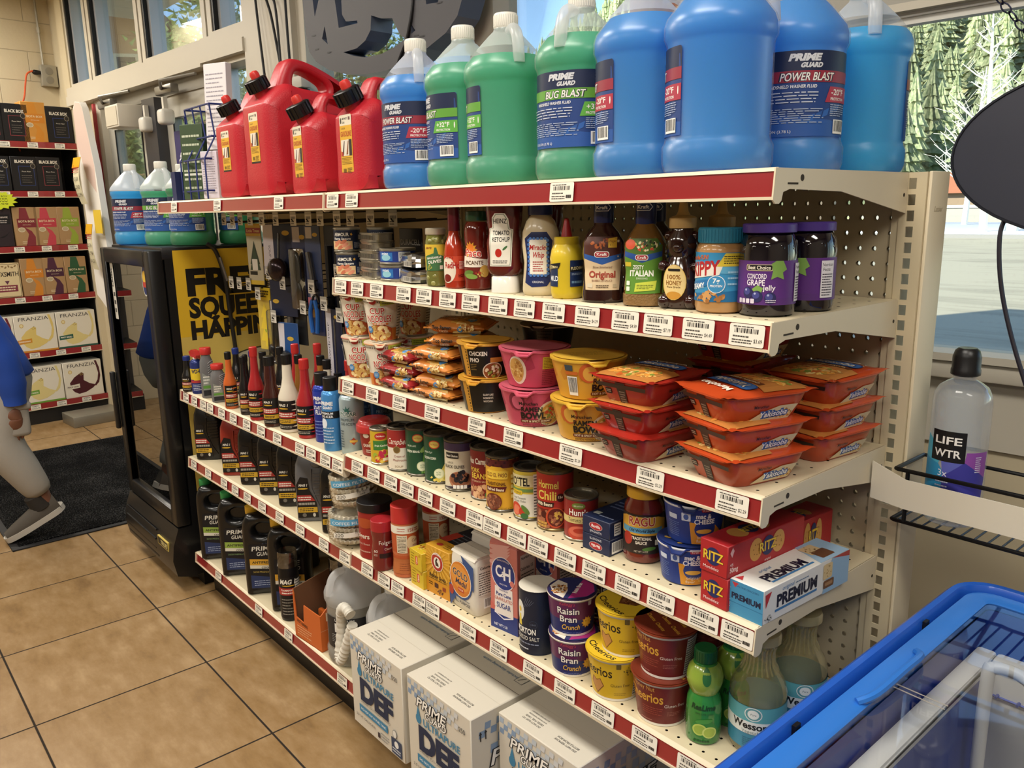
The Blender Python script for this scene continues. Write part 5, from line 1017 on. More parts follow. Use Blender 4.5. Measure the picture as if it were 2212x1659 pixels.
def gbean(title,col):
    def f(a,r,h):
        a.d(.0,h*.80,.013,.010,'#c0402e') if title != 'x' else 0; a.d(.0,h*.80,.011,.0078,'#d8c060'); a.t('Del Monte',0,h*.785,.0042,'#a8282a',w=.019)
        a.r(-.022,h*.42,-.0215,h*.72,'#6f9a6a'); a.t('BLUE LAKE' if title == 'beans' else 'FRESH CUT',-.016,h*.62,.0042,'#dce6d0',w=.024); a.t('GREEN BEANS' if title == 'beans' else 'GOLDEN CORN',-.014,h*.50,.0058,'#e8ecd8',w=.036,b=.02)
        if title == 'beans':
            for k in range(6): a.p([(.006+.006*k,.008),(.011+.006*k,.008),(.018+.003*k,h*.55),(.014+.003*k,h*.55)],['#5f9440','#86b058','#4a8036'][k % 3])
            a.d(.018,h*.60,.016,.006,'#8fb060',rot=.7); a.d(.028,h*.58,.014,.006,'#a6c274',rot=-.3)
        else:
            for k in range(5): a.p([(.0+.009*k,.008),(.012+.009*k,.008),(.030+.004*k,h*.40),(.024+.004*k,h*.42)],['#d0c060','#e2d684','#b9b050'][k % 3])
            a.blobs(.008,h*.12,.022,.010,['#d8bc48','#e6d070'],22,.3)
        a.d(.008 if title == 'beans' else .010,h*.22,.012,.012,'#c9d2a0'); a.d(.008 if title == 'beans' else .010,h*.22,.0105,.0105,'#e2e4c4'); a.t('NON',.009,h*.225,.0042,'#4a7a40',w=.010); a.t('GMO',.009,h*.18,.0042,'#4a7a40',w=.010)
    return f
def bolive(a,r,h): a.lathe([(r-.0006,h*.80),(r-.0006,h-.006)],mat('#42324e',.38),60,caps=False); a.off += .0008; a.rr(-.022,h*.66,.010,h*.77,'#24201e',.001); a.t('Best Choice',-.006,h*.69,.0052,'#eee8d8',w=.028,b=.02); a.t('LARGE',-.010,h*.56,.0048,'#6a6258',w=.016); a.t('BLACK OLIVES',-.002,h*.47,.0072,'#3a342e',w=.048,b=.02); a.d(.012,h*.24,.026,.020,'#b0785a'); a.d(.012,h*.26,.023,.016,'#8a563c'); a.blobs(.012,h*.30,.021,.016,['#141218','#221e26','#0d0c10'],24,.36); a.p([(-.05,.008),(.05,.008),(.05,h*.10),(.02,h*.14),(-.05,h*.06)],'#33283c'); [a.rr(-.004+.008*k,h*.07,.0025+.008*k,h*.14,'#e6e2dc',.001) for k in range(4)]
def porkb(a,r,h): a.t("Van Camp's",-.002,h*.70,.013,'#eee6d8',w=.056,b=.03); a.tt('PORK',-.010,h*.54,.010,'#e0c048','#6a1c1c',w=.026,e=.02); a.tt('BEANS',.0,h*.42,.0125,'#e0c048','#6a1c1c',w=.040,e=.02); a.t('IN TOMATO SAUCE',0,h*.35,.0042,'#e6c8a0',w=.044); a.blobs(.002,h*.17,.032,.017,['#b5825c','#c8966c','#a0704e','#d8ac84'],34,.40); a.d(.020,h*.12,.007,.006,'#4f7a40')
def refried(a,r,h): a.r(-.08,h*.80,.08,h-.007,'#5a1f20'); [a.d(-.06+.006*k,h*(.84+.05*(k % 3)),.0022,.0022,'#3a1416',8) for k in range(22)]; a.p([(-.022,h*.60),(.024,h*.60),(.026,h*.74),(.010,h*.82),(-.010,h*.82),(-.024,h*.74)],'#d8a830'); a.rr(-.022,h*.60,.024,h*.75,'#e0bc44',.004); a.t('OLD EL PASO',0,h*.64,.0085,'#6a2c1c',w=.046,b=.02); a.t('TRADITIONAL',-.002,h*.49,.007,'#4a1c14',w=.044,b=.02); a.p([(-.026,h*.37),(.018,h*.38),(.022,h*.47),(-.026,h*.455)],'#5a1c18'); a.t('Refried Beans',-.003,h*.39,.0062,'#ecdcc0',w=.038,b=.02); a.d(-.008,h*.19,.020,.018,'#6a2f20',rot=.4); a.blobs(-.008,h*.19,.018,.016,['#8a5038','#a0684c','#704030'],40,.3); [a.rr(.030,h*(.26+.09*k),.037,h*(.32+.09*k),'#e6d488',.001) for k in range(5)]; a.t('NET WT 16 OZ',.020,h*.06,.004,'#5a4418',w=.022)
def rotel(a,r,h): a.lathe([(r-.0006,h*.08),(r-.0006,h*.52)],mat('#dcd8c8',.38),60,caps=False); a.off += .0008; a.p([(-.05,h*.66),(.05,h*.66),(.05,h*.88),(-.05,h*.88)],'#dcd2a0'); a.t('RO*TEL',-.006,h*.68,.017,'#1e1c18',w=.046,b=.03); a.r(-.05,h*.56,.05,h*.62,'#6a8a4a'); a.rr(-.024,h*.50,.002,h*.585,'#d8b830',.002); a.t('Original',-.011,h*.52,.006,'#6a5018',w=.020,sh=.2); a.t('Diced Tomatoes',-.006,h*.42,.0045,'#4a4a40',w=.030,sh=.2); a.t('& Green Chilies',-.006,h*.36,.0045,'#4a4a40',w=.030,sh=.2); a.d(-.014,h*.22,.013,.014,'#c4442e'); a.d(-.012,h*.20,.009,.010,'#d8785a'); a.d(.004,h*.18,.010,.010,'#b83a26'); a.d(.008,h*.22,.005,.012,'#5a7a36',rot=.7); a.d(.006,h*.10,.008,.006,'#39683a'); a.r(.024,h*.08,.034,h*.9,'#e4e0d4'); a.lines(.025,h*.1,.033,h*.88,14,'#3a362e',.4)
def chilic(a,r,h): a.t('Hormel',.0,h*.72,.0155,'#dcc458',w=.044,b=.02); a.t('Chili',-.002,h*.53,.018,'#dcc458',w=.040,b=.02); a.d(.026,h*.57,.008,.0085,'#3a1814'); a.t('15g',.026,h*.56,.005,'#eee4cc',w=.009,b=.02); a.p([(-.04,h*.40),(.012,h*.41),(.014,h*.49),(-.04,h*.49)],'#3a1814'); a.t('With Beans',-.008,h*.425,.007,'#eee2c4',w=.036,b=.02); a.r(-.06,.008,.06,h*.37,'#6a2018'); a.blobs(-.006,h*.20,.036,.020,BEAN+['#4a1a14'],44,.36); a.d(.016,h*.24,.019,.021,'#c04a2c'); a.d(.017,h*.24,.0165,.0185,'#5a1c16'); a.blobs(.017,h*.23,.014,.016,BEAN+['#c8a048'],26,.32); a.lines(-.026,h*.06,.0,h*.16,2,'#c89a4c',.8)
def hunts(a,r,h): a.d(-.002,h*.82,.013,.006,'#6a7a34'); a.t('100% NATURAL',-.002,h*.80,.003,'#f0eed8',w=.018); a.tt("Hunt's",-.002,h*.60,.0125,'#efe8dc','#7c1c1c',w=.038,e=.02); a.r(-.06,h*.42,.06,h*.57,'#cdb878'); a.t('Tomato Sauce',.0,h*.455,.008,'#2e261c',w=.046); a.d(-.002,h*.20,.022,.014,'#b84432'); a.d(-.002,h*.24,.019,.010,'#cc6650'); a.d(.0,h*.25,.012,.005,'#a83424')
t = thing('soup_bowl','lidded red soup bowl with a pasta picture at the left end of the fourth shelf','soup bowl',(-1.163,-.315,Z4)); b = B(); b.lathe([(.030,0),(.033,.002),(.040,.068)],mat('#8f2722',.35),44); b.build('bowl',t); b = B(); b.lathe([(.041,.062),(.0465,.063),(.047,.076),(.0455,.080),(.043,.0815),(.040,.0905),(.036,.0935),(.0005,.0935)],mat('#b02f2e',.3,0,.4),48,caps=False); b.build('lid',t)
a = cylart(lambda v: .033+.007*v/.068+.0004,face(-1.163,-.315,.1),ref=.036,vstep=9); a.blobs(.002,.034,.020,.026,['#c8a85c','#dcc07a','#9a6a2c','#b88a40'],34,.34); a.d(-.026,.056,.008,.006,'#e8e0d4'); a.t('CHUNKY',-.024,.026,.008,'#eadfd0',w=.026,b=.03); a.lines(-.030,.010,-.014,.020,2,'#e0d4c4'); a.d(.010,.010,.007,.005,'#d0ccc4',rot=.6); a.build('label',t)
can('fruit_can','small fruit can with a bare silver pull-tab lid',-1.084,-.347,Z4,.0262,.092,SIL,'#c9a72c',fruit,.0,cat='food can')
can('soup_can','red and white soup can between the small fruit can and green bean can',-1.011,-.334,Z4,.0335,.110,DKLID,'#e0d8c6',camp,-.35)
can('bean_can','dark green can with green beans pictured',-.9505,-.318,Z4,.0365,.117,DKLID,'#1f4a32',gbean('beans',0),-.20,ring=False)
can('corn_can','dark green can with yellow corn pictured',-.876,-.317,Z4,.0365,.117,DKLID,'#1f4a32',gbean('corn',0),-.35,ring=False)
can('olive_can','cream can with a bowl of black olives pictured',-.801,-.314,Z4,.0365,.117,DKLID,'#d6cdb4',bolive,-.38,ring=False)
can('pork_bean_can','dark red can of pork and beans beside the black olives',-.716,-.307,Z4,.0365,.117,DKLID,'#7c2422',porkb,-.5,ring=False)
can('refried_bean_can','yellow refried bean can with a maroon band at the top',-.641,-.324,Z4,.0372,.120,DKLID,'#cf9a28',refried,-.4,ring=False)
can('tomato_can','shorter yellow and white can of tomatoes and green chilies',-.5655,-.318,Z4,.0335,.109,DKLID,'#d8c24a',rotel,-.5,ring=False)
can('chili_can','tall red chili can with an open bronze lid face',-.494,-.315,Z4,.0372,.121,mat('#7a6a48',.3,.7),'#a82c22',chilic,-.42,ring=True)
can('tomato_sauce_can','short dark red tomato sauce can beside the blue pasta boxes',-.422,-.316,Z4,.0335,.086,mat('#8d8778',.3,.8),'#8c2826',hunts,-.1,ring=False)
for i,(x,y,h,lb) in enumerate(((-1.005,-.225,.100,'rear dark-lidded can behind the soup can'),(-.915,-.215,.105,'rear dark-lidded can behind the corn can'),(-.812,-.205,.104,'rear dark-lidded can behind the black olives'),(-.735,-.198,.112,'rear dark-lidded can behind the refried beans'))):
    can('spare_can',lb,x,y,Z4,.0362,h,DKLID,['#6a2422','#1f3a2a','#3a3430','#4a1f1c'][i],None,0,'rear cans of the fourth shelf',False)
def barf(a): a.d(.033,.018,.016,.0075,'#b8b2b0'); a.d(.033,.018,.015,.0068,'#a82a32'); a.t('Barilla',.033,.0155,.0055,'#f0e8e6',w=.021,sh=.1,b=.02); a.t('SPAGHETTI',.033,.005,.0042,'#dfe2ea',w=.028)
def barf2(a): a.d(.033,.012,.016,.0075,'#b8b2b0'); a.d(.033,.012,.015,.0068,'#a82a32'); a.t('Barilla',.033,.0145,.0055,'#f0e8e6',w=.021,rot=PI,b=.02); a.t('SPAGHETTI',.033,.027,.0042,'#dfe2ea',w=.028,rot=PI)
NAVY = '#1c2746'
carton('pasta_box','lower dark blue spaghetti box beside the tomato sauce can',(-.383,-.353,Z4),.066,.24,.0315,rad(1),NAVY,'spaghetti boxes',barf2,None,lambda a: (a.bar(.006,.004,.036,.026),a.r(.06,.01,.12,.022,'#27345e')))
carton('pasta_box','upper dark blue spaghetti box stacked beside the tomato sauce can',(-.383,-.353,Z4+.0318),.066,.24,.0325,rad(1),NAVY,'spaghetti boxes',barf,lambda a: (a.rr(.008,.02,.022,.032,'#b9c2c0',.001),a.lines(.026,.014,.060,.022,1,'#8a96b8'),a.lines(.01,.06,.056,.10,3,'#5c6a90',.4)),lambda a: (a.rr(.012,.005,.030,.028,'#d8d8d4',.001),a.lines(.014,.008,.028,.026,4,'#3a3e48',.5)))
def ragu_l(a,r,z0,z1):
    a.r(-.052,z0,.052,z0+.036,'#2a211e'); a.p([(-.052,z0+.034),(.052,z0+.034),(.052,z1-.012),(.030,z1-.004),(-.030,z1-.004),(-.052,z1-.012)],'#d9a43a'); a.t('SINCE 1937',0,z1-.011,.0035,'#6a4a20',w=.022); a.tt('RAGU',.0,z0+.052,.016,'#a8282a','#e8d8b0',w=.046,e=.03); a.r(-.040,z0+.038,.040,z0+.048,'#5c9cc0'); a.t('Old World Style',.0,z0+.0405,.0055,'#1e2c3a',w=.046,sh=.15,b=.03); a.t('TRADITIONAL',.0,z0+.026,.0055,'#ece4d4',w=.036,b=.03); a.t('SAUCE',.0,z0+.018,.0055,'#ece4d4',w=.020,b=.03); a.d(-.026,z0+.026,.010,.012,'#a83226'); a.d(.014,z0+.010,.012,.0035,'#4f7a34',rot=.1); a.t('NET WT 14 OZ',.0,z0+.003,.0035,'#d8ccb8',w=.024); a.rr(.024,z0+.016,.034,z0+.026,'#dcd8c8',.001)
jar('pasta_sauce_jar','pasta sauce jar with a yellow lid and yellow label','jar',-.279,-.304,Z4,[(.028,0),(.034,.003),(.036,.010),(.0355,.014),(.0355,.092),(.034,.102),(.028,.113),(.0275,.118)],mat('#6a2116',.1,0,.85),(.031,.117,.137),mat('#cf9e2c',.3,0,.2),(.020,.092,80),'#2a211e',ragu_l,-.12)
MACB = '#1f3a86'
def mac(a,r,h):
    a.r(-.11,.003,.11,h-.006,MACB); a.p([(-.010,.003),(.05,.003),(.05,h*.24),(.030,h*.50),(-.014,h*.60)],'#d8962e'); a.d(.012,h*.42,.018,.016,'#2a3f86'); a.d(.012,h*.50,.016,.011,MACB); a.rr(.004,h*.86,.020,h*.94,'#b02a34',.002); a.t('Kraft',.012,h*.875,.004,'#f0ecec',w=.011); a.t('mac &',.008,h*.70,.0085,'#eef0f4',w=.024,b=.03); a.t('CHEESE',.010,h*.56,.0085,'#eef0f4',w=.033,b=.03); a.t('original',.010,h*.19,.0055,'#f0e4cc',w=.022); a.t('flavor',.006,h*.09,.0055,'#f0e4cc',w=.016); a.blobs(.030,h*.14,.010,.010,['#e0b450','#c88a2a'],10,.45); a.d(.010,h*.37,.013,.004,'#e0b450')
    a.lines(-.052,h*.18,-.030,h*.56,8,'#5f78b8',.35); a.rr(-.026,h*.62,-.012,h*.82,'#c8d4ea',.001); a.rr(-.050,h*.62,-.034,h*.74,'#c8d4ea',.001); a.d(-.019,h*.72,.004,.005,'#3f5ea8')
def maclid(a,r):
    a.d(0,0,r*.96,r*.96,'#22336e')
    for k in range(7): c = k*.9; [a.d(r*.55*math.cos(c)+.010*math.cos(c+.5+.3*j),r*.55*math.sin(c)+.010*math.sin(c+.5+.3*j),.0028,.0028,'#b08c3a',8) for j in range(9)]
mk = dict(rb=.041,rt=.050,h=.070)
cup('mac_cup','lower blue macaroni cup beside the sauce jar','pasta cup',-.180,-.309,Z4,body=MACB,lid='#22336e',art=mac,u=.0,group='blue macaroni cups',rim='#c8c8cc',lidart=maclid,**mk)
cup('mac_cup','upper blue macaroni cup with a curled peel tab','pasta cup',-.174,-.302,Z4+.0715,body=MACB,lid='#22336e',art=mac,u=.15,group='blue macaroni cups',rim='#c8c8cc',lidart=maclid,**mk)
carton('noodle_box','dark blue box standing in shade behind the macaroni cups',(-.185,-.20,Z4),.075,.05,.135,0,'#1a2648',None,lambda a: (a.r(.004,.07,.030,.11,'#6a6450'),a.lines(.034,.09,.07,.11,3,'#5a6890',.4)))
def ritzf(a): a.d(.026,.029,.0145,.0145,'#1e2a5c'); a.tt('RITZ',.026,.022,.0155,'#e0c23a','#7a1a20',w=.038,e=.02); a.t('Mondelez',.022,.007,.0055,'#f0dcd8',w=.030,sh=.1)
def ritzr(a):
    for u,c in ((.070,'#c8934a'),(.128,'#cf9d58')): a.d(u,.030,.0165,.019,c); [a.d(u+.007*math.cos(k),.030+.009*math.sin(k),.0013,.0013,'#8a5a24',6) for k in range(0,7)]
    a.d(.100,.030,.016,.0165,'#1e2a5c'); a.tt('RITZ',.100,.0225,.0165,'#e0c23a','#7a1a20',w=.044,e=.02); a.p([(.004,.042),(.010,.050),(.014,.044),(.009,.034)],'#d8a8a8'); a.t('original',.100,.005,.0045,'#f0dcd8',w=.016); a.t('45',.008,.020,.005,'#f0dcd8',w=.008); a.t('50mg',.014,.010,.008,'#e8c8c4',w=.020,b=.03)
def ritzt(a):
    for v in (.058,.112): a.d(.026,v,.017,.0175,'#b98444')
    a.d(.026,.085,.016,.0165,'#1e2a5c'); a.t('RITZ',.0325,.085,.0135,'#d0b23a',w=.036,rot=PI/2,b=.04)
RTZ = '#a8242a'
ritz0 = carton('cracker_box','lower red cracker box beside the blue macaroni cups',(-.113,-.364,Z4),.053,.20,.053,rad(-5),RTZ,'red cracker boxes',ritzf,ritzt,ritzr)
again(ritz0,(-.1145,-.366,Z4+.0535),'upper red cracker box stacked beside the macaroni cups',rad(-3.5)); again(ritz0,(-.125,-.160,Z4),'rear red cracker box in shade behind the macaroni cups',rad(-2)).scale = (1.0,.62,1.5)
def premf(a): a.r(0,0,.060,.055,'#3f8ab4'); a.p([(.004,.052),(.016,.052),(.010,.044)],'#b83a40'); a.t('SALTINE CRACKERS',.032,.046,.0032,'#2a5a86',w=.040); a.t('PREMIUM',.030,.026,.0095,'#1b2440',w=.052,b=.04); a.r(0,.019,.060,.0195,'#2f719a')
def premr(a): a.t('PREMIUM',.088,.020,.0195,'#1a2038',w=.108,b=.045); a.t('original',.062,.043,.007,'#3f7ab0',w=.030,sh=.3); a.lines(.082,.043,.118,.047,1,'#6a84a0'); a.r(.030,.0125,.142,.0165,'#3f7ab0'); a.p([(.004,.048),(.020,.050),(.006,.026)],'#b83a40'); a.blobs(.014,.008,.010,.006,['#3a3e44','#d8d8d4'],20,.4); a.p([(.158,.0),(.234,.0),(.234,.056),(.182,.056)],'#8fb4d4'); a.p([(.182,.056),(.234,.046),(.234,.056)],'#a83a3a'); a.rr(.158,.024,.184,.050,'#d4bd90',.003); a.blobs(.171,.036,.012,.012,['#a88a58','#c8b080'],12,.16); a.rr(.160,.008,.190,.022,'#6a4630',.003); a.rr(.164,.012,.186,.018,'#a07a58',.002)
def premt(a):
    g = lambda u,v: (.060-v,u)
    A2 = Art(on_flat((.060,0,.0),(0,1,0),(-1,0,0)),off=0)
    a.p([(0,.170),(.060,.150),(.060,.234),(0,.234)],'#9dbcd8'); a.t('PREMIUM',.046,.085,.019,'#1a2038',w=.105,b=.045,rot=PI/2); a.r(.048,.035,.052,.145,'#3f7ab0'); a.t('original',.020,.062,.007,'#3f7ab0',w=.030,sh=.3,rot=PI/2); a.p([(.004,.006),(.018,.006),(.010,.020)],'#b83a40'); a.rr(.008,.165,.036,.200,'#d4bd90',.003); a.rr(.028,.170,.052,.205,'#6a4630',.003); a.blobs(.020,.18,.012,.014,['#a88a58'],10,.2)
carton('cracker_box','long white and blue saltine box at the end of the fourth shelf',(-.060,-.363,Z4),.060,.235,.056,rad(-3),'#e2e2de',None,premf,premt,premr)

# ================================================================== fifth shelf, right bay
t = jar('coffee_canister','red coffee canister with a wide black lid','canister',-1.158,-.331,Z5,[(.040,0),(.0435,.002),(.044,.008),(.043,.060),(.044,.112),(.044,.130)],mat('#962724',.35),(.0462,.128,.152),mat('#161517',.35),(.012,.110,60),None,lambda a,r,z0,z1: (a.d(-.006,.100,.030,.014,'#a84a26'),a.t('Folgers',-.018,.058,.013,'#e8d8c8',w=.052,b=.02),a.t('Classic Roast',-.014,.040,.006,'#dcb8a8',w=.044),a.lines(-.03,.018,.01,.026,1,'#c89a88')),-.55)
t = jar('instant_coffee_jar','small waisted red instant coffee jar with a red lid','jar',-1.074,-.362,Z5,[(.024,0),(.0275,.002),(.0285,.010),(.0285,.050),(.0255,.070),(.0258,.084),(.0285,.096),(.0285,.104)],mat('#701f1e',.2,0,.5),(.0285,.103,.1305),mat('#a3262c',.3),(.012,.095,60),None,lambda a,r,z0,z1: (a.t('Folgers',.012,.070,.011,'#e8dcd0',w=.042,b=.0),a.t('Classic',.016,.056,.006,'#d8b8a8',w=.022),a.r(-.008,.036,.022,.048,'#2a1414'),a.t('60',-.018,.050,.007,'#e8dcd0',w=.011),a.lines(-.024,.040,-.013,.046,2,'#d8c4b4')),-.05)
def creamer(lb,x,y,u):
    def lab(a,r,z0,z1):
        a.r(-.06,.116,.06,.136,'#e2dccc'); a.lines(-.020,.120,.0,.132,2,'#b03a30',.3); a.t('155',.014,.121,.009,'#a8342c',w=.014,b=.02); a.lines(.022,.120,.036,.130,2,'#b03a30'); a.r(-.022,.066,.004,.112,'#d9ccb2'); a.t('Nutrition Facts',-.009,.106,.0034,'#3a3024',w=.022,b=.02); a.lines(-.020,.068,.002,.103,9,'#3a3024',.4); a.d(.020,.088,.016,.022,'#d8bd98',rot=.4); a.t('Coffee',.026,.094,.008,'#7a2a20',w=.022,sh=.2); a.t('mate',.026,.082,.008,'#7a2a20',w=.018,sh=.2); a.r(-.06,.012,.06,.050,'#b5693c'); a.lines(-.018,.018,.018,.045,5,'#8a4a2a',.3); a.r(.030,.012,.06,.112,'#a03a2c')
    jar('creamer_bottle',lb,'bottle',x,y,Z5,[(.030,0),(.0325,.002),(.033,.008),(.031,.030),(.030,.044),(.0325,.062),(.033,.130),(.0325,.142)],mat('#c06a44',.35),(.0335,.140,.183),mat('#b8302e',.3),(.012,.136,None),'#b5552f',lab,u,'coffee creamer bottles')
creamer('front coffee creamer bottle with a red cap',-1.006,-.338,.0); creamer('rear coffee creamer bottle in shade with a red cap',-1.018,-.236,.1)
def teaf(a): a.r(0,0,.055,.0455,'#cdb02e'); a.t('Lipton',.034,.022,.008,'#a8282a',w=.020,rot=PI/2,b=.03); a.rr(.027,.012,.0375,.034,'#c8402c',.003); a.t('Lipton',.0345,.023,.006,'#f0e4c0',w=.017,rot=PI/2,b=.03); a.lines(.006,.006,.022,.040,5,'#8a7018',.3); a.blobs(.045,.038,.005,.004,['#c07a28'],5,.5)
tea0 = carton('tea_box','lower yellow tea box beside the creamer bottle',(-.952,-.360,Z5),.055,.125,.0455,rad(-2),'#cdb02e','yellow tea boxes',teaf,lambda a: (a.blobs(.02,.025,.012,.016,['#c05a28','#8a3a1c','#e0c060'],12,.4),a.t('LIPTON',.040,.075,.013,'#a02c24',w=.044,rot=PI/2,b=.04),a.r(.004,.098,.051,.122,'#3a3020'),a.t('100 TEA BAGS',.010,.07,.004,'#6a5a18',w=.05,rot=PI/2)))
again(tea0,(-.953,-.361,Z5+.046),'upper yellow tea box beside the creamer bottle',rad(-4))
def sodaf(a):
    for k in range(20): c = 2*PI*k/20; a.p([(.044,.086),(.044+.055*math.cos(c),.086+.055*math.sin(c)*(1 if math.sin(c) < 0 else .55)),(.044+.055*math.cos(c+.15),.086+.055*math.sin(c+.15)*(1 if math.sin(c) < 0 else .55))],'#d8a63e')
    a.r(0,0,.088,.036,'#cc8c24'); a.d(.044,.084,.022,.023,'#e8e0d0'); a.d(.044,.084,.0205,.0215,'#a8342c'); a.t('ARM & HAMMER',.044,.098,.0045,'#f0e8dc',w=.030,arch=.003,b=.03); a.d(.044,.083,.0125,.0135,'#e8e2d4'); a.p([(.038,.074),(.050,.074),(.049,.080),(.043,.086),(.047,.092),(.042,.094),(.037,.086)],'#3a3028'); a.t('pure',.036,.055,.0052,'#5a3a14',w=.013); a.t('Baking Soda',.044,.042,.0095,'#33261a',w=.062,sh=.1,b=.02); a.lines(.012,.036,.076,.040,1,'#6a4a1c'); a.lines(.010,.020,.026,.030,2,'#4a3214'); a.rr(.032,.018,.046,.030,'#4a2a20',.001); a.blobs(.050,.012,.016,.007,['#6a3a24','#8a5a34','#4a2418'],16,.4); a.rr(.062,.018,.074,.028,'#8a3a20',.001)
carton('baking_soda_box','yellow-orange baking soda box leaning against the flour',(-.896,-.353,Z5),.088,.042,.118,rad(2),'#cf9a30',None,sodaf,lambda a: (a.d(.03,.02,.010,.007,'#a8342c'),a.lines(.05,.01,.08,.03,3,'#8a6a20',.4)))
carton('storage_box','dark box lying in shade behind the baking soda',(-.905,-.305,Z5),.085,.13,.114,rad(-3),'#22242a',None,None,lambda a: (a.lines(.02,.01,.07,.06,4,'#5a6068',.3),a.r(.0,.0,.03,.05,'#a83a2c')))
# flour bag: a soft rounded paper block with a folded top
def paperbag(name,lb,x,y,w,d,h,rz,col,art,side,group=None):
    t = thing(name,lb,'bag',(x,y,Z5),rz,group); b = B(); R = random.Random(4); s = []
    b.loft([(0,w*.46,d*.44),(.004,w*.49,d*.48),(h*.2,w*.505,d*.52),(h*.55,w*.50,d*.52),(h*.85,w*.495,d*.49),(h*.95,w*.48,d*.46),(h*.975,w*.46,d*.40)],mat(col,.5,bump=.25,bs=70),48,7.); b.build('bag_body',t)
    b = B(); b.prism([(-d*.46,h*.955),(-d*.40,h*.985),(d*.30,h*1.0),(d*.42,h*.97),(d*.36,h*.95)],-w*.46,w*.46,mat(col,.5),'x'); b.box(-w*.45,-d*.30,h*.985,w*.45,d*.1,h*1.015,mat(col,.5),euler_x((0,0,0),.03)); b.build('folded_top',t)
    if art: a = Art(on_flat((-w/2,-d*.525,0),(1,0,0),(0,0,1)),off=.0004); art(a); a.build('front_print',t,flat=True)
    if side: a = Art(on_flat((w*.507,-d/2,0),(0,1,0),(0,0,1)),off=.0004); side(a); a.build('side_print',t,flat=True)
    return t
def flourf(a): a.p([(.004,.0),(.030,.032),(.018,.060),(.0,.052),(.0,.03)],'#2c4a80'); a.p([(.050,.136),(.098,.120),(.098,.062),(.078,.078)],'#2c4a80'); a.d(.048,.074,.044,.046,'#2c4a80',rot=-.3); a.d(.046,.076,.042,.043,'#e6e0d2',rot=-.3); a.d(.046,.076,.040,.041,'#c9772c',rot=-.3); a.d(.046,.080,.037,.030,'#d68e3c',rot=-.3); a.tt('GOLD',.046,.080,.0165,'#22304e','#e8c890',w=.058,e=.02,rot=-.08); a.t('Medal',.048,.062,.0135,'#22304e',w=.042,sh=.2,b=.02,rot=-.06); a.rr(.036,.046,.060,.056,'#b8421f',.003); a.t('FLOUR',.048,.049,.0045,'#f0e0c8',w=.018); a.t('ALL PURPOSE',.052,.018,.0075,'#3a4048',w=.060,b=.02); a.lines(.026,.028,.082,.033,1,'#6a7078'); a.d(.010,.040,.009,.012,'#a83a2c')
paperbag('flour_bag','white flour bag with an orange oval on the front',-.752,-.318,.100,.074,.137,rad(-3),'#dcd6c8',flourf,lambda a: (a.r(.008,.050,.060,.122,'#e2ded2'),a.t('Calories',.030,.112,.006,'#2e2c28',w=.032,b=.03),a.lines(.010,.052,.058,.106,10,'#3a3630',.35),a.bar(.022,.018,.054,.042)))
paperbag('flour_bag','second white flour bag in shade behind the front one',-.800,-.222,.100,.074,.137,0,'#cfc8ba',None,None)
def sugarf(a):
    for k in range(9): a.p([(.0,.19-.012*k),(.0,.184-.012*k),(.03,.175-.010*k),(.06,.20-.02*k*.3)],'#d8a29a') if k < 4 else 0
    a.r(0,0,.078,.042,'#27387c'); a.p([(.012,.036),(.066,.036),(.064,.100),(.014,.100)],'#e4dcd6'); a.p([(0,.042),(.012,.042),(.014,.052),(0,.060)],'#c8685e'); a.d(.039,.132,.0345,.038,'#e6dcdc'); a.d(.039,.132,.0325,.036,'#27387c'); a.t('C',.026,.124,.026,'#f0ecec',w=.018,b=.03); a.t('H',.050,.119,.030,'#f0ecec',w=.020,b=.03); a.t('&',.039,.125,.013,'#f0ecec',w=.010,b=.02); a.t('BAKING HAPPINESS',.039,.158,.0038,'#e8d8d8',w=.034,arch=.002); a.t('SINCE 1906',.039,.106,.0035,'#e8e4f0',w=.022); a.d(.064,.116,.006,.007,'#d07a70'); a.t('PREMIUM',.039,.092,.004,'#4a5490',w=.024); a.t('Pure Cane',.039,.080,.0085,'#2c3c80',w=.042,b=.02); a.t('GRANULATED',.039,.069,.0078,'#b8503c',w=.050); a.t('SUGAR',.039,.052,.0125,'#2c3c80',w=.040,b=.01); a.p([(.012,.040),(.039,.030),(.066,.038),(.066,.036),(.039,.027),(.012,.038)],'#e8e4ee'); a.t('NET WT 2 LB',.030,.008,.006,'#d8dcec',w=.038,b=.02)
sug = carton('sugar_box','tall pink sugar carton with a round navy badge',(-.661,-.349,Z5),.078,.062,.196,rad(7),'#c8766c','sugar cartons',sugarf,None,lambda a: (a.r(0,0,.062,.042,'#27387c'),a.r(.010,.075,.056,.180,'#d8bcb2'),a.t('Nutrition Facts',.033,.170,.006,'#3a2a2a',w=.040,b=.03),a.t('Calories 15',.030,.146,.007,'#3a2a2a',w=.040,b=.02),a.lines(.012,.078,.054,.140,9,'#4a3a38',.35),a.bar(.010,.006,.04,.036)))
b = B(); b.prism([(0,.196),(.062,.196),(.050,.205),(.012,.206)],.001,.077,mat('#c8766c',.4),'x'); b.build('gable',sug)
again(sug,(-.655,-.235,Z5),'second pink sugar carton in deep shade behind the front one',rad(2))
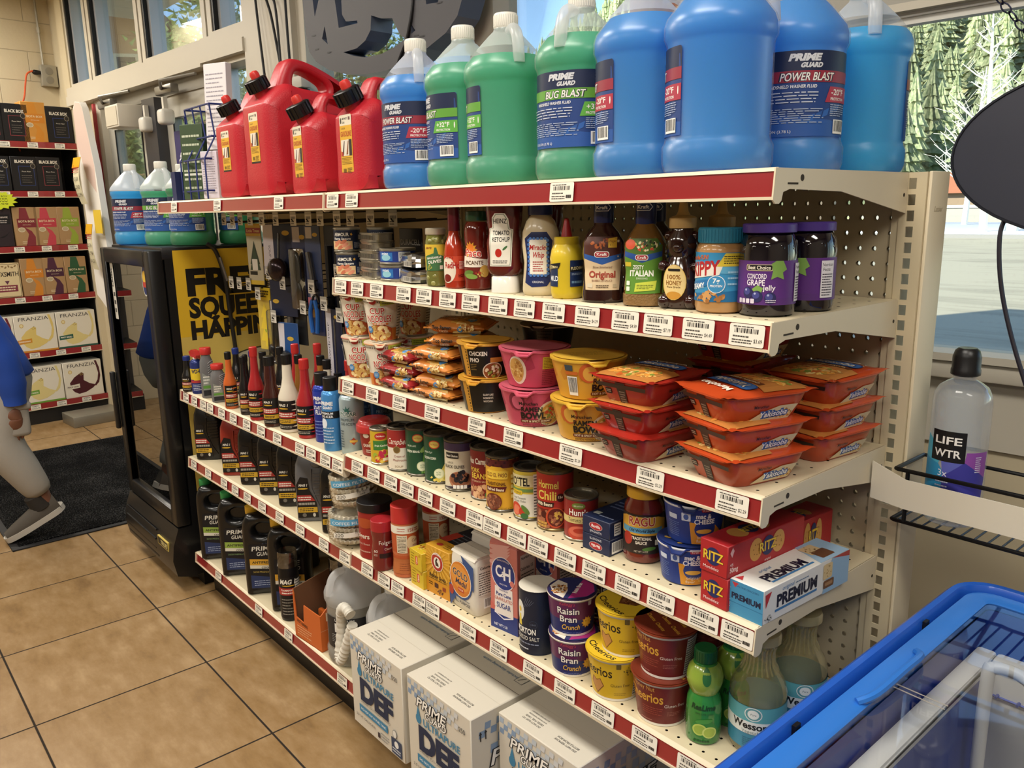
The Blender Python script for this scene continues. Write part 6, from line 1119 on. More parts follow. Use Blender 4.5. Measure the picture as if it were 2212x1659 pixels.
t = jar('salt_canister','dark navy round salt canister with a pale top','canister',-.529,-.331,Z5,[(.0385,0),(.0395,.001),(.0395,.003),(.039,.004),(.039,.135),(.0395,.136),(.0395,.139)],mat('#1a2133',.4),(.0395,.1385,.1400),mat('#d9d4c6',.5),(.004,.135,None),'#1a2133',lambda a,r,z0,z1: (a.d(-.024,.092,.013,.022,'#d8d8d0'),a.p([(-.030,.060),(-.018,.060),(-.021,.084),(-.027,.084)],'#d9c23c'),a.d(-.024,.094,.005,.006,'#d9b83a'),[a.p([(-.014+.004*k,.10+.002*k),(-.0136+.004*k,.10+.002*k),(-.004+.004*k,.126-.002*k),(-.0044+.004*k,.126-.002*k)],'#8a92a8') for k in range(5)],a.d(.010,.068,.0085,.0085,'#3a4358'),a.d(.010,.068,.0078,.0078,'#1a2133'),a.t('1848',.010,.066,.004,'#5a6378',w=.010),a.t('MORTON',-.010,.046,.0125,'#eceae2',w=.050,b=.03),a.t('IODIZED SALT',-.008,.032,.0088,'#e2dfd4',w=.060),a.lines(-.030,.022,.022,.027,1,'#8a92a8'),a.lines(-.030,.010,.0,.016,1,'#c8ccd4'),a.r(.048,.006,.060,.130,'#d8d4c8')),-.5)
def raisin(a,r,h): a.r(-.12,.004,.12,h*.45,'#1f2a66'); a.r(-.12,h*.45,.12,h-.007,'#5a1f4e'); a.t("Kellogg's",-.010,h*.83,.007,'#b8424e',w=.028,sh=.2); a.tt('Raisin',-.008,h*.60,.014,'#f0ece4','#1c1838',w=.042,e=.035); a.tt('Bran',-.008,h*.39,.0135,'#f0ece4','#1c1838',w=.033,e=.035); a.tt('Crunch',-.004,h*.19,.011,'#e0b458','#1c1838',w=.036,e=.03,sh=.2); a.burst(.030,h*.36,.0085,.0125,10,'#d8a038'); a.d(.030,h*.36,.0080,.0080,'#e0b448'); a.d(.027,h*.39,.001,.001,'#4a2c10',6); a.d(.033,h*.39,.001,.001,'#4a2c10',6); a.rr(.030,h*.80,.037,h*.92,'#b9b4c4',.001); a.lines(-.02,h*.06,.02,h*.13,2,'#6a76b0',.3)
def rlid(a,r): a.d(0,0,r*.94,r*.94,'#2a2f62'); a.p([(r*.1,-r*.9),(r*.75,-r*.5),(r*.92,0),(r*.7,r*.6),(r*.2,r*.9)],'#a82c78'); a.p([(-r*.9,-r*.1),(-r*.55,-r*.7),(-.004,-r*.93),(-r*.1,-r*.3),(-r*.3,r*.3),(-r*.75,r*.5)],'#e0d8cc'); a.blobs(-r*.45,-r*.25,r*.34,r*.45,['#8a4a24','#b87a3c','#5a2a1c','#d0a060'],44,.22); a.t('Raisin Bran',r*.28,r*.05,.008,'#e8e4e0',w=r*.9,b=.04,rot=PI/2)
ck = dict(rb=.040,rt=.0475,h=.080)
cup('cereal_cup','lower purple raisin cereal cup beside the salt','cereal cup',-.428,-.331,Z5,body='#d9d3c4',lid='#3a2f52',art=raisin,u=.0,group='purple cereal cups',lidart=rlid,tab=False,foot=.006,**ck)
cup('cereal_cup','upper purple raisin cereal cup beside the salt','cereal cup',-.436,-.326,Z5+.081,body='#d9d3c4',lid='#3a2f52',art=raisin,u=.0,group='purple cereal cups',lidart=rlid,tab=False,foot=.006,**ck)
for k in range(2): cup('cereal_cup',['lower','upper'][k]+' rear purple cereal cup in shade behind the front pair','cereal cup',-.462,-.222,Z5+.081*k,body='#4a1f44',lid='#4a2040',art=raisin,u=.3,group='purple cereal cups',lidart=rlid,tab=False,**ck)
def cheer(main,ink,hn=False):
    def f(a,r,h):
        a.r(-.12,.006,.12,h-.008,main)
        if not hn: a.t('Cheerios',-.018,h*.58,.020,'#221c18',w=.074,b=.015); a.p([(-.014,h*.10),(-.028,h*.34),(-.022,h*.50),(-.013,h*.44),(-.004,h*.50),(.003,h*.34)],'#7a4a20'); a.p([(-.014,h*.13),(-.026,h*.34),(-.021,h*.48),(-.013,h*.42),(-.005,h*.48),(.001,h*.34)],'#c08a4c'); a.t('Gluten Free',.034,h*.36,.0062,'#5a4418',w=.036); a.lines(.022,h*.14,.046,h*.22,2,'#8a7020',.3); a.rr(.026,h*.80,.034,h*.92,'#6a5a20',.001); a.blobs(.046,h*.74,.008,.010,['#4a4018','#c8a830'],14,.3); a.r(.060,.008,.080,h-.01,'#d8d2c2'); a.lines(.061,.010,.079,h-.012,12,'#3a342c',.4)
        else: a.t('Honey Nut',-.016,h*.80,.010,'#d09a4a',w=.042); a.t('Cheerios',-.016,h*.54,.020,'#d8a23c',w=.070,b=.015); a.lines(-.02,h*.25,.02,h*.44,4,'#a04a3c',.3); a.t('Gluten Free',.040,h*.46,.0062,'#e4cfc0',w=.038); a.lines(.026,h*.26,.052,h*.36,3,'#a8685c',.3); a.lines(-.026,h*.10,.0,h*.14,1,'#b8786c'); a.r(.066,.008,.094,h-.01,'#d8d2c8'); a.lines(.067,.010,.092,h-.012,14,'#3a342c',.4)
    return f
def clid(main,hn):
    def f(a,r):
        a.d(0,0,r*.97,r*.97,main)
        if not hn: a.t('Cheerios',.0,-r*.62,r*.24,'#2a2418',w=r*1.35,b=.02,arch=-.006); a.p([(0,-r*.28),(-r*.42,r*.12),(-r*.36,r*.42),(-r*.02,r*.32),(r*.34,r*.44),(r*.40,r*.12)],'#6a3c1c'); a.blobs(0,r*.12,r*.30,r*.26,['#8a5a34','#a8744a','#5a3018'],40,.2)
        else:
            for i in range(-2,3):
                for j in range(-1,2):
                    u,v = j*r*.62+(i % 2)*r*.3,i*r*.36
                    if u*u+v*v < (r*.72)**2: a.t('Cheerios',u,v-r*.05,r*.14,'#cf9a38',w=r*.5,b=.02)
    return f
hk = dict(rb=.042,rt=.0535,h=.088)
YC,HC = '#d3ae28','#6d2320'
cup('cereal_cup','lower yellow cereal cup on the fifth shelf','cereal cup',-.321,-.327,Z5,body='#d9d3c4',lid='#d2ae2a',art=cheer(YC,0),u=-.5,group='yellow cereal cups',lidart=clid('#d8b62e',0),tab=False,foot=.006,lidr=1.06,**hk)
cup('cereal_cup','upper yellow cereal cup on the fifth shelf','cereal cup',-.308,-.315,Z5+.089,body='#d9d3c4',lid='#d2ae2a',art=cheer(YC,0),u=-.55,group='yellow cereal cups',lidart=clid('#d8b62e',0),tab=False,foot=.006,lidr=1.06,**hk)
cup('cereal_cup','lower dark red honey cereal cup','cereal cup',-.216,-.321,Z5,body='#d9d3c4',lid='#7c3420',art=cheer(HC,0,True),u=-.35,group='dark red cereal cups',lidart=clid('#6f2c1c',1),tab=False,foot=.006,lidr=1.06,**hk)
cup('cereal_cup','upper dark red honey cereal cup turned to its nutrition panel','cereal cup',-.214,-.316,Z5+.089,body='#d9d3c4',lid='#7c3420',art=cheer(HC,0,True),u=-.6,group='dark red cereal cups',lidart=clid('#6f2c1c',1),tab=False,foot=.006,lidr=1.06,**hk)
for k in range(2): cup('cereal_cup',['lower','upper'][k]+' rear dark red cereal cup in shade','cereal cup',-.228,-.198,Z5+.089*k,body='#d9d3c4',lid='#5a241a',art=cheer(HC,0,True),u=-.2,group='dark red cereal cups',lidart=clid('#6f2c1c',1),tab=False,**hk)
def lime(lb,x,y,u):
    def lab(a,r,z0,z1): a.t('ReaLime',-.002,.066,.010,'#1a3a20',w=.040,sh=.15,b=.03); a.t('100% LIME JUICE',0,.058,.0035,'#2a5a30',w=.028); a.d(.0,.032,.019,.017,'#2f7a36'); a.d(-.007,.030,.0115,.0105,'#b8c860',rot=.4); a.d(-.007,.030,.009,.008,'#98b048',rot=.4); a.d(.009,.026,.0115,.0105,'#c4d070'); a.d(.009,.026,.009,.0085,'#a4b84c'); a.d(.0,.046,.014,.004,'#4a9040',rot=.2); a.d(.002,.126,.007,.015,'#2f6a34'); a.lines(-.016,.006,.010,.012,1,'#1f4a26')
    t = jar('lime_juice_bottle',lb,'bottle',x,y,Z5,[(.024,0),(.0285,.003),(.0295,.012),(.0295,.058),(.028,.076),(.024,.086),(.0225,.089),(.026,.096),(.0295,.108),(.0295,.118),(.026,.132),(.018,.142),(.015,.144)],mat('#2f7a34',.15,0,.7),(.0185,.144,.166),mat('#1a5a2e',.35),(.010,.140,None),None,lab,u,'green lime juice bottles',ribs=24)
    b = B(); b.lathe([(.0232,.089),(.0266,.0965),(.0302,.108),(.0302,.118),(.0266,.132),(.020,.140)],mat('#8aa43c',.2,0,.6),40,caps=False); b.build('lime_sleeve',t)
lime('front green lime juice bottle with a dark green cap',-.128,-.321,.05); lime('middle green lime juice bottle behind the front one',-.120,-.248,.2); lime('rear green lime juice bottle in shade',-.135,-.178,.2)
OILG = milky('#ecdf9e',.6,.74,.05,.25)
def oil(lb,x,y,u):
    t = thing('oil_bottle',lb,'bottle',(x,y,Z5),0,'vegetable oil bottles'); b = B()
    pf = [(.034,0),(.042,.003),(.0455,.012),(.0455,.096),(.046,.106),(.040,.124),(.030,.140),(.0235,.152),(.022,.172),(.026,.184),(.030,.190),(.031,.193)]
    b.lathe(pf,OILG,48)
    for k in range(22): b.tube([Matrix.Rotation(2*PI*k/22,4,'Z') @ Vector((r,0,z)) for r,z in ((.0305,.139),(.024,.152),(.0225,.172),(.0255,.183))],.0016,OILG,5)
    b.build('bottle_body',t); b = B(); b.lathe([(.030,.190),(.0325,.192),(.0325,.204),(.0305,.207),(.0005,.207)],clear_film('#f0e6c0',.7,.1,.5) if False else milky('#d8cda0',.5,.4,.1,.25),40,caps=False); b.build('cap',t)
    a = cylart(.0458,face(x,y,u),off=.0006); a.lathe([(.0459,.016),(.0459,.092)],mat('#3d86a4',.4),60,caps=False); a.off += .0003; a.r(-.15,.066,.15,.092,'#5fa8b0'); a.r(-.15,.044,.15,.066,'#e2e6e2'); a.d(.0,.080,.014,.012,'#e6eae6'); a.d(.0,.080,.0125,.0105,'#5f9aa0'); a.d(.0,.080,.009,.008,'#e6eae6'); a.t('Pure',.0,.078,.004,'#4a6a6a',w=.009,sh=.2); a.t('Wesson',-.006,.053,.0125,'#1c2024',w=.058,b=.03); a.t('Vegetable Oil',.006,.045,.006,'#7a8a88',w=.048); a.lines(-.016,.020,.026,.038,5,'#2a5a78',.3); a.build('label',t); return t
oil('front clear vegetable oil bottle beside the blue freezer',-.058,-.270,-.12); oil('rear clear vegetable oil bottle in shade by the shelf end',-.048,-.158,.25)
# ================================================================== top shelf: washer fluid jugs and gas cans
HDPE = milky('#f0f2f4',.6,.45,.30,.10); HDPW = milky('#f0f2f4',.6,.90,.30,.10); CAPW = mat("#dcd9d0",.45)
FLUID = {'blue': milky('#38aaf6',.6,.0,.3,.06),'cyan': milky('#22c4fa',.62,.0,.3,.06),'green': milky('#54cba0',.6,.0,.3,.06),'deep': milky('#2aa86c',.5,.0,.3,.06),'grey': milky('#b9b8ae',.5,.25,.3,.08)}
JP = [(.070,0),(.076,.004),(.0795,.014),(.0797,.038),(.0765,.044),(.0752,.050),(.0752,.176),(.0768,.182),(.0797,.188),(.0797,.203),(.076,.214),(.055,.240),(.034,.262),(.0235,.272),(.0215,.278)]
def jug(name,label,x,y,z,fluid,lab,thd,hnd,group='washer fluid jugs',level=.228,s=1.,cat='jug',hose=False):
    t = thing(name,label,cat,(x,y,z),0,group); t.scale = (s,s,s); b = B(); b.lathe(JP,HDPE,48,mats=[HDPW if JP[i][1] < level-.003 else HDPE for i in range(len(JP)-1)]); b.build('bottle_body',t)
    R_ = interp(JP); b = B(); b.lathe([(max(.004,r-.0022),zz+(.0015 if i == 0 else 0)) for i,(r,zz) in enumerate(JP) if zz < level]+[(R_(level)-.0022,level),(.0005,level)],FLUID[fluid],48,caps=False); b.lathe([(.068,.0015),(.0005,.0015)],FLUID[fluid],48,caps=False); b.build('fluid',t)['label'] = {'blue': 'blue fluid','cyan': 'bright blue fluid','green': 'green fluid','deep': 'dark green fluid','grey': 'clear fluid'}[fluid]
    b = B(); b.lathe([(.0215,.276),(.0222,.277),(.0222,.300),(.0205,.3025),(.0005,.3025)],CAPW,36,caps=False)
    for k in range(36): b.box(-.0005,-.0005,.279,.0006,.0005,.2985,CAPW,Matrix.Rotation(2*PI*k/36,4,'Z') @ Matrix.Translation((.0222,0,0)))
    b.build('cap',t)
    th = face(x,y,0); h = th+rad(hnd); b = B(); b.tube([(q*math.cos(h),q*math.sin(h),zz) for q,zz in spline2([(.026,.268),(.046,.268),(.062,.256),(.070,.235),(.073,.208)])],.0105,HDPE,12); b.build('handle',t)
    if lab:
        r = .0756; a = cylart(r,th+rad(thd),off=.0003); w = r*rad(66); band,big,tag_,lt = {'power': ('#8e2a3c','POWER BLAST','-20','#a83246'),'bug': ('#5f9a3a','BUG BLAST','+32','#5fa844')}[lab]
        a.rr(-w,.052,w,.172,'#24407c',.004); a.p([(-w,.128),(w,.128),(w,.168),(w-.004,.172),(-w+.004,.172),(-w,.168)],'#182444'); a.p([(-w,.052),(-w,.088),(w,.070),(w,.052)],'#2c559c')
        for k in range(6): a.p([(-.01+.012*k,.066+.004*k),(.0+.012*k,.070+.004*k),(.003+.012*k,.080+.004*k),(-.007+.012*k,.076+.004*k)],'#2f5fa8' if k % 2 else '#2a559a')
        a.t('PRIME',-.004,.158,.0095,'#c9ccd2',w=.046,sh=.3,b=.06); a.t('GUARD',.006,.1485,.0065,'#c9ccd2',w=.032,sh=.3,b=.06); a.r(-w,.128,w,.144,band); a.tt(big,.002,.1302,.0115,'#e4e2dc','#1c2036',w=.080 if lab == 'power' else .072,e=.03,sh=.2)
        a.t('WINDSHIELD WASHER FLUID',-.022,.120,.0046,'#e2e4ea',w=.074,sh=.2,b=.02); a.p([(.030,.100),(.038,.122),(w,.122),(w,.100)],lt); a.t(tag_+'°F',.056,.1105,.0085,'#eceae4',w=.030,b=.02); a.t('PROTECTION',.056,.103,.004,'#eceae4',w=.032,b=.02); a.d(w-.006,.113,.0012,.006,'#eceae4',8)
        a.lines(-w+.006,.098,.020,.116,4,'#c8cedb',.3,3); a.lines(-w+.006,.070,.030,.092,7,'#a8b4cc',.35,4); a.lines(.040,.080,w-.008,.098,6,'#a8b4cc',.4,5); a.t('1 GALLON (3.78 L)',-.044,.057,.0042,'#dfe2e8',w=.050); a.bar(.048,.056,.078,.076); a.build('label',t)
    return t
def spline2(p): return [(v.x,v.y) for v in spline([(a,b_,0) for a,b_ in p],5)]
def ony(px,py,y):
    d = (px-1106)/FPX*RV-(py-829.5)/FPX*UV+FV; return CAM.x+d.x*(y-CAM.y)/d.y
for px,y,fl,lb,th,hn,lv,txt in ((908,-.305,'blue','power',-43,4,.226,'leftmost blue washer fluid jug on the top shelf beside the small gas can'),(1008,-.300,'green','bug',-77,150,.228,'green washer fluid jug right of the leftmost blue one'),(1098,-.300,'green','bug',-105,18,.226,'green washer fluid jug showing its unlabelled side'),
        (1256,-.292,'green','bug',-25,-28,.232,'green washer fluid jug with its label facing out'),(1388,-.300,'blue','power',-103,92,.236,'blue washer fluid jug standing right of the last green one'),(1546,-.300,'blue','power',-108,100,.246,'large blue washer fluid jug nearest the shelf corner'),(1701,-.135,'blue','power',15,-95,.250,'blue washer fluid jug with its label facing out by the shelf end'),(1841,.025,'cyan','power',134,14,.222,'bright cyan washer fluid jug furthest right on the top shelf')):
    jug('washer_fluid_jug',txt,ony(px,380,y),y,Z1+.0005,fl,lb,th,hn,level=lv,s=1.02)
jug('washer_fluid_jug','grey-capped washer fluid jug standing behind the large blue ones',ony(1668,380,.03),.03,Z1+.0005,'blue',None,0,90,level=.20)
GAS = mat('#b4222e',.38,bump=.25,bs=260.)
def outline_mesh(name,parent,outline,holes,half,bev,m,ang=50):
    """a solid with the given (y, z) outline and through holes, rounded at the edges, half thickness along x"""
    c = D.curves.new('outline','CURVE'); c.dimensions = '2D'; c.fill_mode = 'BOTH'; c.extrude = half-bev; c.bevel_depth = bev; c.bevel_resolution = 3; c.offset = -bev
    for pl in [outline]+holes:
        s = c.splines.new('POLY'); s.points.add(len(pl)-1); s.use_cyclic_u = True
        for i,(x,y) in enumerate(pl): s.points[i].co = (x,y,0,1)
    o = D.objects.new('outline',c); me = o.to_mesh(); b = B(); b.add([(v.co.z,v.co.x,v.co.y) for v in me.vertices],[tuple(p.vertices) for p in me.polygons],m); o.to_mesh_clear(); D.objects.remove(o); D.curves.remove(c)
    return b.build(name,parent,ang=ang)
def sm(p,n=5): return [(v.x,v.y) for v in spline([(a,b_,0) for a,b_ in p],n,True)]
def gas_can(label,x,y,L_,H,Wd,rz,big):
    t = thing('gas_can',label,'gas can',(x,y,Z1+.0005),rz,'red gasoline cans'); k = lambda q: [(a*L_,b_*H) for a,b_ in q]
    bod = sm(k([(.06,.0),(.5,.0),(.94,.0),(1,.05),(1,.35),(1,.60),(.93,.70),(.72,.755),(.50,.76),(.30,.78),(.20,.80),(.12,.76),(.02,.67),(0,.60),(0,.3),(0,.05)]),6)
    outline_mesh('body',t,bod,[],Wd/2,min(.036,Wd*.24),GAS,60)
    arm = sm(k([(.16,.72),(.19,.84),(.26,.97),(.34,.995),(.50,.96),(.72,.865),(.90,.75),(.94,.66),(.5,.60),(.2,.62)]),6)
    outline_mesh('handle',t,arm,[sm(k([(.31,.80),(.36,.772),(.50,.76),(.59,.775),(.585,.83),(.47,.89),(.37,.91),(.32,.88)]),5)],Wd*.20,.016,GAS,60)
    M_ = Matrix.Translation((0,L_*.085,H*.745)) @ Matrix.Rotation(rad(28),4,'X'); bk = mat('#121214',.35); b = B(); b.lathe([(.021,-.012),(.021,.012)],GAS,24,X=M_); b.build('neck',t)
    b = B(); b.lathe([(.029,.006),(.030,.008),(.030,.036),(.028,.038),(.020,.039),(.0005,.039)],bk,32,caps=False,X=M_)
    for i in range(14): b.box(-.003,-.003,.007,.003,.003,.036,bk,M_ @ Matrix.Rotation(2*PI*i/14,4,'Z') @ Matrix.Translation((.0295,0,0)))
    b.build('cap',t); b = B(); b.lathe([(.013,.036),(.013,.050),(.010,.056),(.0005,.058)],mat('#d23a34',.35),20,caps=False,X=M_ @ Matrix.Translation((0,.006,0))); b.build('spout_tip',t)
    w,z0,z1 = (.0285,H*.24,H*.60) if big else (.027,H*.13,H*.66); h = z1-z0
    a = Art(on_flat((0,0,z0),(1,0,0),(0,0,1)),off=.0008); a.rr(-w,0,w,h,'#d8a834',.003); a.p([(-w,h*.83),(w,h*.83),(w,h-.003),(w-.003,h),(-w+.003,h),(-w,h-.003)],'#ddd6c0'); a.r(-w,0,w,h*.035,'#1c1a18'); a.t('MIDWEST',-.003,h*.92,h*.035,'#2c2822',w=.024,b=.02); a.t('CAN',-.010,h*.86,h*.035,'#2c2822',w=.012,b=.02); a.d(-.021,h*.91,.003,h*.05,'#3a342c'); a.r(.013,h*.91,.021,h*.96,'#6a4a4a')
    a.t('5 GALLON' if big else '1 GALLON',-.012,h*.77,h*.03,'#5a4414',w=.018); a.t('GASOLINE',0,h*.655,h*.085,'#b5502a',w=.048,b=.02); a.r(-.024,h*.34,.024,h*.60,'#dcd4c6'); a.p([(-.020,h*.36),(-.013,h*.36),(-.007,h*.58),(-.010,h*.58)],'#3a2a22'); a.p([(-.002,h*.36),(.006,h*.36),(.011,h*.58),(.008,h*.58)],'#8a5a3a'); a.r(.012,h*.34,.024,h*.60,'#2a2420'); a.p([(-.024,h*.34),(-.014,h*.34),(-.016,h*.40),(-.024,h*.42)],'#a83a2c'); a.lines(-.023,h*.20,.023,h*.32,5,'#6a5218',.3); a.bar(-.020,h*.05,-.004,h*.14,None,'#2a2418'); a.lines(.0,h*.05,.022,h*.15,4,'#5a4818',.4); a.build('label',t,flat=True)
    R2 = mat('#9c1a28',.42); a = Art(on_flat((Wd/2,0,0),(0,1,0),(0,0,1)),off=.0008); y0,y1,q0,q1 = L_*.30,L_*.86,H*.10,H*.60
    for r_ in ((y0,q0,y1,q0+.003),(y0,q1-.003,y1,q1),(y0,q0,y0+.003,q1),(y1-.003,q0,y1,q1)): a.r(*r_,R2)
    a.t('GASOLINE',(y0+y1)/2,H*.50,H*.055,R2,w=(y1-y0)*.84); a.lines(y0+.015,H*.16,y1-.015,H*.40,6,R2,.2); a.t('NEVER USE INDOORS',L_*.56,H*.66,H*.03,R2,w=L_*.55); a.build('embossing',t,flat=True)
    return t
gas_can('leftmost large red gas can mostly hidden by the second one',-1.822,-.372,.34,.318,.185,0,True); gas_can('second large red gas can with an open carry handle',-1.618,-.372,.36,.372,.185,0,True)
gas_can('first small red gas can in front of the large ones',-1.372,-.368,.25,.252,.150,rad(-4),False); gas_can('second small red gas can beside the leftmost blue jug',-1.135,-.364,.25,.262,.145,0,False)
# navy wire brochure rack
t = thing('brochure_rack','navy wire brochure rack at the left end of the top shelf','rack',(-2.18,-.30,Z1)); NV = mat('#1c2a6a',.35,.2); b = B()
for z,d in ((.03,.02),(.13,.02),(.20,.05),(.30,.05)): b.tube([(-.12,.10,z),(-.12,d-.06,z),(.10,d-.06,z),(.10,.10,z)],.003,NV,6)
for x in (-.12,-.05,.02,.10): b.tube([(x,-.04,.0),(x,-.04,.13),(x,.0,.20),(x,-.01,.30)],.0028,NV,6)
b.tube([(-.19,.06,0),(-.19,.02,.10),(-.12,-.01,.28)],.004,NV,6); b.build('wire_frame',t); b = B(); b.box(-.20,-.05,0,-.16,.10,.10,'#1a2450'); b.box(-.12,.10,0,.10,.106,.28,'#1a2450'); b.build('back_plate',t)
for nm,lb,x,y,z,w,h,c,tl in (('brochure_stack','stack of white leaflets standing in the navy wire rack',-2.115,-.27,Z1+.16,.095,.27,'#d8d4d6',.06),('magazine','dark green magazine standing in the navy wire rack',-2.235,-.315,Z1+.004,.10,.245,'#37492f',.03),('booklet','small white booklet low in the navy wire rack',-2.10,-.31,Z1+.004,.07,.15,'#cfc8d4',.0)):
    t = thing(nm,lb,nm.split('_')[0],(x,y,z),rad(24)); b = B(); b.rbox(-w/2,-.014,0,w/2,.014,h,mat(c,.5),.002,1,euler_x((0,0,0),-tl)); b.build('pages',t); a = Art(lambda u,v,o: tuple(euler_x((0,0,0),-tl) @ Vector((u,-.014-o,v))),off=.0006); a.lines(-w*.40,h*.1,w*.40,h*.9,16 if c != '#37492f' else 7,'#9a96a0' if c != '#37492f' else '#b8bfa8',.25); a.r(-w*.4,h*.32,w*.4,h*.35,'#d8dcd0') if c == '#37492f' else 0; a.build('print',t,flat=True)

# ================================================================== left bay
GOLD,LRED = '#c9a030','#a2302c'
def label_a(a,r,z0,z1,bg='#151314',w=1.05,red=True):
    W_ = r*w; h = z1-z0; a.r(-W_,z0,W_,z1,bg); a.t('MAG 1',-W_*.2,z1-h*.19,h*.085,'#d4d0c4',w=W_*.95,sh=.2,b=.04); a.d(-W_*.2,z1-h*.27,W_*.5,h*.025,GOLD)
    if red: a.r(-W_*.9,z0+h*.40,W_*.9,z0+h*.60,LRED); a.lines(-W_*.8,z0+h*.43,W_*.7,z0+h*.58,2,'#e6dcd0',.5)
    a.r(-W_*.9,z0+h*.20,W_*.95,z0+h*.36,GOLD); a.lines(-W_*.7,z0+h*.22,W_*.5,z0+h*.33,2,'#2c2418',.5); a.lines(-W_*.8,z0+h*.04,W_*.6,z0+h*.14,2,'#b8b2a4',.4)
def longneck(lb,x,y,r,h,body,cap,u=-.35,bg='#151314',group='motor treatment bottles',plain=False,nk=.42,lab=True):
    p = [(r*.9,0),(r,.003),(r,h*.42),(r*.97,h*.47),(r*.62,h*.60),(r*nk*1.15,h*.70),(r*nk,h*.88)]
    t = jar('additive_bottle',lb,'bottle',x,y,ZA,p,body,(r*nk*1.12,h*.87,h),cap,(h*.05,h*.42,None) if lab else None,None,(lambda a,r_,z0,z1: label_a(a,r_,z0,z1,bg)) if lab else None,u,group,ribs=18)
    if not plain:
        b = B(); th = face(x,y,.55)
        for k in range(5): b.tube([((r+.0003)*math.cos(th+q),(r+.0003)*math.sin(th+q),h*(.09+.07*k)) for q in (-.45,-.2,.05,.3,.5)],[.0004,.002,.0024,.002,.0004],body,6)
        b.build('grip_ribs',t)
    return t
RB,WB,KB,OB = mat('#a3262a',.22,0,.5),mat('#d9d2c0',.25,0,.5),mat('#141314',.25,0,.5),mat('#c5602a',.25,0,.5); AMB = mat('#3c1714',.1,0,.8); RC,BC,BLC = mat('#bf3230',.35),mat('#161617',.4),mat('#23357c',.35); GREYP = mat('#77787a',.35,.3)
longneck('small black bottle with a blue cap at the left end of the upper short shelf',-2.371,-.365,.0225,.130,KB,BLC,-.3,plain=True,nk=.5)
t = jar('spray_can','small blue and yellow spray can with a red flip nozzle','spray can',-2.312,-.352,ZA,[(.0215,0),(.022,.003),(.022,.112),(.018,.120),(.012,.124)],mat('#22306c',.3,.3),(.010,.124,.131),mat('#d8d4c8',.4),(.008,.112,None),'#22306c',lambda a,r,z0,z1: (a.r(-.07,.052,.07,.092,'#d2b42a'),a.d(0,.066,.017,.020,'#d8bc30'),a.t('WD-40',.0,.076,.014,'#22284a',w=.036,b=.04),a.r(-.07,.040,.07,.050,'#a8343a'),a.lines(-.016,.012,.016,.036,4,'#d0d4e0',.4)),-.1)
b = B(); b.prism([(-.030,.131),(.020,.129),(.026,.140),(.018,.156),(-.014,.158),(-.044,.146)],-.008,.008,mat('#b8302c',.35),'y'); b.tube([(.012,.010,.148),(.014,.012,.05)],.0015,mat('#c23a34',.4),5); b.build('nozzle',t)
def greyb(lb,x,y,r,h): 
    t = thing('fuel_treatment_bottle',lb,'bottle',(x,y,ZA),face(x,y,.1)+PI/2,'grey fuel treatment bottles'); b = B(); b.loft([(0,r*.9,r*.7),(.003,r,r*.8),(h*.55,r,r*.8),(h*.72,r*.92,r*.78),(h*.84,r*.62,r*.6),(h*.88,r*.6,r*.58)],GREYP,36,3.); b.build('bottle_body',t)
    b = B(); b.lathe([(r*.80,h*.865),(r*.82,h*.87),(r*.82,h*.985),(r*.76,h),(.0005,h)],RC,30,caps=False); b.build('cap',t); b = B()
    for k in range(6): b.tube([(r*.1,-r*.80,h*(.46+.045*k)),(r*.45,-r*.80,h*(.50+.045*k)),(r*.85,-r*.62,h*(.52+.045*k))],.0016,mat('#8f9092',.35,.3),6)
    b.build('grip_ribs',t); a = Art(on_flat((0,-r*.80,0),(1,0,0),(0,0,1)),off=.001); a.p([(-r*.8,h*.06),(r*.5,h*.06),(r*.3,h*.40),(-r*.8,h*.52)],'#8d938c'); a.r(-r*.8,h*.20,r*.4,h*.26,'#5f9440'); a.r(-r*.8,h*.06,r*.5,h*.17,'#23262a'); a.lines(-r*.7,h*.28,r*.2,h*.46,3,'#e2e2dc',.5); a.build('label',t,flat=True)
greyb('taller grey bottle with a red cap next to the spray can',-2.212,-.352,.0235,.178); greyb('shorter grey bottle with a red cap',-2.120,-.350,.0255,.132)
longneck('orange and black bottle with a black cap',-1.998,-.357,.0215,.189,OB,BC,.1); longneck('slim black long-necked bottle behind the orange one',-1.925,-.330,.0175,.186,KB,BC,-.2); longneck('slim black long-necked bottle left of the first red bottle',-1.880,-.357,.0185,.189,KB,BC,-.1)
longneck('first red long-necked bottle from the left',-1.790,-.357,.0245,.230,RB,RC,-.35); longneck('dark amber long-necked bottle with a black cap',-1.684,-.356,.0265,.214,AMB,BC,-.3,plain=True,nk=.55); longneck('white long-necked bottle with a black cap',-1.588,-.345,.0305,.231,WB,BC,-.45); longneck('red long-necked bottle between the white bottle and blue can',-1.493,-.337,.0285,.228,RB,RC,-.4)
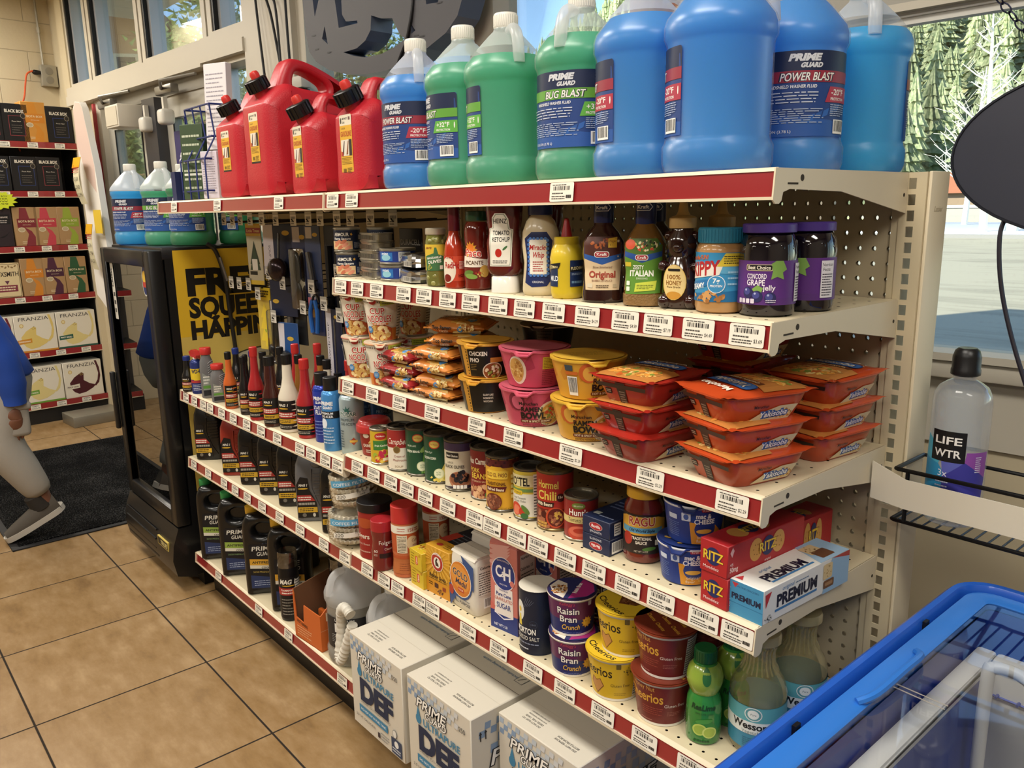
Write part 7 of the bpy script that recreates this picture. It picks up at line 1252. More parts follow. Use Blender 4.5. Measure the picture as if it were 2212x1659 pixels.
for i,(x,y,h,bm_,cm,lb) in enumerate(((-2.20,-.25,.165,KB,BLC,'rear black bottle with a blue cap behind the grey ones'),(-2.08,-.24,.168,KB,BLC,'rear black bottle with a blue cap behind the orange one'),(-1.97,-.25,.18,KB,BC,'rear black long-necked bottle behind the slim pair'),(-1.90,-.22,.20,KB,BC,'furthest rear black long-necked bottle'),(-1.735,-.245,.232,RB,RC,'rear red long-necked bottle behind the first red one'),(-1.635,-.22,.242,RB,RC,'rear red long-necked bottle behind the dark amber one'),(-1.655,-.275,.212,mat('#8a5a24',.1,0,.8),BC,'rear amber long-necked bottle behind the white one'),(-1.560,-.25,.218,mat('#9a6a2c',.1,0,.8),BC,'second rear amber bottle right of the white one'),(-1.500,-.262,.215,WB,BC,'rear white long-necked bottle behind the red one'),(-1.408,-.235,.232,WB,BC,'rear white bottle with a black cap behind the blue cans'),(-1.372,-.262,.230,RB,RC,'rear red bottle behind the blue spray cans'))):
    longneck(lb,x,y,.0245,h,bm_,cm,-.3,plain=True,group='rear motor treatment bottles')
def scan(lb,x,y,z,r,h,col,cap,art,u=-.3,group='spray cans',clear=False):
    t = jar('spray_can',lb,'spray can',x,y,z,[(r*.94,0),(r,.003),(r,h*.76),(r*.9,h*.80),(r*.62,h*.83)],col,(r*.72,h*.815,h) if not clear else (r*.98,h*.77,h),cap,(.006,h*.74,None),None,art,u,group); return t
scan('dark blue spray can of starting fluid',-1.424,-.322,ZA,.0255,.197,mat('#22389c',.25,.3),BC,lambda a,r,z0,z1: (a.r(-.09,.126,.09,.146,'#22389c'),a.t('PRIME',-.004,.122,.010,'#e4e6ea',w=.034,b=.05),a.t('GUARD',.0,.112,.007,'#e4e6ea',w=.028,b=.05),a.t('STARTING',-.0,.096,.010,'#e4e6ea',w=.042,b=.02),a.t('FLUID',.0,.082,.012,'#e4e6ea',w=.030,b=.04),a.lines(-.02,.02,.02,.066,5,'#7f94d4',.25)))
scan('light blue spray can of de-icer',-1.329,-.346,ZA,.0255,.201,mat('#4a8fd0',.25,.3),BC,lambda a,r,z0,z1: (a.t('PRIME',-.006,.128,.010,'#e8eaee',w=.036,b=.05),a.t('GUARD',-.004,.118,.007,'#e8eaee',w=.028,b=.05),a.r(-.09,.092,.09,.111,'#15171a'),a.t('PREMIUM',-.006,.103,.006,'#e4e6ea',w=.034,b=.02),a.t('DE-ICER',-.006,.094,.0065,'#e4e6ea',w=.034,b=.02),a.lines(-.024,.02,.012,.07,6,'#cfe0f2',.3),a.d(-.016,.078,.010,.014,'#dde6f0')))
scan('pale frosty spray can of de-icer under the third shelf corner',-1.262,-.322,ZA,.0325,.196,mat('#a9bcc2',.3,.4),BC,lambda a,r,z0,z1: (a.burst(-.004,.122,.005,.014,7,'#2f6a64'),a.tt('POLAR',-.002,.108,.011,'#1f5a54','#dfe6e4',w=.046,e=.05),a.t('PREMIUM',-.006,.094,.0075,'#3a4a50',w=.040),a.t('DE-ICER',-.004,.083,.0075,'#3a4a50',w=.040),a.lines(-.030,.02,-.016,.07,7,'#4a5a60',.4),a.d(.010,.040,.010,.010,'#a8442c',4),a.r(.0,.037,.020,.043,'#d8b050')))
for i,(x,y) in enumerate(((-1.262,-.23),(-1.345,-.245))): scan(['rear dark blue spray can behind the pale frosty one','rear dark blue spray can behind the light blue one'][i],x,y,ZA,.030,.175,mat('#1e3450',.3,.3),BC,lambda a,r,z0,z1: (a.t('PREMIUM',.0,.10,.008,'#6f8498',w=.042),a.t('DE-ICER',.0,.088,.008,'#6f8498',w=.042)),.2,'rear spray cans')
# oil bottles on the middle shelf
def oilb(lb,x,y,rz,m,w=.052,d=.036,h=.232,lab=True):
    t = thing('oil_bottle',lb,'oil bottle',(x,y,ZB),rz,'motor oil bottles'); b = B()
    b.loft([(0,w*.92,d*.9),(.004,w,d),(h*.45,w,d),(h*.62,w*.98,d,0,0),(h*.74,w*.86,d*.9,-w*.08,0),(h*.84,w*.55,d*.7,-w*.22,0),(h*.90,w*.34,d*.55,-w*.28,0),(h*.92,w*.32,d*.52,-w*.28,0)],m,40,3.6); b.build('bottle_body',t)
    b = B(); b.lathe([(.0185,h*.915),(.0192,h*.92),(.0192,h*.99),(.0175,h),(.0005,h)],BC,28,caps=False,X=Matrix.Translation((-w*.28,0,0))); b.build('cap',t); b = B()
    for k in range(7): b.tube([(w*.10,-d*.985,h*(.36+.045*k)),(w*.5,-d*1.0,h*(.365+.045*k)),(w*.78,-d*.93,h*(.36+.045*k))],.0022,m,6)
    b.tube([(w*.02,-d*.99,h*.70),(-w*.02,-d*1.0,h*.45),(w*.30,-d*1.0,h*.24),(w*.66,-d*.95,h*.10)],.0024,m,6)
    bm = bmesh.new(); bmesh.ops.create_icosphere(bm,subdivisions=2,radius=.014); b.bm(bm,m,Matrix.Translation((w*.30,-d*.80,h*.76)) @ Matrix.Diagonal((1.3,.8,1,1))); b.build('grip_ribs',t)
    a = Art(on_flat((0,-d,0),(1,0,0),(0,0,1)),off=.0012); a.p([(-w*.86,h*.06),(w*.30,h*.06),(w*.20,h*.26),(-w*.12,h*.42),(-w*.20,h*.58),(-w*.62,h*.60),(-w*.86,h*.5)],'#131213'); a.t('MAG 1',-w*.5,h*.475,h*.032,'#d4d0c4',w=w*.46,sh=.2,b=.04); a.d(-w*.5,h*.445,w*.28,h*.010,GOLD); a.p([(-w*.84,h*.28),(w*.16,h*.28),(-w*.1,h*.36),(-w*.84,h*.36)],LRED); a.lines(-w*.8,h*.285,-w*.05,h*.345,2,'#e8dcd0',.5); a.lines(-w*.8,h*.22,w*.15,h*.27,1,'#9a958a',.6); a.r(-w*.84,h*.13,w*.24,h*.20,GOLD); a.lines(-w*.75,h*.14,w*.05,h*.19,2,'#3a2c14',.5); a.d(-w*.5,h*.095,.006,.006,'#6a665e'); a.d(w*.05,h*.095,.004,.006,'#c8c4b8'); a.build('label',t,flat=True); return t
KO,RO,GO = mat('#111112',.3,0,.2),mat('#8a2a20',.3,0,.2),mat('#66676a',.35,.3)
for x,y,m,lb in ((-2.345,-.315,KO,'black oil bottle at the left end of the middle shelf'),(-2.095,-.315,RO,'dark red oil bottle on the middle shelf'),(-1.955,-.310,KO,'black oil bottle just right of the dark red one'),(-1.815,-.305,KO,'black oil bottle in the middle of the shelf, third black from left'),(-1.675,-.305,KO,'black oil bottle left of the grey one'),(-1.520,-.318,GO,'grey oil bottle on the middle shelf'),(-1.385,-.310,KO,'black oil bottle partly behind the coffee filters')):
    oilb(lb,x,y,rad(52),m)
for x,lb in ((-2.23,'rear black oil bottle in shade between the first black and the red'),(-1.93,'rear black oil bottle in shade behind the third'),(-1.62,'rear black oil bottle in shade behind the grey one')): oilb(lb,x,-.19,rad(30),KO)
# coffee filters: pleated paper in clear bags
def filters(lb,x,y,z,tilt):
    t = thing('coffee_filters',lb,'coffee filters',(x,y,z),rad(35),'bags of coffee filters'); t.rotation_euler = (0,tilt,rad(35)); t.scale = (1.1,1.1,1.04); pm = mat('#dcd4c2',.8,bump=.2,bs=60.); b = B(); R = random.Random(2)
    for lay in range(5):
        z0 = .010+.0165*lay; n = 56; rings = []
        for q,(r,zz) in enumerate(((.034+.002*lay,z0-.006),(.050+.001*lay,z0+.004),(.054,z0+.012),(.049,z0+.013))):
            rings.append([((r+(.0036 if k % 2 else -.0030)*(q > 0))*math.cos(2*PI*k/n),(r+(.0036 if k % 2 else -.0030)*(q > 0))*math.sin(2*PI*k/n),zz) for k in range(n)])
        b.add([p for r_ in rings for p in r_],[(q*n+k,q*n+(k+1) % n,(q+1)*n+(k+1) % n,(q+1)*n+k) for q in range(3) for k in range(n)]+[tuple(range(n))[::-1]],pm)
    b.lathe([(.034,.004),(.036,.05),(.046,.074),(.0005,.070)],pm,40); b.build('filters',t,ang=20)
    b = B(); b.loft([(.001,.042,.040),(.006,.056,.054),(.05,.0605,.0585),(.088,.057,.055),(.096,.040,.034),(.102,.020,.008,.01,0),(.118,.026,.004,.02,.004)],clear_film('#fbfbf8',.93,.12,.35),30,2.2,caps=False); b.build('clear_bag',t,ang=15)
    a = cylart(.0612,-PI/2+.2,off=.0003); BLF = '#5a9fc4'; a.p([(-.045,.064),(.07,.072),(.07,.088),(-.045,.082)],BLF); a.t('COFFEE FILTERS',.012,.071,.008,'#e2eaee',w=.098,rot=.05,b=.01); a.p([(-.034,.032),(.055,.040),(.055,.053),(-.034,.046)],'#e2ded2'); a.t('200',-.018,.037,.009,'#26241f',w=.024,rot=.05); a.t('FILTERS',-.018,.032,.004,'#26241f',w=.020,rot=.05); a.t('FITS MOST',.036,.047,.0042,'#26241f',w=.026,rot=.06); a.t('DRIP',.036,.041,.0042,'#26241f',w=.014,rot=.06); a.build('label',t); return t
filters('lower bag of white coffee filters at the right end of the middle shelf',-1.287,-.330,ZB+.001,.02); filters('upper bag of white coffee filters slumped on the lower one',-1.275,-.318,ZB+.110,-.10)
# antifreeze jugs on the base shelf
def coolant(lb,x,y,rz,cap,band):
    t = thing('antifreeze_jug',lb,'jug',(x,y,ZC+.0005),rz,'black antifreeze jugs'); m = mat('#0f0f10',.28,0,.25)
    out = sm([(-.058,.0),(0,0),(.058,0),(.066,.02),(.066,.12),(.066,.2),(.062,.245),(.045,.272),(.012,.282),(-.010,.288),(-.040,.288),(-.056,.274),(-.066,.235),(-.066,.12),(-.066,.02)],5); hole = sm([(-.016,.216),(.010,.210),(.032,.222),(.036,.238),(.020,.252),(-.006,.252),(-.022,.238)],5)
    o = outline_mesh('bottle_body',t,out,[hole],.050,.022,m,60); o.rotation_euler = (0,0,-PI/2)
    b = B(); b.prism(hole,-.022,.022,m,'y'); b.build('handle_web',t); b = B(); b.lathe([(.0205,.292),(.022,.294),(.022,.318),(.020,.319),(.0005,.319)],mat(cap,.4),30,caps=False,X=Matrix.Translation((-.034,0,-.012))); b.build('cap',t)
    a = Art(on_flat((0,-.050,0),(1,0,0),(0,0,1)),off=.0008); a.rr(-.046,.022,.046,.185,'#111218',.006); a.p([(-.046,.028),(.046,.024),(.046,.060),(-.046,.075)],'#26355e'); a.tt('PRIME',-.002,.162,.016,'#d8d4c8','#2c2c30',w=.070,e=.03,sh=.15); a.tt('GUARD',.006,.144,.0135,'#d8d4c8','#2c2c30',w=.056,e=.03,sh=.15); a.p([(-.046,.112),(.046,.104),(.046,.126),(-.046,.134)],band); a.t('ANTIFREEZE',-.002,.115,.0085,'#2c2c1c',w=.074,b=.03,rot=-.06); a.p([(-.046,.100),(.046,.092),(.046,.104),(-.046,.112)],'#d8d4c4'); a.t('COOLANT',.014,.096,.0065,'#2c2a24',w=.046,b=.03,rot=-.07); a.t('50/50 PREDILUTED',-.004,.082,.006,'#b8a050' if band != '#8fa84a' else '#7f9a6a',w=.066,rot=-.05); a.lines(-.036,.034,.036,.056,3,'#9aa6c4',.35); a.build('label',t,flat=True); return t
for x,y,c,bd,lb in ((-2.330,-.322,'#2f8a4a','#8fa84a','black antifreeze jug with a green cap at the left end of the base shelf'),(-2.135,-.318,'#2f8a4a','#8fa84a','second black antifreeze jug with a green cap'),(-1.935,-.312,'#c89c2c','#cf9c34','first black antifreeze jug with a yellow cap'),(-1.765,-.300,'#c89c2c','#cf9c34','black antifreeze jug with a yellow cap behind the aerosol can')): coolant(lb,x,y,rad(58),c,bd)
for x,lb in ((-2.24,'rear black antifreeze jug behind the first two'),(-2.03,'rear black antifreeze jug behind the second and third')): coolant(lb,x,-.15,rad(20),'#1c1c1e','#8fa84a')
CLP = clear_film('#dfe2e2',.8,.08,.6)
def mag(a,r,z0,z1): a.r(-.12,.01,.12,.150,'#131214'); a.t('MAG 1',-.004,.128,.015,'#e0dcd0',w=.050,sh=.2,b=.04); a.d(0,.122,.022,.002,GOLD); a.r(-.12,.090,.12,.114,LRED); a.t('FLAMMABLE',-.004,.104,.006,'#ecdcd0',w=.042,b=.02); a.lines(-.024,.092,.016,.102,1,'#ecdcd0'); a.r(.020,.06,.050,.14,'#d8d4cc'); a.lines(.022,.062,.048,.138,9,'#3a3834',.4); a.lines(-.026,.02,.012,.08,6,'#8a867c',.35)
for x,y,lb in ((-1.690,-.345,'black aerosol can with a clear dome cap standing by the orange box'),(-1.530,-.250,'rear black aerosol can behind the orange box')): scan(lb,x,y,ZC+.0005,.0315,.232,mat('#121113',.3,.2),CLP,mag,-.1,'black aerosol cans',True)
# orange display box with wrapped hand warmers
t = thing('display_box','open orange cardboard display box with a stepped front','display box',(-1.575,-.388,ZC+.0005),rad(4)); OC,IC = mat('#c4632a',.55),mat('#6b4a30',.8); W_,D_,H_ = .150,.17,.155
b = B(); b.box(0,0,0,W_,D_,.003,OC)
b.prism([(0,0),(W_,0),(W_,.115),(W_*.40,.120),(W_*.36,.060),(W_*.08,.066),(W_*.04,.14),(0,.155)],0,.003,OC,'y'); b.prism([(.003,0),(D_,0),(D_,.185),(.06,.16),(.003,.115)],W_-.003,W_,OC,'x'); b.prism([(.003,0),(D_,0),(D_,.185),(.003,.155)],0,.003,IC,'x'); b.box(.003,D_-.003,0,W_-.003,D_,.185,IC); b.build('box',t,flat=True)
a = Art(on_flat((0,0,0),(1,0,0),(0,0,1)),off=.0004); a.t('HOT HANDS',.045,.050,.010,'#5a2c14',w=.060,b=.03,rot=-.1); a.lines(.015,.012,.10,.044,4,'#dcae84',.35); a.build('front_print',t,flat=True); a = Art(on_flat((W_,0,0),(0,1,0),(0,0,1)),off=.0004); a.t('HOT',.055,.095,.026,'#e8d4b8',w=.070,b=.04); a.tt('HOT',.055,.030,.018,'#e8e0d0','#2c3048',w=.055,e=.04); a.r(0,.066,D_,.067,'#e0b088'); a.build('side_print',t,flat=True)
for k in range(5):
    q = thing('hand_warmer',['frontmost','second','third','fourth','rearmost'][k]+' orange wrapped hand warmer inside the orange display box','hand warmer',(-1.505,-.362+.025*k,ZC+.006),rad(4),'wrapped hand warmers'); b = B(); b.rbox(-.045,-.008,0,.045,.008,.052+.010*(k % 3),mat('#b0561f',.3,0,.3),.006,2); b.build('wrapper',q); a = Art(on_flat((0,-.008,0),(1,0,0),(0,0,1)),off=.0006); a.r(-.03,.02,.03,.05,'#3a2a1c'); a.build('print',q,flat=True)
# clear jugs of exhaust fluid with a ribbed pouring hose
def defjug(lb,x,y,u,s):
    t = jug('exhaust_fluid_jug',lb,x,y,ZC+.0005,'grey',None,0,-60,'clear exhaust fluid jugs',.175,s); a = cylart(.0758,face(x,y,u),off=.0004); a.rr(-.075,.056,.075,.150,'#26262a',.004); a.t('ULTRAPURE',-.006,.138,.0085,'#dcdcd8',w=.060,b=.02); a.t('DEF',-.006,.108,.024,'#e6e6e2',w=.062,b=.06); a.lines(-.05,.074,.05,.100,5,'#9a9a9c',.3); a.bar(.008,.058,.034,.074); a.build('label',t); return t
defjug('front clear exhaust fluid jug with a black label',-1.352,-.305,-.3,1.02); defjug('rear clear exhaust fluid jug behind the white cartons',-1.165,-.285,-.4,.95)
t = thing('pouring_hose','white ribbed pouring hose looped over the clear jug','hose',(-1.235,-.395,ZC+.0)); b = B(); P = spline([(.03,.0,.215),(.0,.0,.225),(-.03,.005,.20),(-.045,.01,.14),(-.045,.0,.075),(-.035,-.005,.055),(-.02,.0,.08),(.0,.005,.13),(.02,.01,.18)],10); b.tube(P,[.0135 if (i % 3) else .0155 for i in range(len(P))],mat('#cfcbbf',.5),14); b.build('hose',t)
# white cartons overhanging the base shelf
def chk(a,u0,u1,v0,rows,s=.0105):
    n = int((u1-u0)/s)
    for i in range(n):
        for j in range(rows):
            if (i+j) % 2 == 0: f = .5+.5*i/n; a.p([(u0+i*s,v0+j*s),(u0+(i+1)*s,v0+j*s-.001),(u0+(i+1)*s+.002,v0+(j+1)*s-.001),(u0+i*s+.002,v0+(j+1)*s)],['#8298b4','#a4b2c2','#b9c2ca','#c9ccce'][min(3,int(4*i/n*.9)+j//2)])
def deff(a):
    W2 = .235; chk(a,.004,.200,.206,3,.0125); a.tt('PRIME',.092,.190,.024,'#f0eee8','#26282e',w=.108,e=.035,sh=.25); a.tt('GUARD',.108,.172,.017,'#f0eee8','#26282e',w=.078,e=.035,sh=.25); a.t('250',.206,.206,.012,'#3a3c42',w=.022); a.p([(.038,.170),(.044,.190),(.050,.170),(.048,.152),(.040,.152)],'#3f7fa4'); a.d(.044,.158,.010,.012,'#3f7fa4'); a.t('ULTRAPURE',.130,.150,.018,'#3f7fa4',w=.135,b=.02); a.t('DEF',.118,.085,.058,'#1e2a46',w=.150,b=.055); a.t('DIESEL EXHAUST FLUID',.110,.074,.007,'#8a8c8c',w=.135); a.p([(.035,.046),(.165,.046),(.165,.066),(.035,.066)],'#3f7fa4'); a.t('DO NOT PUT IN FUEL TANK',.10,.053,.006,'#dfe8ee',w=.115,b=.02); a.t('2.5 US GALLONS',.062,.028,.007,'#4a4c50',w=.090); a.r(.118,.014,.128,.028,'#3a3038'); a.lines(.132,.012,.170,.036,3,'#8a8c90',.35); a.rr(.180,.008,.224,.050,'#33405c',.002); a.d(.202,.036,.009,.009,'#e2e2e0'); a.lines(.184,.012,.220,.026,2,'#c8ccd4',.5); a.d(.196,.062,.009,.011,'#6a6c70'); a.d(.196,.062,.0078,.0098,'#dcdad4')
def deft(a):
    W2 = .235; a.r(0,.132,W2,.1332,'#4a3a2a'); a.r(.0,.080,W2,.0805,'#b8b0a0')
    for k,s in enumerate(('DO NOT ADD TO','DIESEL FUEL TANK','IN ANY AMOUNT WHATSOEVER','AS IT MAY VOID WARRANTY')): a.t(s,.072,.030+.009*k,.0055 if k < 2 else .0040,'#3a3a3a',w=.052,rot=PI)
    for k,s in enumerate(('DO NOT REMOVE','BOTTLE FROM BOX')): a.t(s,.170,.030+.009*k,.0055,'#3a3a3a',w=.058,rot=PI)
    a.t('Includes dispensing nozzle',.125,.176,.0085,'#3f6f94',w=.120,rot=PI); a.lines(.03,.205,.20,.212,1,'#5a5048',.6); a.p([(.186,.160),(.212,.160),(.212,.190),(.186,.190)],'#6a6a68'); a.p([(.1875,.1615),(.2105,.1615),(.2105,.1885),(.1875,.1885)],'#cdc8ba'); a.p([(.194,.166),(.204,.184),(.202,.185),(.192,.167)],'#4a4a48')
def defr(a): chk(a,.02,.26,.196,2,.016); chk(a,.05,.28,.150,2,.02); a.tt('PRIME',.135,.120,.036,'#f0eee8','#26282e',w=.17,e=.035,sh=.25); a.p([(.020,.205),(.024,.213),(.028,.205),(.0255,.205),(.0255,.190),(.0225,.190),(.0225,.205)],'#2a2a2c'); a.p([(.034,.205),(.038,.213),(.042,.205),(.0395,.205),(.0395,.190),(.0365,.190),(.0365,.205)],'#2a2a2c'); a.p([(.02,.048),(.27,.048),(.27,.086),(.02,.086)],'#3f7fa4'); a.t('DO NOT PUT IN',.13,.070,.013,'#dfe8ee',w=.16,b=.02); a.t('DIESEL FUEL TANK',.13,.053,.013,'#dfe8ee',w=.19,b=.02)
CW = '#cfc9bb'
c1 = carton('fluid_carton','white exhaust fluid carton at the left end of the row of three',(-1.079,-.470,ZC+.0005),.235,.30,.250,0,CW,'white exhaust fluid cartons',deff,deft,defr,None,None,.6,.002)
again(c1,(-.822,-.470,ZC+.0005),'white exhaust fluid carton in the middle of the row of three'); again(c1,(-.572,-.408,ZC+.0005),'white exhaust fluid carton at the right end of the row, set furthest back')
t = thing('orange_bucket','dark orange rounded lid low beside the right-hand carton','bucket',(-.215,-.30,ZC+.0005)); b = B(); b.lathe([(.07,0),(.08,.01),(.085,.17)],mat('#a8502a',.5),40); b.build('bucket',t); b = B(); b.lathe([(.088,.165),(.09,.17),(.09,.185),(.05,.205),(.0005,.21)],mat('#b5582e',.45),40,caps=False); b.build('lid',t)
# ================================================================== peg hooks and hanging goods of the left bay
WIRE = mat('#3a3836',.35,.7)
def hook(x,z,L_=.21,dark=False,lab='upper'):
    t = thing('peg_hook','wire peg hook with a small price flag in the '+lab+' row of the pegboard','hook',(x,.0,z),0,'peg hooks, '+lab+' row'); b = B()
    b.tube([(0,.004,.0),(0,-.02,0),(0,-L_,-.006),(0,-L_-.008,.004)],.0022,WIRE,6); b.tube([(0,.004,.024),(0,-L_+.01,.022)],.0018,WIRE,6); b.build('wire',t)
    a = Art(on_flat((0,-L_-.002,0),(1,0,0),(0,0,1)),off=0); m = '#d8d5cb'; a.r(-.020,-.016,.020,.020,mat(m,.4)); a.r(-.020,.017,.020,.026,mat('#a9a89f',.3)); a.bar(-.017,.002,.017,.012,None,'#3c3a36'); a.lines(-.016,-.013,.006,-.001,2,'#4a4844',.5); a.build('price_flag',t,flat=True)
for x in (-2.29,-2.215,-2.148,-2.067,-1.976,-1.871,-1.749,-1.651,-1.577,-1.479,-1.405,-1.30,-1.19): hook(x,1.425)
for x,z in ((-2.274,1.203),(-2.204,1.203),(-2.124,1.205),(-1.956,1.251),(-1.857,1.223),(-1.661,1.223),(-2.054,1.177),(-1.495,1.276),(-1.726,1.155),(-1.589,1.177),(-1.943,1.108),(-1.498,1.15)): hook(x,z,.21,lab='lower')
DKB,CLR = '#1b2440',clear_film('#eef0f0',.85,.08,.7)
def card(name,label,cat,x,y,z,w,h,rz,col,art=None,blob=None,bub=None):
    """hanging card or pouch whose top hole hangs at z"""
    t = thing(name,label,cat,(x,y,z-h),rz); b = B(); b.rbox(-w/2,-.002,0,w/2,.002,h,mat(col,.4),.0015,1); b.build('card',t)
    if art: a = Art(on_flat((-w/2,-.002,0),(1,0,0),(0,0,1)),off=.0004); art(a,w,h); a.build('print',t,flat=True)
    if blob: b = B(); blob(b); b.build('product',t)
    if bub: b = B(); x0,z0,x1,z1 = bub; b.rbox(x0,-.026,z0,x1,-.003,z1,CLR,.008,2); b.build('clear_bubble',t)
    return t
def ell(b,x,y,z,rx,ry,rz,m): bm = bmesh.new(); bmesh.ops.create_icosphere(bm,subdivisions=3,radius=1); b.bm(bm,m,Matrix.Translation((x,y,z)) @ Matrix.Diagonal((rx,ry,rz,1)))
BLKP,STL = mat('#16171a',.3,0,.4),mat('#8e8f92',.25,.85)
card('air_freshener','tree air freshener pack with a red and yellow header','air freshener',-2.075,-.20,1.415,.082,.205,rad(12),'#b9b39c',lambda a,w,h: (a.r(0,h*.80,w,h,'#c8a83a'),a.r(0,h*.84,w,h*.93,'#9a2c2a'),a.t('Little Trees',w/2,h*.86,.010,'#e6d29a',w=w*.85,b=.02),a.r(0,0,w,h*.07,'#d2b43a'),a.p([(w*.5,h*.72),(w*.18,h*.34),(w*.82,h*.34)],'#28382c'),a.p([(w*.5,h*.60),(w*.14,h*.24),(w*.86,h*.24)],'#2f4432'),a.rr(w*.30,h*.24,w*.66,h*.42,'#dcdad2',.002),a.r(w*.12,h*.16,w*.60,h*.22,'#1c1c18')))
card('air_freshener','small green and black air freshener card half hidden by the ladle card','air freshener',-2.0,-.16,1.41,.06,.20,rad(10),'#2c4030',lambda a,w,h: (a.d(w*.5,h*.45,w*.3,h*.2,'#10140f'),a.r(w*.2,h*.08,w*.8,h*.2,'#c8cfae')))
card('ladle_card','navy card holding a dark round ladle','utensil',-1.90,-.19,1.415,.13,.30,rad(14),DKB,lambda a,w,h: (a.p([(-.02,h*.02+.13),(.035,h*.02+.12),(.035,h*.99),(-.012,h*.99)],'#c9c4cc'),a.t('SOUP LADLE',.010,h*.62,.010,'#4a4654',w=.09,rot=-PI/2),a.d(w*.75,h*.90,.018,.008,'#c9a83c'),a.d(w*.2,h*.16,.016,.007,'#c9a83c')),lambda b: (ell(b,.01,-.026,.155,.040,.024,.038,mat('#33282c',.2,.6)),b.tube([(.01,-.02,.17),(.015,-.015,.27)],.004,STL,8)))
card('tool_card','clear pack with a slim black knife hanging right of the ladle','tool',-1.765,-.19,1.41,.07,.26,rad(12),'#2a3050',lambda a,w,h: (a.r(w*.1,h*.8,w*.6,h*.98,'#b9b4b8'),a.d(w*.75,h*.86,.014,.007,'#c9a83c')),lambda b: (ell(b,0,-.014,.13,.016,.010,.05,BLKP),ell(b,.004,-.014,.04,.013,.008,.045,BLKP)),(-.028,.0,.028,.19))
card('tool_card','pack with steel kitchen scissors hanging in the middle of the pegboard','tool',-1.675,-.19,1.41,.075,.28,rad(10),'#3a4668',lambda a,w,h: (a.r(w*.1,h*.86,w*.5,h*.98,'#c8c4c8'),a.r(0,0,w,h*.12,'#b98a3c'),a.r(0,h*.10,w*.5,h*.22,'#c87a8a'),a.d(w*.7,h*.90,.012,.006,'#c9a83c')),lambda b: (b.tube(spline([(-.012,-.012,.20),(.0,-.012,.14),(.010,-.012,.08)],5),.008,STL,8),b.tube([(.012+.016*math.cos(k*.6),-.012,.05+.022*math.sin(k*.6)) for k in range(11)],.004,BLKP,6)))
for i,(x,c) in enumerate(((-1.60,'#1c2030'),(-1.545,'#15171c'),(-1.47,'#1a2036'))):
    card('tool_card',['first','second','third'][i]+' dark hanging pouch left of the sausage cans','tool',x,-.17,1.41,.062,.30,rad(8),c,lambda a,w,h: (a.r(w*.12,h*.04,w*.16,h*.9,'#4a4c52'),a.r(w*.8,h*.04,w*.83,h*.9,'#3a3c42')),lambda b: b.tube([(0,-.012,.03),(0,-.012,.24)],.010,BLKP,8))
card('air_freshener','yellow tree air freshener hanging low on the left of the pegboard','air freshener',-2.055,-.19,1.20,.075,.215,rad(12),'#c9b04a',lambda a,w,h: (a.r(0,h*.8,w,h,'#d8bc2c'),a.lines(w*.1,h*.84,w*.9,h*.96,3,'#3a2c14',.6),a.p([(w*.5,h*.76),(w*.2,h*.52),(w*.8,h*.52)],'#dcc23c'),a.p([(w*.5,h*.62),(w*.14,h*.34),(w*.86,h*.34)],'#dcc23c'),a.p([(w*.5,h*.46),(w*.10,h*.14),(w*.90,h*.14)],'#dcc23c'),a.r(w*.42,h*.05,w*.58,h*.14,'#dcc23c'),a.t('V',w*.5,h*.28,.012,'#5f9440',b=.04)))
card('utensil_card','clear pack with a dark pump nozzle left of the blue toy wheel card','utensil',-1.985,-.18,1.16,.07,.22,rad(14),'#4a4c4e',lambda a,w,h: a.r(w*.1,h*.86,w*.9,h*.99,'#c9c6c2'),lambda b: (b.tube([(0,-.014,.03),(.012,-.014,.17)],.014,BLKP,8),ell(b,-.010,-.018,.055,.022,.012,.02,BLKP)),(-.03,.01,.03,.19))
card('utensil_card','dark grey clear pack in the middle of the lower row','utensil',-1.875,-.16,1.21,.10,.19,rad(10),'#2c2e30',lambda a,w,h: (a.p([(w*.3,h*.1),(w*.45,h*.1),(w*.75,h*.9),(w*.6,h*.9)],'#5a5a52'),),lambda b: b.tube([(-.02,-.012,.06),(-.02,-.012,.16)],.012,STL,8))
card('toy_card','blue card with a small black toy wheel','toy',-1.885,-.19,1.095,.095,.175,rad(14),'#1d4a86',lambda a,w,h: (a.p([(0,h*.3),(.024,h*.28),(.030,h*.98),(.0,h*.98)],'#c9c6cc'),a.d(w*.6,h*.70,.016,.007,'#c9a83c')),lambda b: (b.lathe([(.030,0),(.033,.004),(.033,.018),(.028,.022),(.015,.023),(.013,.020),(.0005,.020)],BLKP,28,X=Matrix.Translation((-.01,-.004,.05)) @ Matrix.Rotation(PI/2,4,'X')),b.lathe([(.014,.0205),(.012,.024),(.0005,.025)],STL,20,X=Matrix.Translation((-.01,-.004,.05)) @ Matrix.Rotation(PI/2,4,'X'))))
card('toy_card','dark card with a second small toy wheel near the screwdriver','toy',-1.67,-.12,1.10,.06,.11,rad(6),'#8d8676',None,lambda b: b.lathe([(.026,0),(.029,.004),(.029,.016),(.013,.019),(.0005,.017)],BLKP,24,X=Matrix.Translation((0,-.003,.05)) @ Matrix.Rotation(PI/2,4,'X')))
card('pliers_card','pack with blue plastic pliers handles','tool',-1.672,-.19,1.215,.07,.14,rad(8),'#2a3458',lambda a,w,h: a.r(w*.1,h*.8,w*.5,h*.98,'#c9c6cc'),lambda b: [b.tube(spline([(s*.006,-.012,.11),(s*.018,-.014,.07),(s*.012,-.014,.01)],5),.007,mat('#2a62b0',.3),8) for s in (-1,1)])
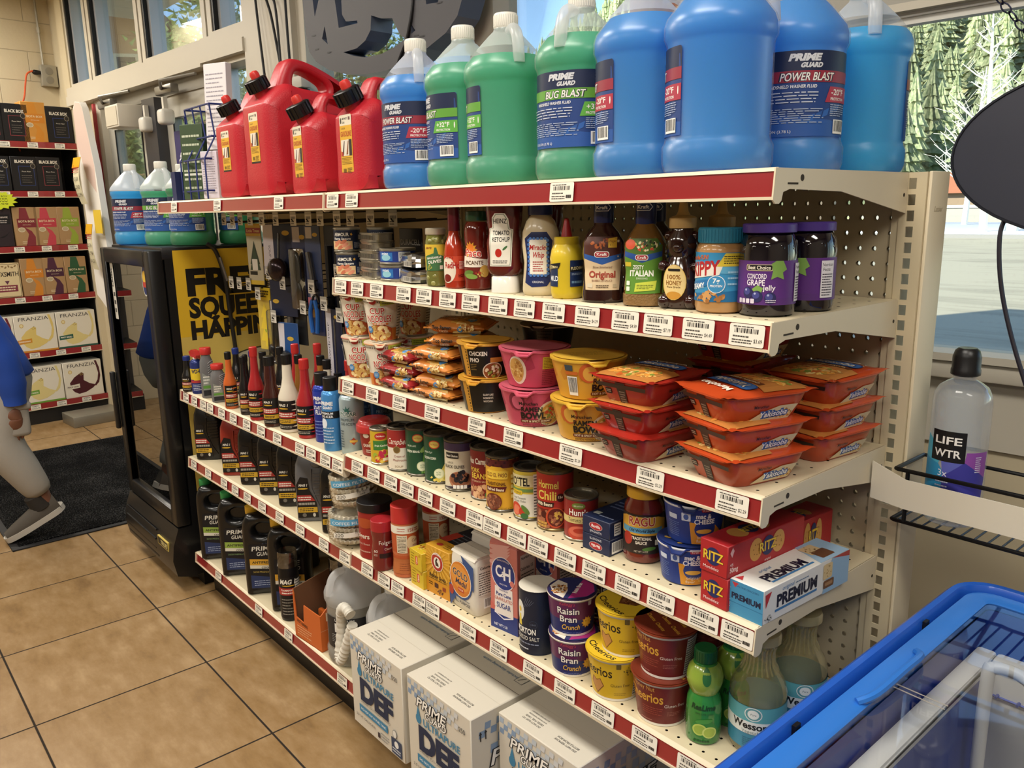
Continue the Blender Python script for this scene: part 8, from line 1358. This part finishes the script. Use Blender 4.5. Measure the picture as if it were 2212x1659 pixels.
card('screwdriver_card','tall white-edged pack with a six in one screwdriver','tool',-1.572,-.19,1.165,.075,.33,rad(8),DKB,lambda a,w,h: (a.r(0,0,.026,h,'#c4c2ca'),a.t('6 in 1 Screwdriver',.013,h*.5,.010,'#4a4854',w=h*.75,rot=PI/2),a.d(w*.7,h*.93,.013,.006,'#c9a83c')),lambda b: (b.tube([(.018,-.014,.03),(.018,-.014,.14)],.012,BLKP,10),b.tube([(.018,-.014,.14),(.018,-.014,.30)],.003,STL,8)))
card('screwdriver_card','navy hanging pack just left of the noodle cups','tool',-1.48,-.18,1.15,.08,.34,rad(6),'#161d3a',lambda a,w,h: a.r(w*.3,h*.82,w*.7,h*.96,'#c9c6c2'),lambda b: b.tube(spline([(0,-.014,.04),(.010,-.014,.12),(0,-.014,.26)],5),.011,BLKP,8))
card('battery_pack','black battery pack hanging behind the sardine tins','batteries',-1.115,-.21,1.405,.10,.12,0,'#1a1715',lambda a,w,h: (a.t('DURACELL',w*.5,h*.66,.014,'#c9c2b4',w=w*.86,b=.01),a.r(w*.42,0,w*.95,h*.42,'#8a5a44'),a.lines(w*.5,h*.1,w*.9,h*.35,3,'#c9a88a',.4)))
card('battery_pack','darker battery pack hanging further back behind the tuna','batteries',-1.0,-.06,1.40,.13,.12,0,'#131416')

# ================================================================== drink cooler left of the shelving
t = thing('drink_cooler','tall black glass-door drink cooler with a yellow side panel','cooler',(-2.78,-.10,0)); M_ = Matrix.Translation((2.78,.10,0)); KB2 = mat('#111112',.35,0,.1)
def fpart(name,b,par=None,**k):
    o = b.build(name,par or t,**k)
    if not par: o.matrix_parent_inverse = M_
    return o
X0,X1,YF,YB,ZT = -3.08,-2.465,-.375,.21,1.333
b = B(); b.box(X0,YF,.30,X0+.03,YB,ZT-.04,KB2); b.box(X1-.03,YF,.30,X1,YB,ZT-.04,KB2); b.box(X0,YB-.03,.05,X1,YB,ZT-.04,mat('#8d8878',.6)); b.rbox(X0,YF-.01,ZT-.045,X1,YB,ZT,KB2,.006); b.box(X0,YF,.06,X1,YB,.30,KB2); b.box(X0+.02,YF+.03,0,X1-.02,YB-.03,.06,BLK); fpart('cabinet',b)
b = B(); b.box(X1,-.345,.30,X1+.0015,YB-.01,ZT-.012,mat('#d0a92a',.4)); f = fpart('side_panel',b)
a = Art(on_flat((X1+.0015,0,0),(0,1,0),(0,0,1)),off=.0003); KT = '#14120f'
a.r(-.345,.30,YB-.01,1.0,'#c4ab58'); a.t('FRESH',-.305,1.156,.096,KT,w=.42,al='l',b=.05); a.t('SQUEEZED',-.305,1.072,.072,KT,w=.43,al='l',b=.05); a.t('HAPPINESS',-.305,.990,.068,KT,w=.44,al='l',b=.05)
a.d(.0,.905,.15,.030,'#3a382c'); a.d(.0,.905,.140,.024,'#b9b7a6'); a.p([(-.14,.905),(.14,.905),(.12,.45),(-.12,.45)],'#c9c2a4'); a.d(.0,.60,.09,.10,'#d8b02c'); a.build('lettering',f,flat=True)
b = B(); yd = -.432
for x0,z0,x1,z1 in ((X0,.27,X0+.055,ZT-.01),(X1-.062,.27,X1,ZT-.01),(X0+.055,.27,X1-.062,.33),(X0+.055,ZT-.07,X1-.062,ZT-.01)): b.rbox(x0,yd,z0,x1,YF-.004,z1,KB2,.007)
b.rbox(X0-.012,yd-.02,.55,X0+.012,yd,.80,KB2,.006); fpart('door_frame',b)
b = B(); b.box(X0+.05,yd+.018,.32,X1-.058,yd+.024,ZT-.06,clear_film('#b8b4a8',.84,.01,1.3)); f = fpart('door_glass',b)
a = Art(on_flat((0,yd+.017,0),(1,0,0),(0,0,1)),off=.0004); a.rr(X0+.058,1.03,X0+.098,1.262,'#d9d5c8',.004); a.t('Chillin',X0+.080,1.20,.022,'#1c1a18',w=.075,rot=PI/2,b=.04); a.lines(X0+.066,1.05,X0+.092,1.15,3,'#4a4640',.5); a.d(-2.585,1.21,.030,.058,'#e2ded0'); a.d(-2.585,1.21,.027,.054,'#2a3560'); a.d(-2.585,1.222,.022,.025,'#d8b23c'); a.r(-2.606,1.185,-2.563,1.205,'#b8402c'); a.build('sticker',f,flat=True)
for z in (.52,.76,1.0):
    b = B(); b.tube([(X0+.04,YF+.02,z),(X1-.04,YF+.02,z)],.004,STL,6); [b.tube([(X0+.05+.05*k,YF+.02,z),(X0+.05+.05*k,YB-.05,z)],.002,STL,5) for k in range(11)]; fpart('wire_shelf',b)
b = B(); pr_ = [(YF,.265),(yd+.002,.265),(yd-.022,.20),(yd-.030,.14),(yd-.018,.075),(YF,.05)]; b.prism(pr_,X0+.005,X1,KB2,'x')
for k in range(4): b.box(X0+.03,yd-.033+.006*abs(k-1.5),.095+.037*k,X1-.20,yd-.020,.102+.037*k,BLK)
f = fpart('grille',b); b = B(); b.box(X1-.17,yd-.029,.165,X1-.05,yd-.020,.20,'#c8b25a'); k = fpart('badge',b,f); a = Art(on_flat((X1-.11,yd-.029,.165),(1,0,0),(0,0,1)),off=.0004); a.r(-.056,.003,.056,.032,'#1a1a16'); a.t('TRUE',.010,.008,.018,'#d8cc8a',w=.075,sh=.3,b=.03); a.build('lettering',k,flat=True)
for x in (X0+.05,X1-.05): b = B(); b.lathe([(.02,0),(.018,.06)],BLK,12,X=Matrix.Translation((x,YF+.05,0))); fpart('foot',b)
t = thing('cable','curved black cable with a silver clip over the yellow cooler side','cable',(X1+.012,-.18,1.33)); b = B(); b.tube(spline([(.0,-.04,.012),(.004,-.01,-.02),(.004,.015,-.12),(.004,.022,-.24),(.004,.035,-.45)],8),.008,mat('#1c1b1a',.4),8); b.build('sheath',t); b = B(); b.tube([(.010,.0,-.04),(.010,.02,-.13)],.006,STL,8); b.build('clip',t)
for x,y,fl,th,lv,lb in ((-2.955,-.315,'cyan',-35,.20,'bright blue washer fluid jug on the drink cooler'),(-2.745,-.262,'green',-30,.195,'green washer fluid jug in the middle of the drink cooler top'),(-2.565,-.225,'deep',-30,.20,'green washer fluid jug at the front corner of the drink cooler top'),(-2.55,-.045,'deep',-72,.20,'green washer fluid jug at the rear right of the drink cooler top'),(-2.88,-.135,'green',-50,.20,'green washer fluid jug in the back row of the drink cooler top')):
    jug('washer_fluid_jug',lb,x,y,ZT+.0005,fl,'power' if fl == 'cyan' else 'bug',th,15,'washer fluid jugs on the cooler',lv,1.05)

# ================================================================== wine rack on the left wall
def lw(x,y,z): return LW @ Vector((x,y,z))
RZ = rad(94.5); DG = mat('#1d1c1b',.5); RS = [1.955,1.628,1.257,.912,.520,.150]
t = thing('wine_rack','black store rack with boxed wine on the left wall','shelving unit',lw(0,0,0),RZ); b = B(); b.box(-1.55,-.345,0,-.055,-.325,.12,DG); b.box(-1.55,-.03,0,-.055,-.005,1.99,mat('#3a3631',.6)); b.build('frame',t)
b = B(); b.box(-.075,-.34,0,-.055,-.005,1.95,DG); b.build('end_panel',t)
for i,z in enumerate(RS):
    s = thing('rack_shelf',['top','second','third','fourth','fifth','lowest'][i]+' black shelf of the wine rack with a red price strip','shelf',lw(-.8,-.2,z-.03),RZ); b = B(); b.box(-.74,-.155,.025,.725,.17,.0295,DG if i else mat('#b9ad92',.5)); b.build('deck',s); b = B(); b.box(-.74,-.162,-.012,.735,-.155,.0295,RED); b.box(-.74,-.164,-.015,.735,-.155,-.010,STEEL2); b.build('price_channel',s)
    for k in range(5):
        o = D.objects.new('price_tag',tagmesh(None)); COL.objects.link(o); o.parent = s; o.location = (.62-.17*k-.04*(i % 2),-.1635,.008); o.scale = (1.15,1,1.1)
BXW = dict(group='black wine boxes')
def blackbox(acc): return lambda a: (a.t('BLACK BOX',.085,.185,.020,'#d8d2c4',w=.115,b=.04),a.r(.045,.035,.140,.165,acc),a.r(.048,.038,.137,.162,'#121113'),a.t('Pinot Noir',.092,.125,.008,'#d8d2c4',w=.055),a.lines(.06,.05,.125,.11,4,'#5a5650',.3),a.d(.135,.165,.016,.017,'#8a8272'),a.d(.135,.165,.013,.014,'#2a2622'))
def wine(lb,x,z,w,h,col,art,group,d=.12): return carton('wine_box',lb,lw(x,-.352,z),w,d,h,RZ,col,group,art,None,None,None,None,.45,.003)
R1 = '#8a3a40'; B1 = '#2c3f74'
for x,zr,c,lb in ((-.672,0,R1,'black wine box cut by the picture edge on the top rack shelf'),(-.518,0,R1,'black wine box with a red frame on the top rack shelf'),(-.246,0,B1,'black wine box with a blue frame at the right end of the top rack shelf'),(-.665,1,B1,'leftmost black wine box on the second rack shelf'),(-.500,1,B1,'black wine box with a blue frame on the second rack shelf'),(-.350,1,R1,'black wine box with a red frame at the right of the second rack shelf')):
    wine(lb,x,RS[zr],.166 if zr == 0 else .160,.242 if zr == 0 else .228,'#141315',blackbox(c),'black wine boxes')
def bota(acc,dk): return lambda a: (a.p([(.035,.18),(.10,.18),(.085,.257),(.045,.257)],acc),a.p([(.06,.0),(.12,.0),(.125,.06),(.105,.10),(.06,.13),(.085,.08)],acc),a.r(.022,.125,.138,.185,dk),a.t('BOTA BOX',.080,.160,.014,'#d8c8a4',w=.098,b=.02),a.t('REDVOLUTION',.080,.140,.006,'#d8c8a4',w=.05),a.d(.045,.11,.022,.016,'#d0c4a8'),a.d(.045,.11,.018,.012,'#b0a080'),a.lines(.04,.015,.07,.035,2,'#d8c8a4',.4))
KR = '#a3825a'
for x,zr,a_,d_,lb,bc in ((-.392,0,'#c8842c','#c47c26','orange wine box on the top rack shelf','#c48a3c'),(-.531,2,'#7a2c34','#74262e','kraft wine box with a maroon ribbon on the third rack shelf',KR),(-.403,2,'#b8404c','#b03844','kraft wine box with a pink ribbon on the third rack shelf',KR),(-.256,2,'#8fa03a','#869a34','kraft wine box with a lime green ribbon on the third rack shelf',KR),(-.529,3,'#c8802c','#c47a26','kraft wine box with an orange ribbon on the fourth rack shelf',KR),(-.397,3,'#4a2438','#442034','kraft wine box with a plum ribbon on the fourth rack shelf',KR),(-.250,3,'#2c5436','#284e30','kraft wine box with a dark green ribbon on the fourth rack shelf',KR)):
    wine(lb,x,RS[zr],.150 if zr != 3 else .145,.262 if zr < 3 else .258,bc,bota(a_,d_),'kraft wine boxes')
wine('dark wine box with a bird drawing on the third rack shelf',-.690,RS[2],.152,.262,'#2a2024',lambda a: (a.r(.015,.15,.14,.215,'#151214'),a.t('NIGHTHAWK',.078,.19,.012,'#c8bcb4',w=.105,b=.02),a.lines(.03,.155,.125,.18,2,'#b0a8a4'),a.d(.05,.12,.02,.018,'#a89c8c'),a.p([(.06,.06),(.10,.075),(.13,.10),(.11,.075),(.09,.06)],'#0f0c0e')),None)
wine('cream wine box with ornate lettering on the fourth rack shelf',-.715,RS[3],.180,.235,'#cdb98c',lambda a: (a.rr(.006,.006,.174,.229,'#5a4630',.004),a.rr(.009,.009,.171,.226,'#d2c096',.004),a.t('BOXSMITH',.094,.145,.032,'#2c221a',w=.150,b=.02),a.p([(.08,.115),(.11,.115),(.095,.09)],'#5a2c44'),a.r(.03,.04,.155,.085,'#7a3040'),a.lines(.04,.046,.145,.080,2,'#d8c8a8',.5),[a.d(.02+.019*k,.205+.008*(k % 2),.009,.005,'#8a7048',rot=k) for k in range(8)]),None)
def franz(acc,glass,nm): return lambda a: (a.t('FRANZIA',.125,.222,.026,'#3a3834',w=.190),a.p([(.04,.07),(.035,.11),(.07,.15),(.12,.18),(.135,.17),(.13,.12),(.17,.09),(.21,.075),(.19,.055),(.14,.03),(.09,.022),(.06,.04)],glass),a.p([(.20,.07),(.225,.11),(.235,.16),(.225,.22),(.215,.255),(.23,.255),(.245,.2),(.248,.14),(.235,.09),(.21,.065)],glass),a.r(.0,.0,.262,.012,acc),a.p([(.008,.06),(.10,.068),(.10,.098),(.008,.09)],acc if nm != 'PINOT NOIR' else '#d8d2c0'),a.t(nm,.054,.074,.010,'#efe8d8' if nm != 'PINOT NOIR' else '#4a2a2a',w=.075,b=.03),a.d(.045,.19,.013,.014,'#c8a85a'),a.d(.045,.19,.009,.010,'#e0d2a0'),a.blobs(.115,.168,.018,.012,['#c8b05a','#8a7030'],10,.3))
for x,zr,w,ac,g,nm,lb in ((-.885,4,.262,'#7a2a34','#6a2430','MERLOT','white wine box with a red band cut by the person on the fifth rack shelf'),(-.620,4,.262,'#c98a2c','#d8c070','CHARDONNAY','white wine box with an orange band on the fifth rack shelf'),(-.352,4,.262,'#2a5a4a','#d8c888','PINOT GRIGIO','white wine box with a dark green band on the fifth rack shelf'),(-.885,5,.262,'#7a2a34','#6a2430','MERLOT','white wine box hidden by the person on the lowest rack shelf'),(-.620,5,.262,'#6a9a3a','#d8c888','CRISP WHITE','white wine box with a light green band on the lowest rack shelf'),(-.352,5,.262,'#d8d2c0','#4a1a22','PINOT NOIR','white wine box with a dark red glass at the end of the lowest rack shelf')):
    wine(lb,x,RS[zr],w,.262,'#dcd6c6',franz(ac,g,nm),'white wine boxes',.18)
t = thing('price_burst','neon yellow starburst price card on the second rack shelf','price card',lw(-.60,-.372,1.565),RZ); b = B(); b.prism([((.10 if k % 2 else .075)*math.cos(PI*k/14)*1.1,(.062 if k % 2 else .05)*math.sin(PI*k/14)) for k in range(28)],-.001,.001,mat('#c8d42c',.5),'y'); b.build('card',t); a = Art(on_flat((0,-.001,0),(1,0,0),(0,0,1)),off=.0005); [a.t(s,.0,.022-.017*i,.010,'#3a3f14',w=.10) for i,s in enumerate(('BLACK BOX','3 LITER','NOW','22.99'))]; a.build('writing',t,flat=True)

# ================================================================== ice-cream freezer in the corner
FB,FB2 = mat('#1d56b8',.3,0,.25),mat('#2a6ec4',.35,0,.15); t = thing('chest_freezer','blue chest freezer with a sliding clear lid in the corner','freezer',(.5,-.75,0)); M_ = Matrix.Translation((-.5,.75,0)); FX0,FY0,FX1,FY1 = .150,-1.05,.95,-.008
def rring(i,z,r=.055):
    q = []; x0,y0,x1,y1 = FX0+i,FY0+i,FX1-i,FY1-i; r = max(.012,r-i)
    for cx,cy,a0 in ((x1-r,y1-r,0),(x0+r,y1-r,90),(x0+r,y0+r,180),(x1-r,y0+r,270)): q += [(cx+r*math.cos(rad(a0+15*k)),cy+r*math.sin(rad(a0+15*k)),z) for k in range(7)]
    return q
def rings(b,L_,m,cap=False):
    rs = [rring(*q) for q in L_]; n = len(rs[0])
    b.add([p for r_ in rs for p in r_],[(j*n+k,j*n+(k+1) % n,(j+1)*n+(k+1) % n,(j+1)*n+k) for j in range(len(rs)-1) for k in range(n)]+([tuple((len(rs)-1)*n+k for k in range(n))] if cap else []),m)
def zpart(name,b,par=None):
    o = b.build(name,par or t)
    if not par: o.matrix_parent_inverse = M_
    return o
b = B(); rings(b,[(.01,.02),(.008,.79)],FB2); rings(b,[(.008,.79),(-.006,.80),(-.010,.825),(-.008,.845),(-.001,.852),(.006,.850),(.010,.842),(.011,.828)],FB); zpart('body',b)
b = B(); rings(b,[(.011,.828),(.015,.828),(.016,.840),(.018,.843),(.046,.845),(.050,.842),(.050,.832)],FB2); b.tube(spline([(.190,-.46,.846),(.202,-.435,.852),(.204,-.36,.855),(.202,-.31,.852),(.190,-.29,.846)],5),.0055,FB2,8); f = zpart('lid_frame',b)
for y in (-.56,-.20): b = B(); b.box(FX0+.0105,y,.829,FX0+.0155,y+.012,.846,BLK); zpart('hinge_clip',b,f)
b = B(); rings(b,[(.0495,.841),(.09,.8415)],clear_film('#f2f6fc',.95,.03,1.1),True); f = zpart('lid_glass',b)
a = Art(lambda u,v,o: (.176+u,-.384+v,.8416+o),off=.0006); AC = '#8f8a84'; a.p([(.0,.0),(.014,.010),(.013,.006),(.09,.004),(.09,.002),(.015,.003)],AC); a.p([(.0,.0),(.014,-.010),(.013,-.006),(.09,-.008),(.09,-.006),(.015,-.003)],AC); a.p([(-.004,-.026),(-.002,-.026),(-.002,.026),(-.004,.026)],AC); a.build('arrow_mark',f,flat=True)
DB = mat('#1c3f9c',.35,0,.2); b = B(); rings(b,[(.052,.832),(.056,.76),(.075,.755),(.080,.45)],DB); rings(b,[(.080,.45),(.5,.45)],mat('#cfcbbf',.5)); zpart('liner',b)
WP = mat('#eeebe2',.4); t2 = t; b = B(); b.box(.215,-.98,.46,.225,-.12,.78,WP); b.box(.225,-.13,.46,.92,-.12,.78,WP); b.box(.225,-.50,.46,.92,-.49,.70,WP); b.rbox(.207,-.985,.775,.235,-.105,.792,WP,.006); b.rbox(.235,-.135,.775,.925,-.105,.792,WP,.006); zpart('divider',b)
b = B(); b.tube(spline([(.252,-.20,.60),(.252,-.20,.79),(.258,-.195,.812),(.29,-.19,.812),(.34,-.20,.79),(.40,-.20,.79)],6),.009,WP,10); zpart('basket_handle',b)
WB2 = mat('#2546a0',.35,.2); b = B(); [b.tube([(.22,-.06-.018*k,.735),(.62,-.06-.018*k,.735)],.002,WB2,5) for k in range(5)]; [b.tube([(.22+.028*k,-.05,.737),(.22+.028*k,-.14,.737)],.0024,WB2,5) for k in range(14)]; zpart('wire_basket',b)
for i,(x,y,z,c,lb) in enumerate(((.42,-.34,.46,'#e0dccf','pale ice cream box lying inside the freezer bin'),(.56,-.30,.46,'#b9a8a0','dusky ice cream box lying deeper inside the freezer bin'))):
    carton('ice_cream_box',lb,(x,y,z),.10,.14,.05,rad(12),c,None,None,lambda a: (a.rr(.01,.02,.09,.12,'#c98a84',.01),a.d(.05,.07,.02,.03,'#e8dcc8')))
# wire basket with the water bottle
t = thing('wire_basket_rack','black wire basket rack beside the shelf end post','wire rack',(.04,-.05,.93)); BW = mat('#0f0f10',.35,.3); L_ = .62; b = B()
for z in (.0,.088): b.tube([(0,.11,z),(.0,.002,z),(.004,0,z),(L_,0,z),(L_,.11,z)],.0036,BW,8); b.tube([(0,.11,z),(L_,.11,z)],.0032,BW,8)
for x in (.02,.20,.40,L_-.02): b.tube([(x,0,0),(x,0,.088)],.0036,BW,6); b.tube([(x,.11,0),(x,.11,.088)],.0036,BW,6)
for k in range(32): b.tube([(.01+.0195*k,0,.001),(.01+.0195*k,.11,.001)],.0018,BW,5)
b.build('wire_frame',t); b = B(); b.prism([(-.036,.030),(.02,.024),(L_,.022),(L_,.070),(.02,.074),(-.036,.094)],-.0055,-.0035,mat('#d6cebb',.4),'y'); b.build('price_strip',t)
t = thing('water_bottle','large clear water bottle with a purple and teal label in the wire basket','bottle',(.112,.004,.9335)); b = B(); b.lathe([(.034,0),(.040,.004),(.0425,.014),(.0425,.200),(.041,.214),(.035,.226),(.024,.234),(.0165,.238),(.0160,.246)],milky('#dfe9f6',.6,.72,.05,.2),48); b.build('bottle_body',t)
b = B(); b.lathe([(.0185,.244),(.0215,.246),(.0215,.254),(.0205,.256),(.0205,.274),(.0175,.284),(.013,.288),(.0005,.288)],mat('#131315',.35),32,caps=False); b.build('cap',t)
a = cylart(.0427,face(.112,.004,-.15),off=.0005); a.p([(-.05,.030),(-.010,.030),(-.006,.085),(-.02,.105),(-.05,.112)],'#2f8ab8'); a.p([(-.012,.030),(.05,.030),(.056,.085),(.018,.112),(-.012,.085)],'#3c3a94'); a.p([(.018,.112),(.056,.085),(.058,.128),(.020,.128)],'#8a4aa0'); a.p([(-.05,.112),(-.02,.105),(-.012,.128),(-.046,.150)],'#4aa8c4'); a.p([(-.012,.085),(.018,.112),(.010,.128),(-.016,.118)],'#5a62b4')
a.r(-.034,.110,.018,.160,'#101012'); a.t('LIFE',-.008,.139,.0125,'#eceae4',w=.040,b=.02); a.t('WTR',-.008,.118,.0125,'#eceae4',w=.040,b=.02); a.t('3x',-.012,.086,.011,'#e4e6f0',w=.014); a.lines(-.022,.052,-.002,.080,4,'#c8cce8',.3); a.lines(.034,.095,.044,.122,8,'#d8d8ec',.4); a.bar(.030,.032,.040,.040); a.build('label',t)

# ================================================================== person walking out of view
SK,PT,SH,SO = mat('#7a5240',.5,sss=.1),mat('#a09c94',.85,bump=.4,bs=50.),mat('#1f49a8',.75,bump=.3,bs=60.),mat('#4c463e',.8,bump=.3,bs=200.)
def skin(name,parent,verts,edges,root,m,sub=2):
    me = D.meshes.new(name); me.from_pydata([v[:3] for v in verts],edges,[]); o = D.objects.new(name,me); COL.objects.link(o); o.parent = parent; o.matrix_parent_inverse = PM; me.materials.append(m)
    md = o.modifiers.new('skin','SKIN'); md.use_smooth_shade = True; sd = o.modifiers.new('smooth','SUBSURF'); sd.levels = sd.render_levels = sub
    for i,v in enumerate(verts): sv = me.skin_vertices[0].data[i]; sv.radius = (v[3],v[4] if len(v) > 4 else v[3]); sv.use_root = i == root
    return o
t = thing('person','person in blue long sleeves, light grey cargo pants and grey shoes, striding away','person',(-3.62,-.84,0)); PM = Matrix.Translation((3.62,.84,0)); px = -3.60
body = [(px,-.83,.80,.10),(px,-.86,.98,.12),(px,-.92,1.14,.13,.10),(px,-.95,1.24,.055),(px,-.985,1.32,.05),(px,-1.0,1.385,.085,.075),(px,-1.005,1.43,.06),(px+.15,-.90,1.13,.050),(px+.17,-.81,.90,.038),(px+.165,-.765,.64,.026),(px-.15,-.93,1.13,.05),(px-.17,-1.02,.92,.038),(px-.16,-1.12,.74,.028),(px+.08,-.80,.72,.075),(px+.09,-.84,.46,.058),(px+.10,-.70,.21,.040),(px+.10,-.695,.12,.042),(px-.08,-.86,.72,.075),(px-.08,-1.02,.46,.058),(px-.08,-1.12,.12,.040),(px-.08,-1.16,.06,.04)]
skin('body',t,body,[(0,1),(1,2),(2,3),(3,4),(4,5),(5,6),(2,7),(7,8),(8,9),(2,10),(10,11),(11,12),(0,13),(13,14),(14,15),(15,16),(0,17),(17,18),(18,19),(19,20)],0,SK)
for s,wx,wy,wz in ((1,px+.165,-.762,.645),(-1,px-.16,-1.12,.74)):
    hv = [(wx,wy,wz,.024,.018),(wx,wy-.005,wz-.045,.026,.034),(wx,wy-.01,wz-.085,.020,.034)]; he = [(0,1),(1,2)]
    for k,(dy,ln) in enumerate(((-.030,.060),(-.011,.070),(.009,.066),(.027,.052))): i = len(hv); hv += [(wx-.004*s,wy-.01+dy,wz-.105,.0092),(wx-.008*s,wy-.012+dy*1.05,wz-.105-ln*.5,.0085),(wx-.020*s,wy-.014+dy,wz-.105-ln,.007)]; he += [(2,i),(i,i+1),(i+1,i+2)]
    i = len(hv); hv += [(wx-.006*s,wy-.045,wz-.055,.0105),(wx-.012*s,wy-.058,wz-.095,.009)]; he += [(1,i),(i,i+1)]
    skin('hand',t,hv,he,1,SK)
b = B(); b.loft([(.760,.160,.125,px,-.785),(.775,.172,.140,px,-.785),(.85,.172,.142,px,-.815),(.98,.168,.136,px,-.855),(1.10,.172,.122,px,-.90),(1.165,.150,.095,px,-.925),(1.205,.085,.072,px,-.94)],SH,32,2.4)
b.tube(spline([(px+.10,-.905,1.145),(px+.165,-.885,1.10),(px+.185,-.83,.96),(px+.19,-.785,.86),(px+.175,-.765,.74),(px+.165,-.762,.655)],3),[.068]*4+[.070]*3+[.064]*3+[.060]*3+[.052,.048,.048],SH,16); b.tube([(px-.10,-.915,1.145),(px-.165,-.93,1.10),(px-.185,-1.01,.91),(px-.17,-1.11,.76)],[.068,.068,.056,.046],SH,16); b.build('shirt',t,ang=70).matrix_parent_inverse = PM
b = B(); b.loft([(.60,.115,.10,px,-.80),(.66,.150,.125,px,-.795),(.74,.160,.135,px,-.79),(.80,.155,.128,px,-.79),(.815,.15,.12,px,-.79)],PT,32,2.3)
b.tube(spline([(px+.075,-.79,.74),(px+.085,-.80,.62),(px+.09,-.825,.48),(px+.10,-.765,.34),(px+.10,-.705,.215)],4),[.104]*4+[.100,.097,.094,.091]+[.090,.088,.084,.080]+[.076,.071,.066,.060,.050],PT,18); b.tube(spline([(px-.08,-.82,.72),(px-.08,-.93,.56),(px-.08,-1.03,.44),(px-.08,-1.10,.15)],4),[.100]*4+[.092]*4+[.080]*4+[.066],PT,18); b.build('pants',t,ang=70).matrix_parent_inverse = PM
b = B(); b.rbox(px+.12,-.84,.50,px+.172,-.71,.64,PT,.02,3); b.rbox(px+.12,-.85,.62,px+.180,-.70,.655,PT,.012,3); o = b.build('cargo_pocket',t); o.matrix_parent_inverse = PM
HR = mat('#1c1714',.8); b = B(); ell(b,px,-.985,1.425,.082,.088,.075,HR); b.build('hair',t).matrix_parent_inverse = PM
b = B(); ell(b,px,-1.085,1.385,.012,.016,.016,SK)
for s in (-1,1): ell(b,px+s*.032,-1.066,1.40,.010,.008,.007,mat('#e6e2da',.3)); ell(b,px+s*.032,-1.073,1.40,.005,.003,.005,mat('#1a1512',.3)); ell(b,px+s*.083,-1.0,1.39,.008,.016,.022,SK)
ell(b,px,-1.075,1.350,.022,.006,.005,mat('#8a4a42',.5)); b.build('face',t).matrix_parent_inverse = PM
def shoe(x,y,z,pitch,yaw):
    X = Matrix.Translation((x,y,z)) @ Matrix.Rotation(yaw,4,'Z') @ Matrix.Rotation(pitch,4,'X'); b = B()        # toe towards local -y, toe tip at the origin
    up_ = [(.0,.0,.02,.025),(.0,.04,.030,.038),(.0,.10,.042,.045),(.0,.16,.055,.045),(.0,.21,.068,.042),(.0,.245,.06,.036)]
    vs = []; n = 16
    for _,y_,h_,w_ in up_: vs += [(w_*math.copysign(abs(math.cos(2*PI*k/n))**.8,math.cos(2*PI*k/n)),y_,.022+max(-.2,math.sin(2*PI*k/n))*h_*1.15) for k in range(n)]
    b.add(vs,[(j*n+k,j*n+(k+1) % n,(j+1)*n+(k+1) % n,(j+1)*n+k) for j in range(5) for k in range(n)]+[tuple(range(n)),tuple(5*n+k for k in range(n))[::-1]],SO,X); b.lathe([(.046,.06),(.043,.125),(.038,.13)],mat('#2a2622',.8),24,X=X @ Matrix.Translation((0,.185,0))); o = b.build('shoe',t); o.matrix_parent_inverse = PM
    b = B(); pl = sm([(-.026,.0),(.0,-.012),(.026,.0),(.044,.06),(.047,.15),(.044,.23),(.0,.262),(-.044,.23),(-.044,.15),(-.040,.06)],4); b.prism(pl,0,.026,mat('#b9b4aa',.6),'z',X); b.build('sole',o)
shoe(px+.10,-.850,.015,rad(24),0); shoe(px-.08,-1.30,.0,0,0)
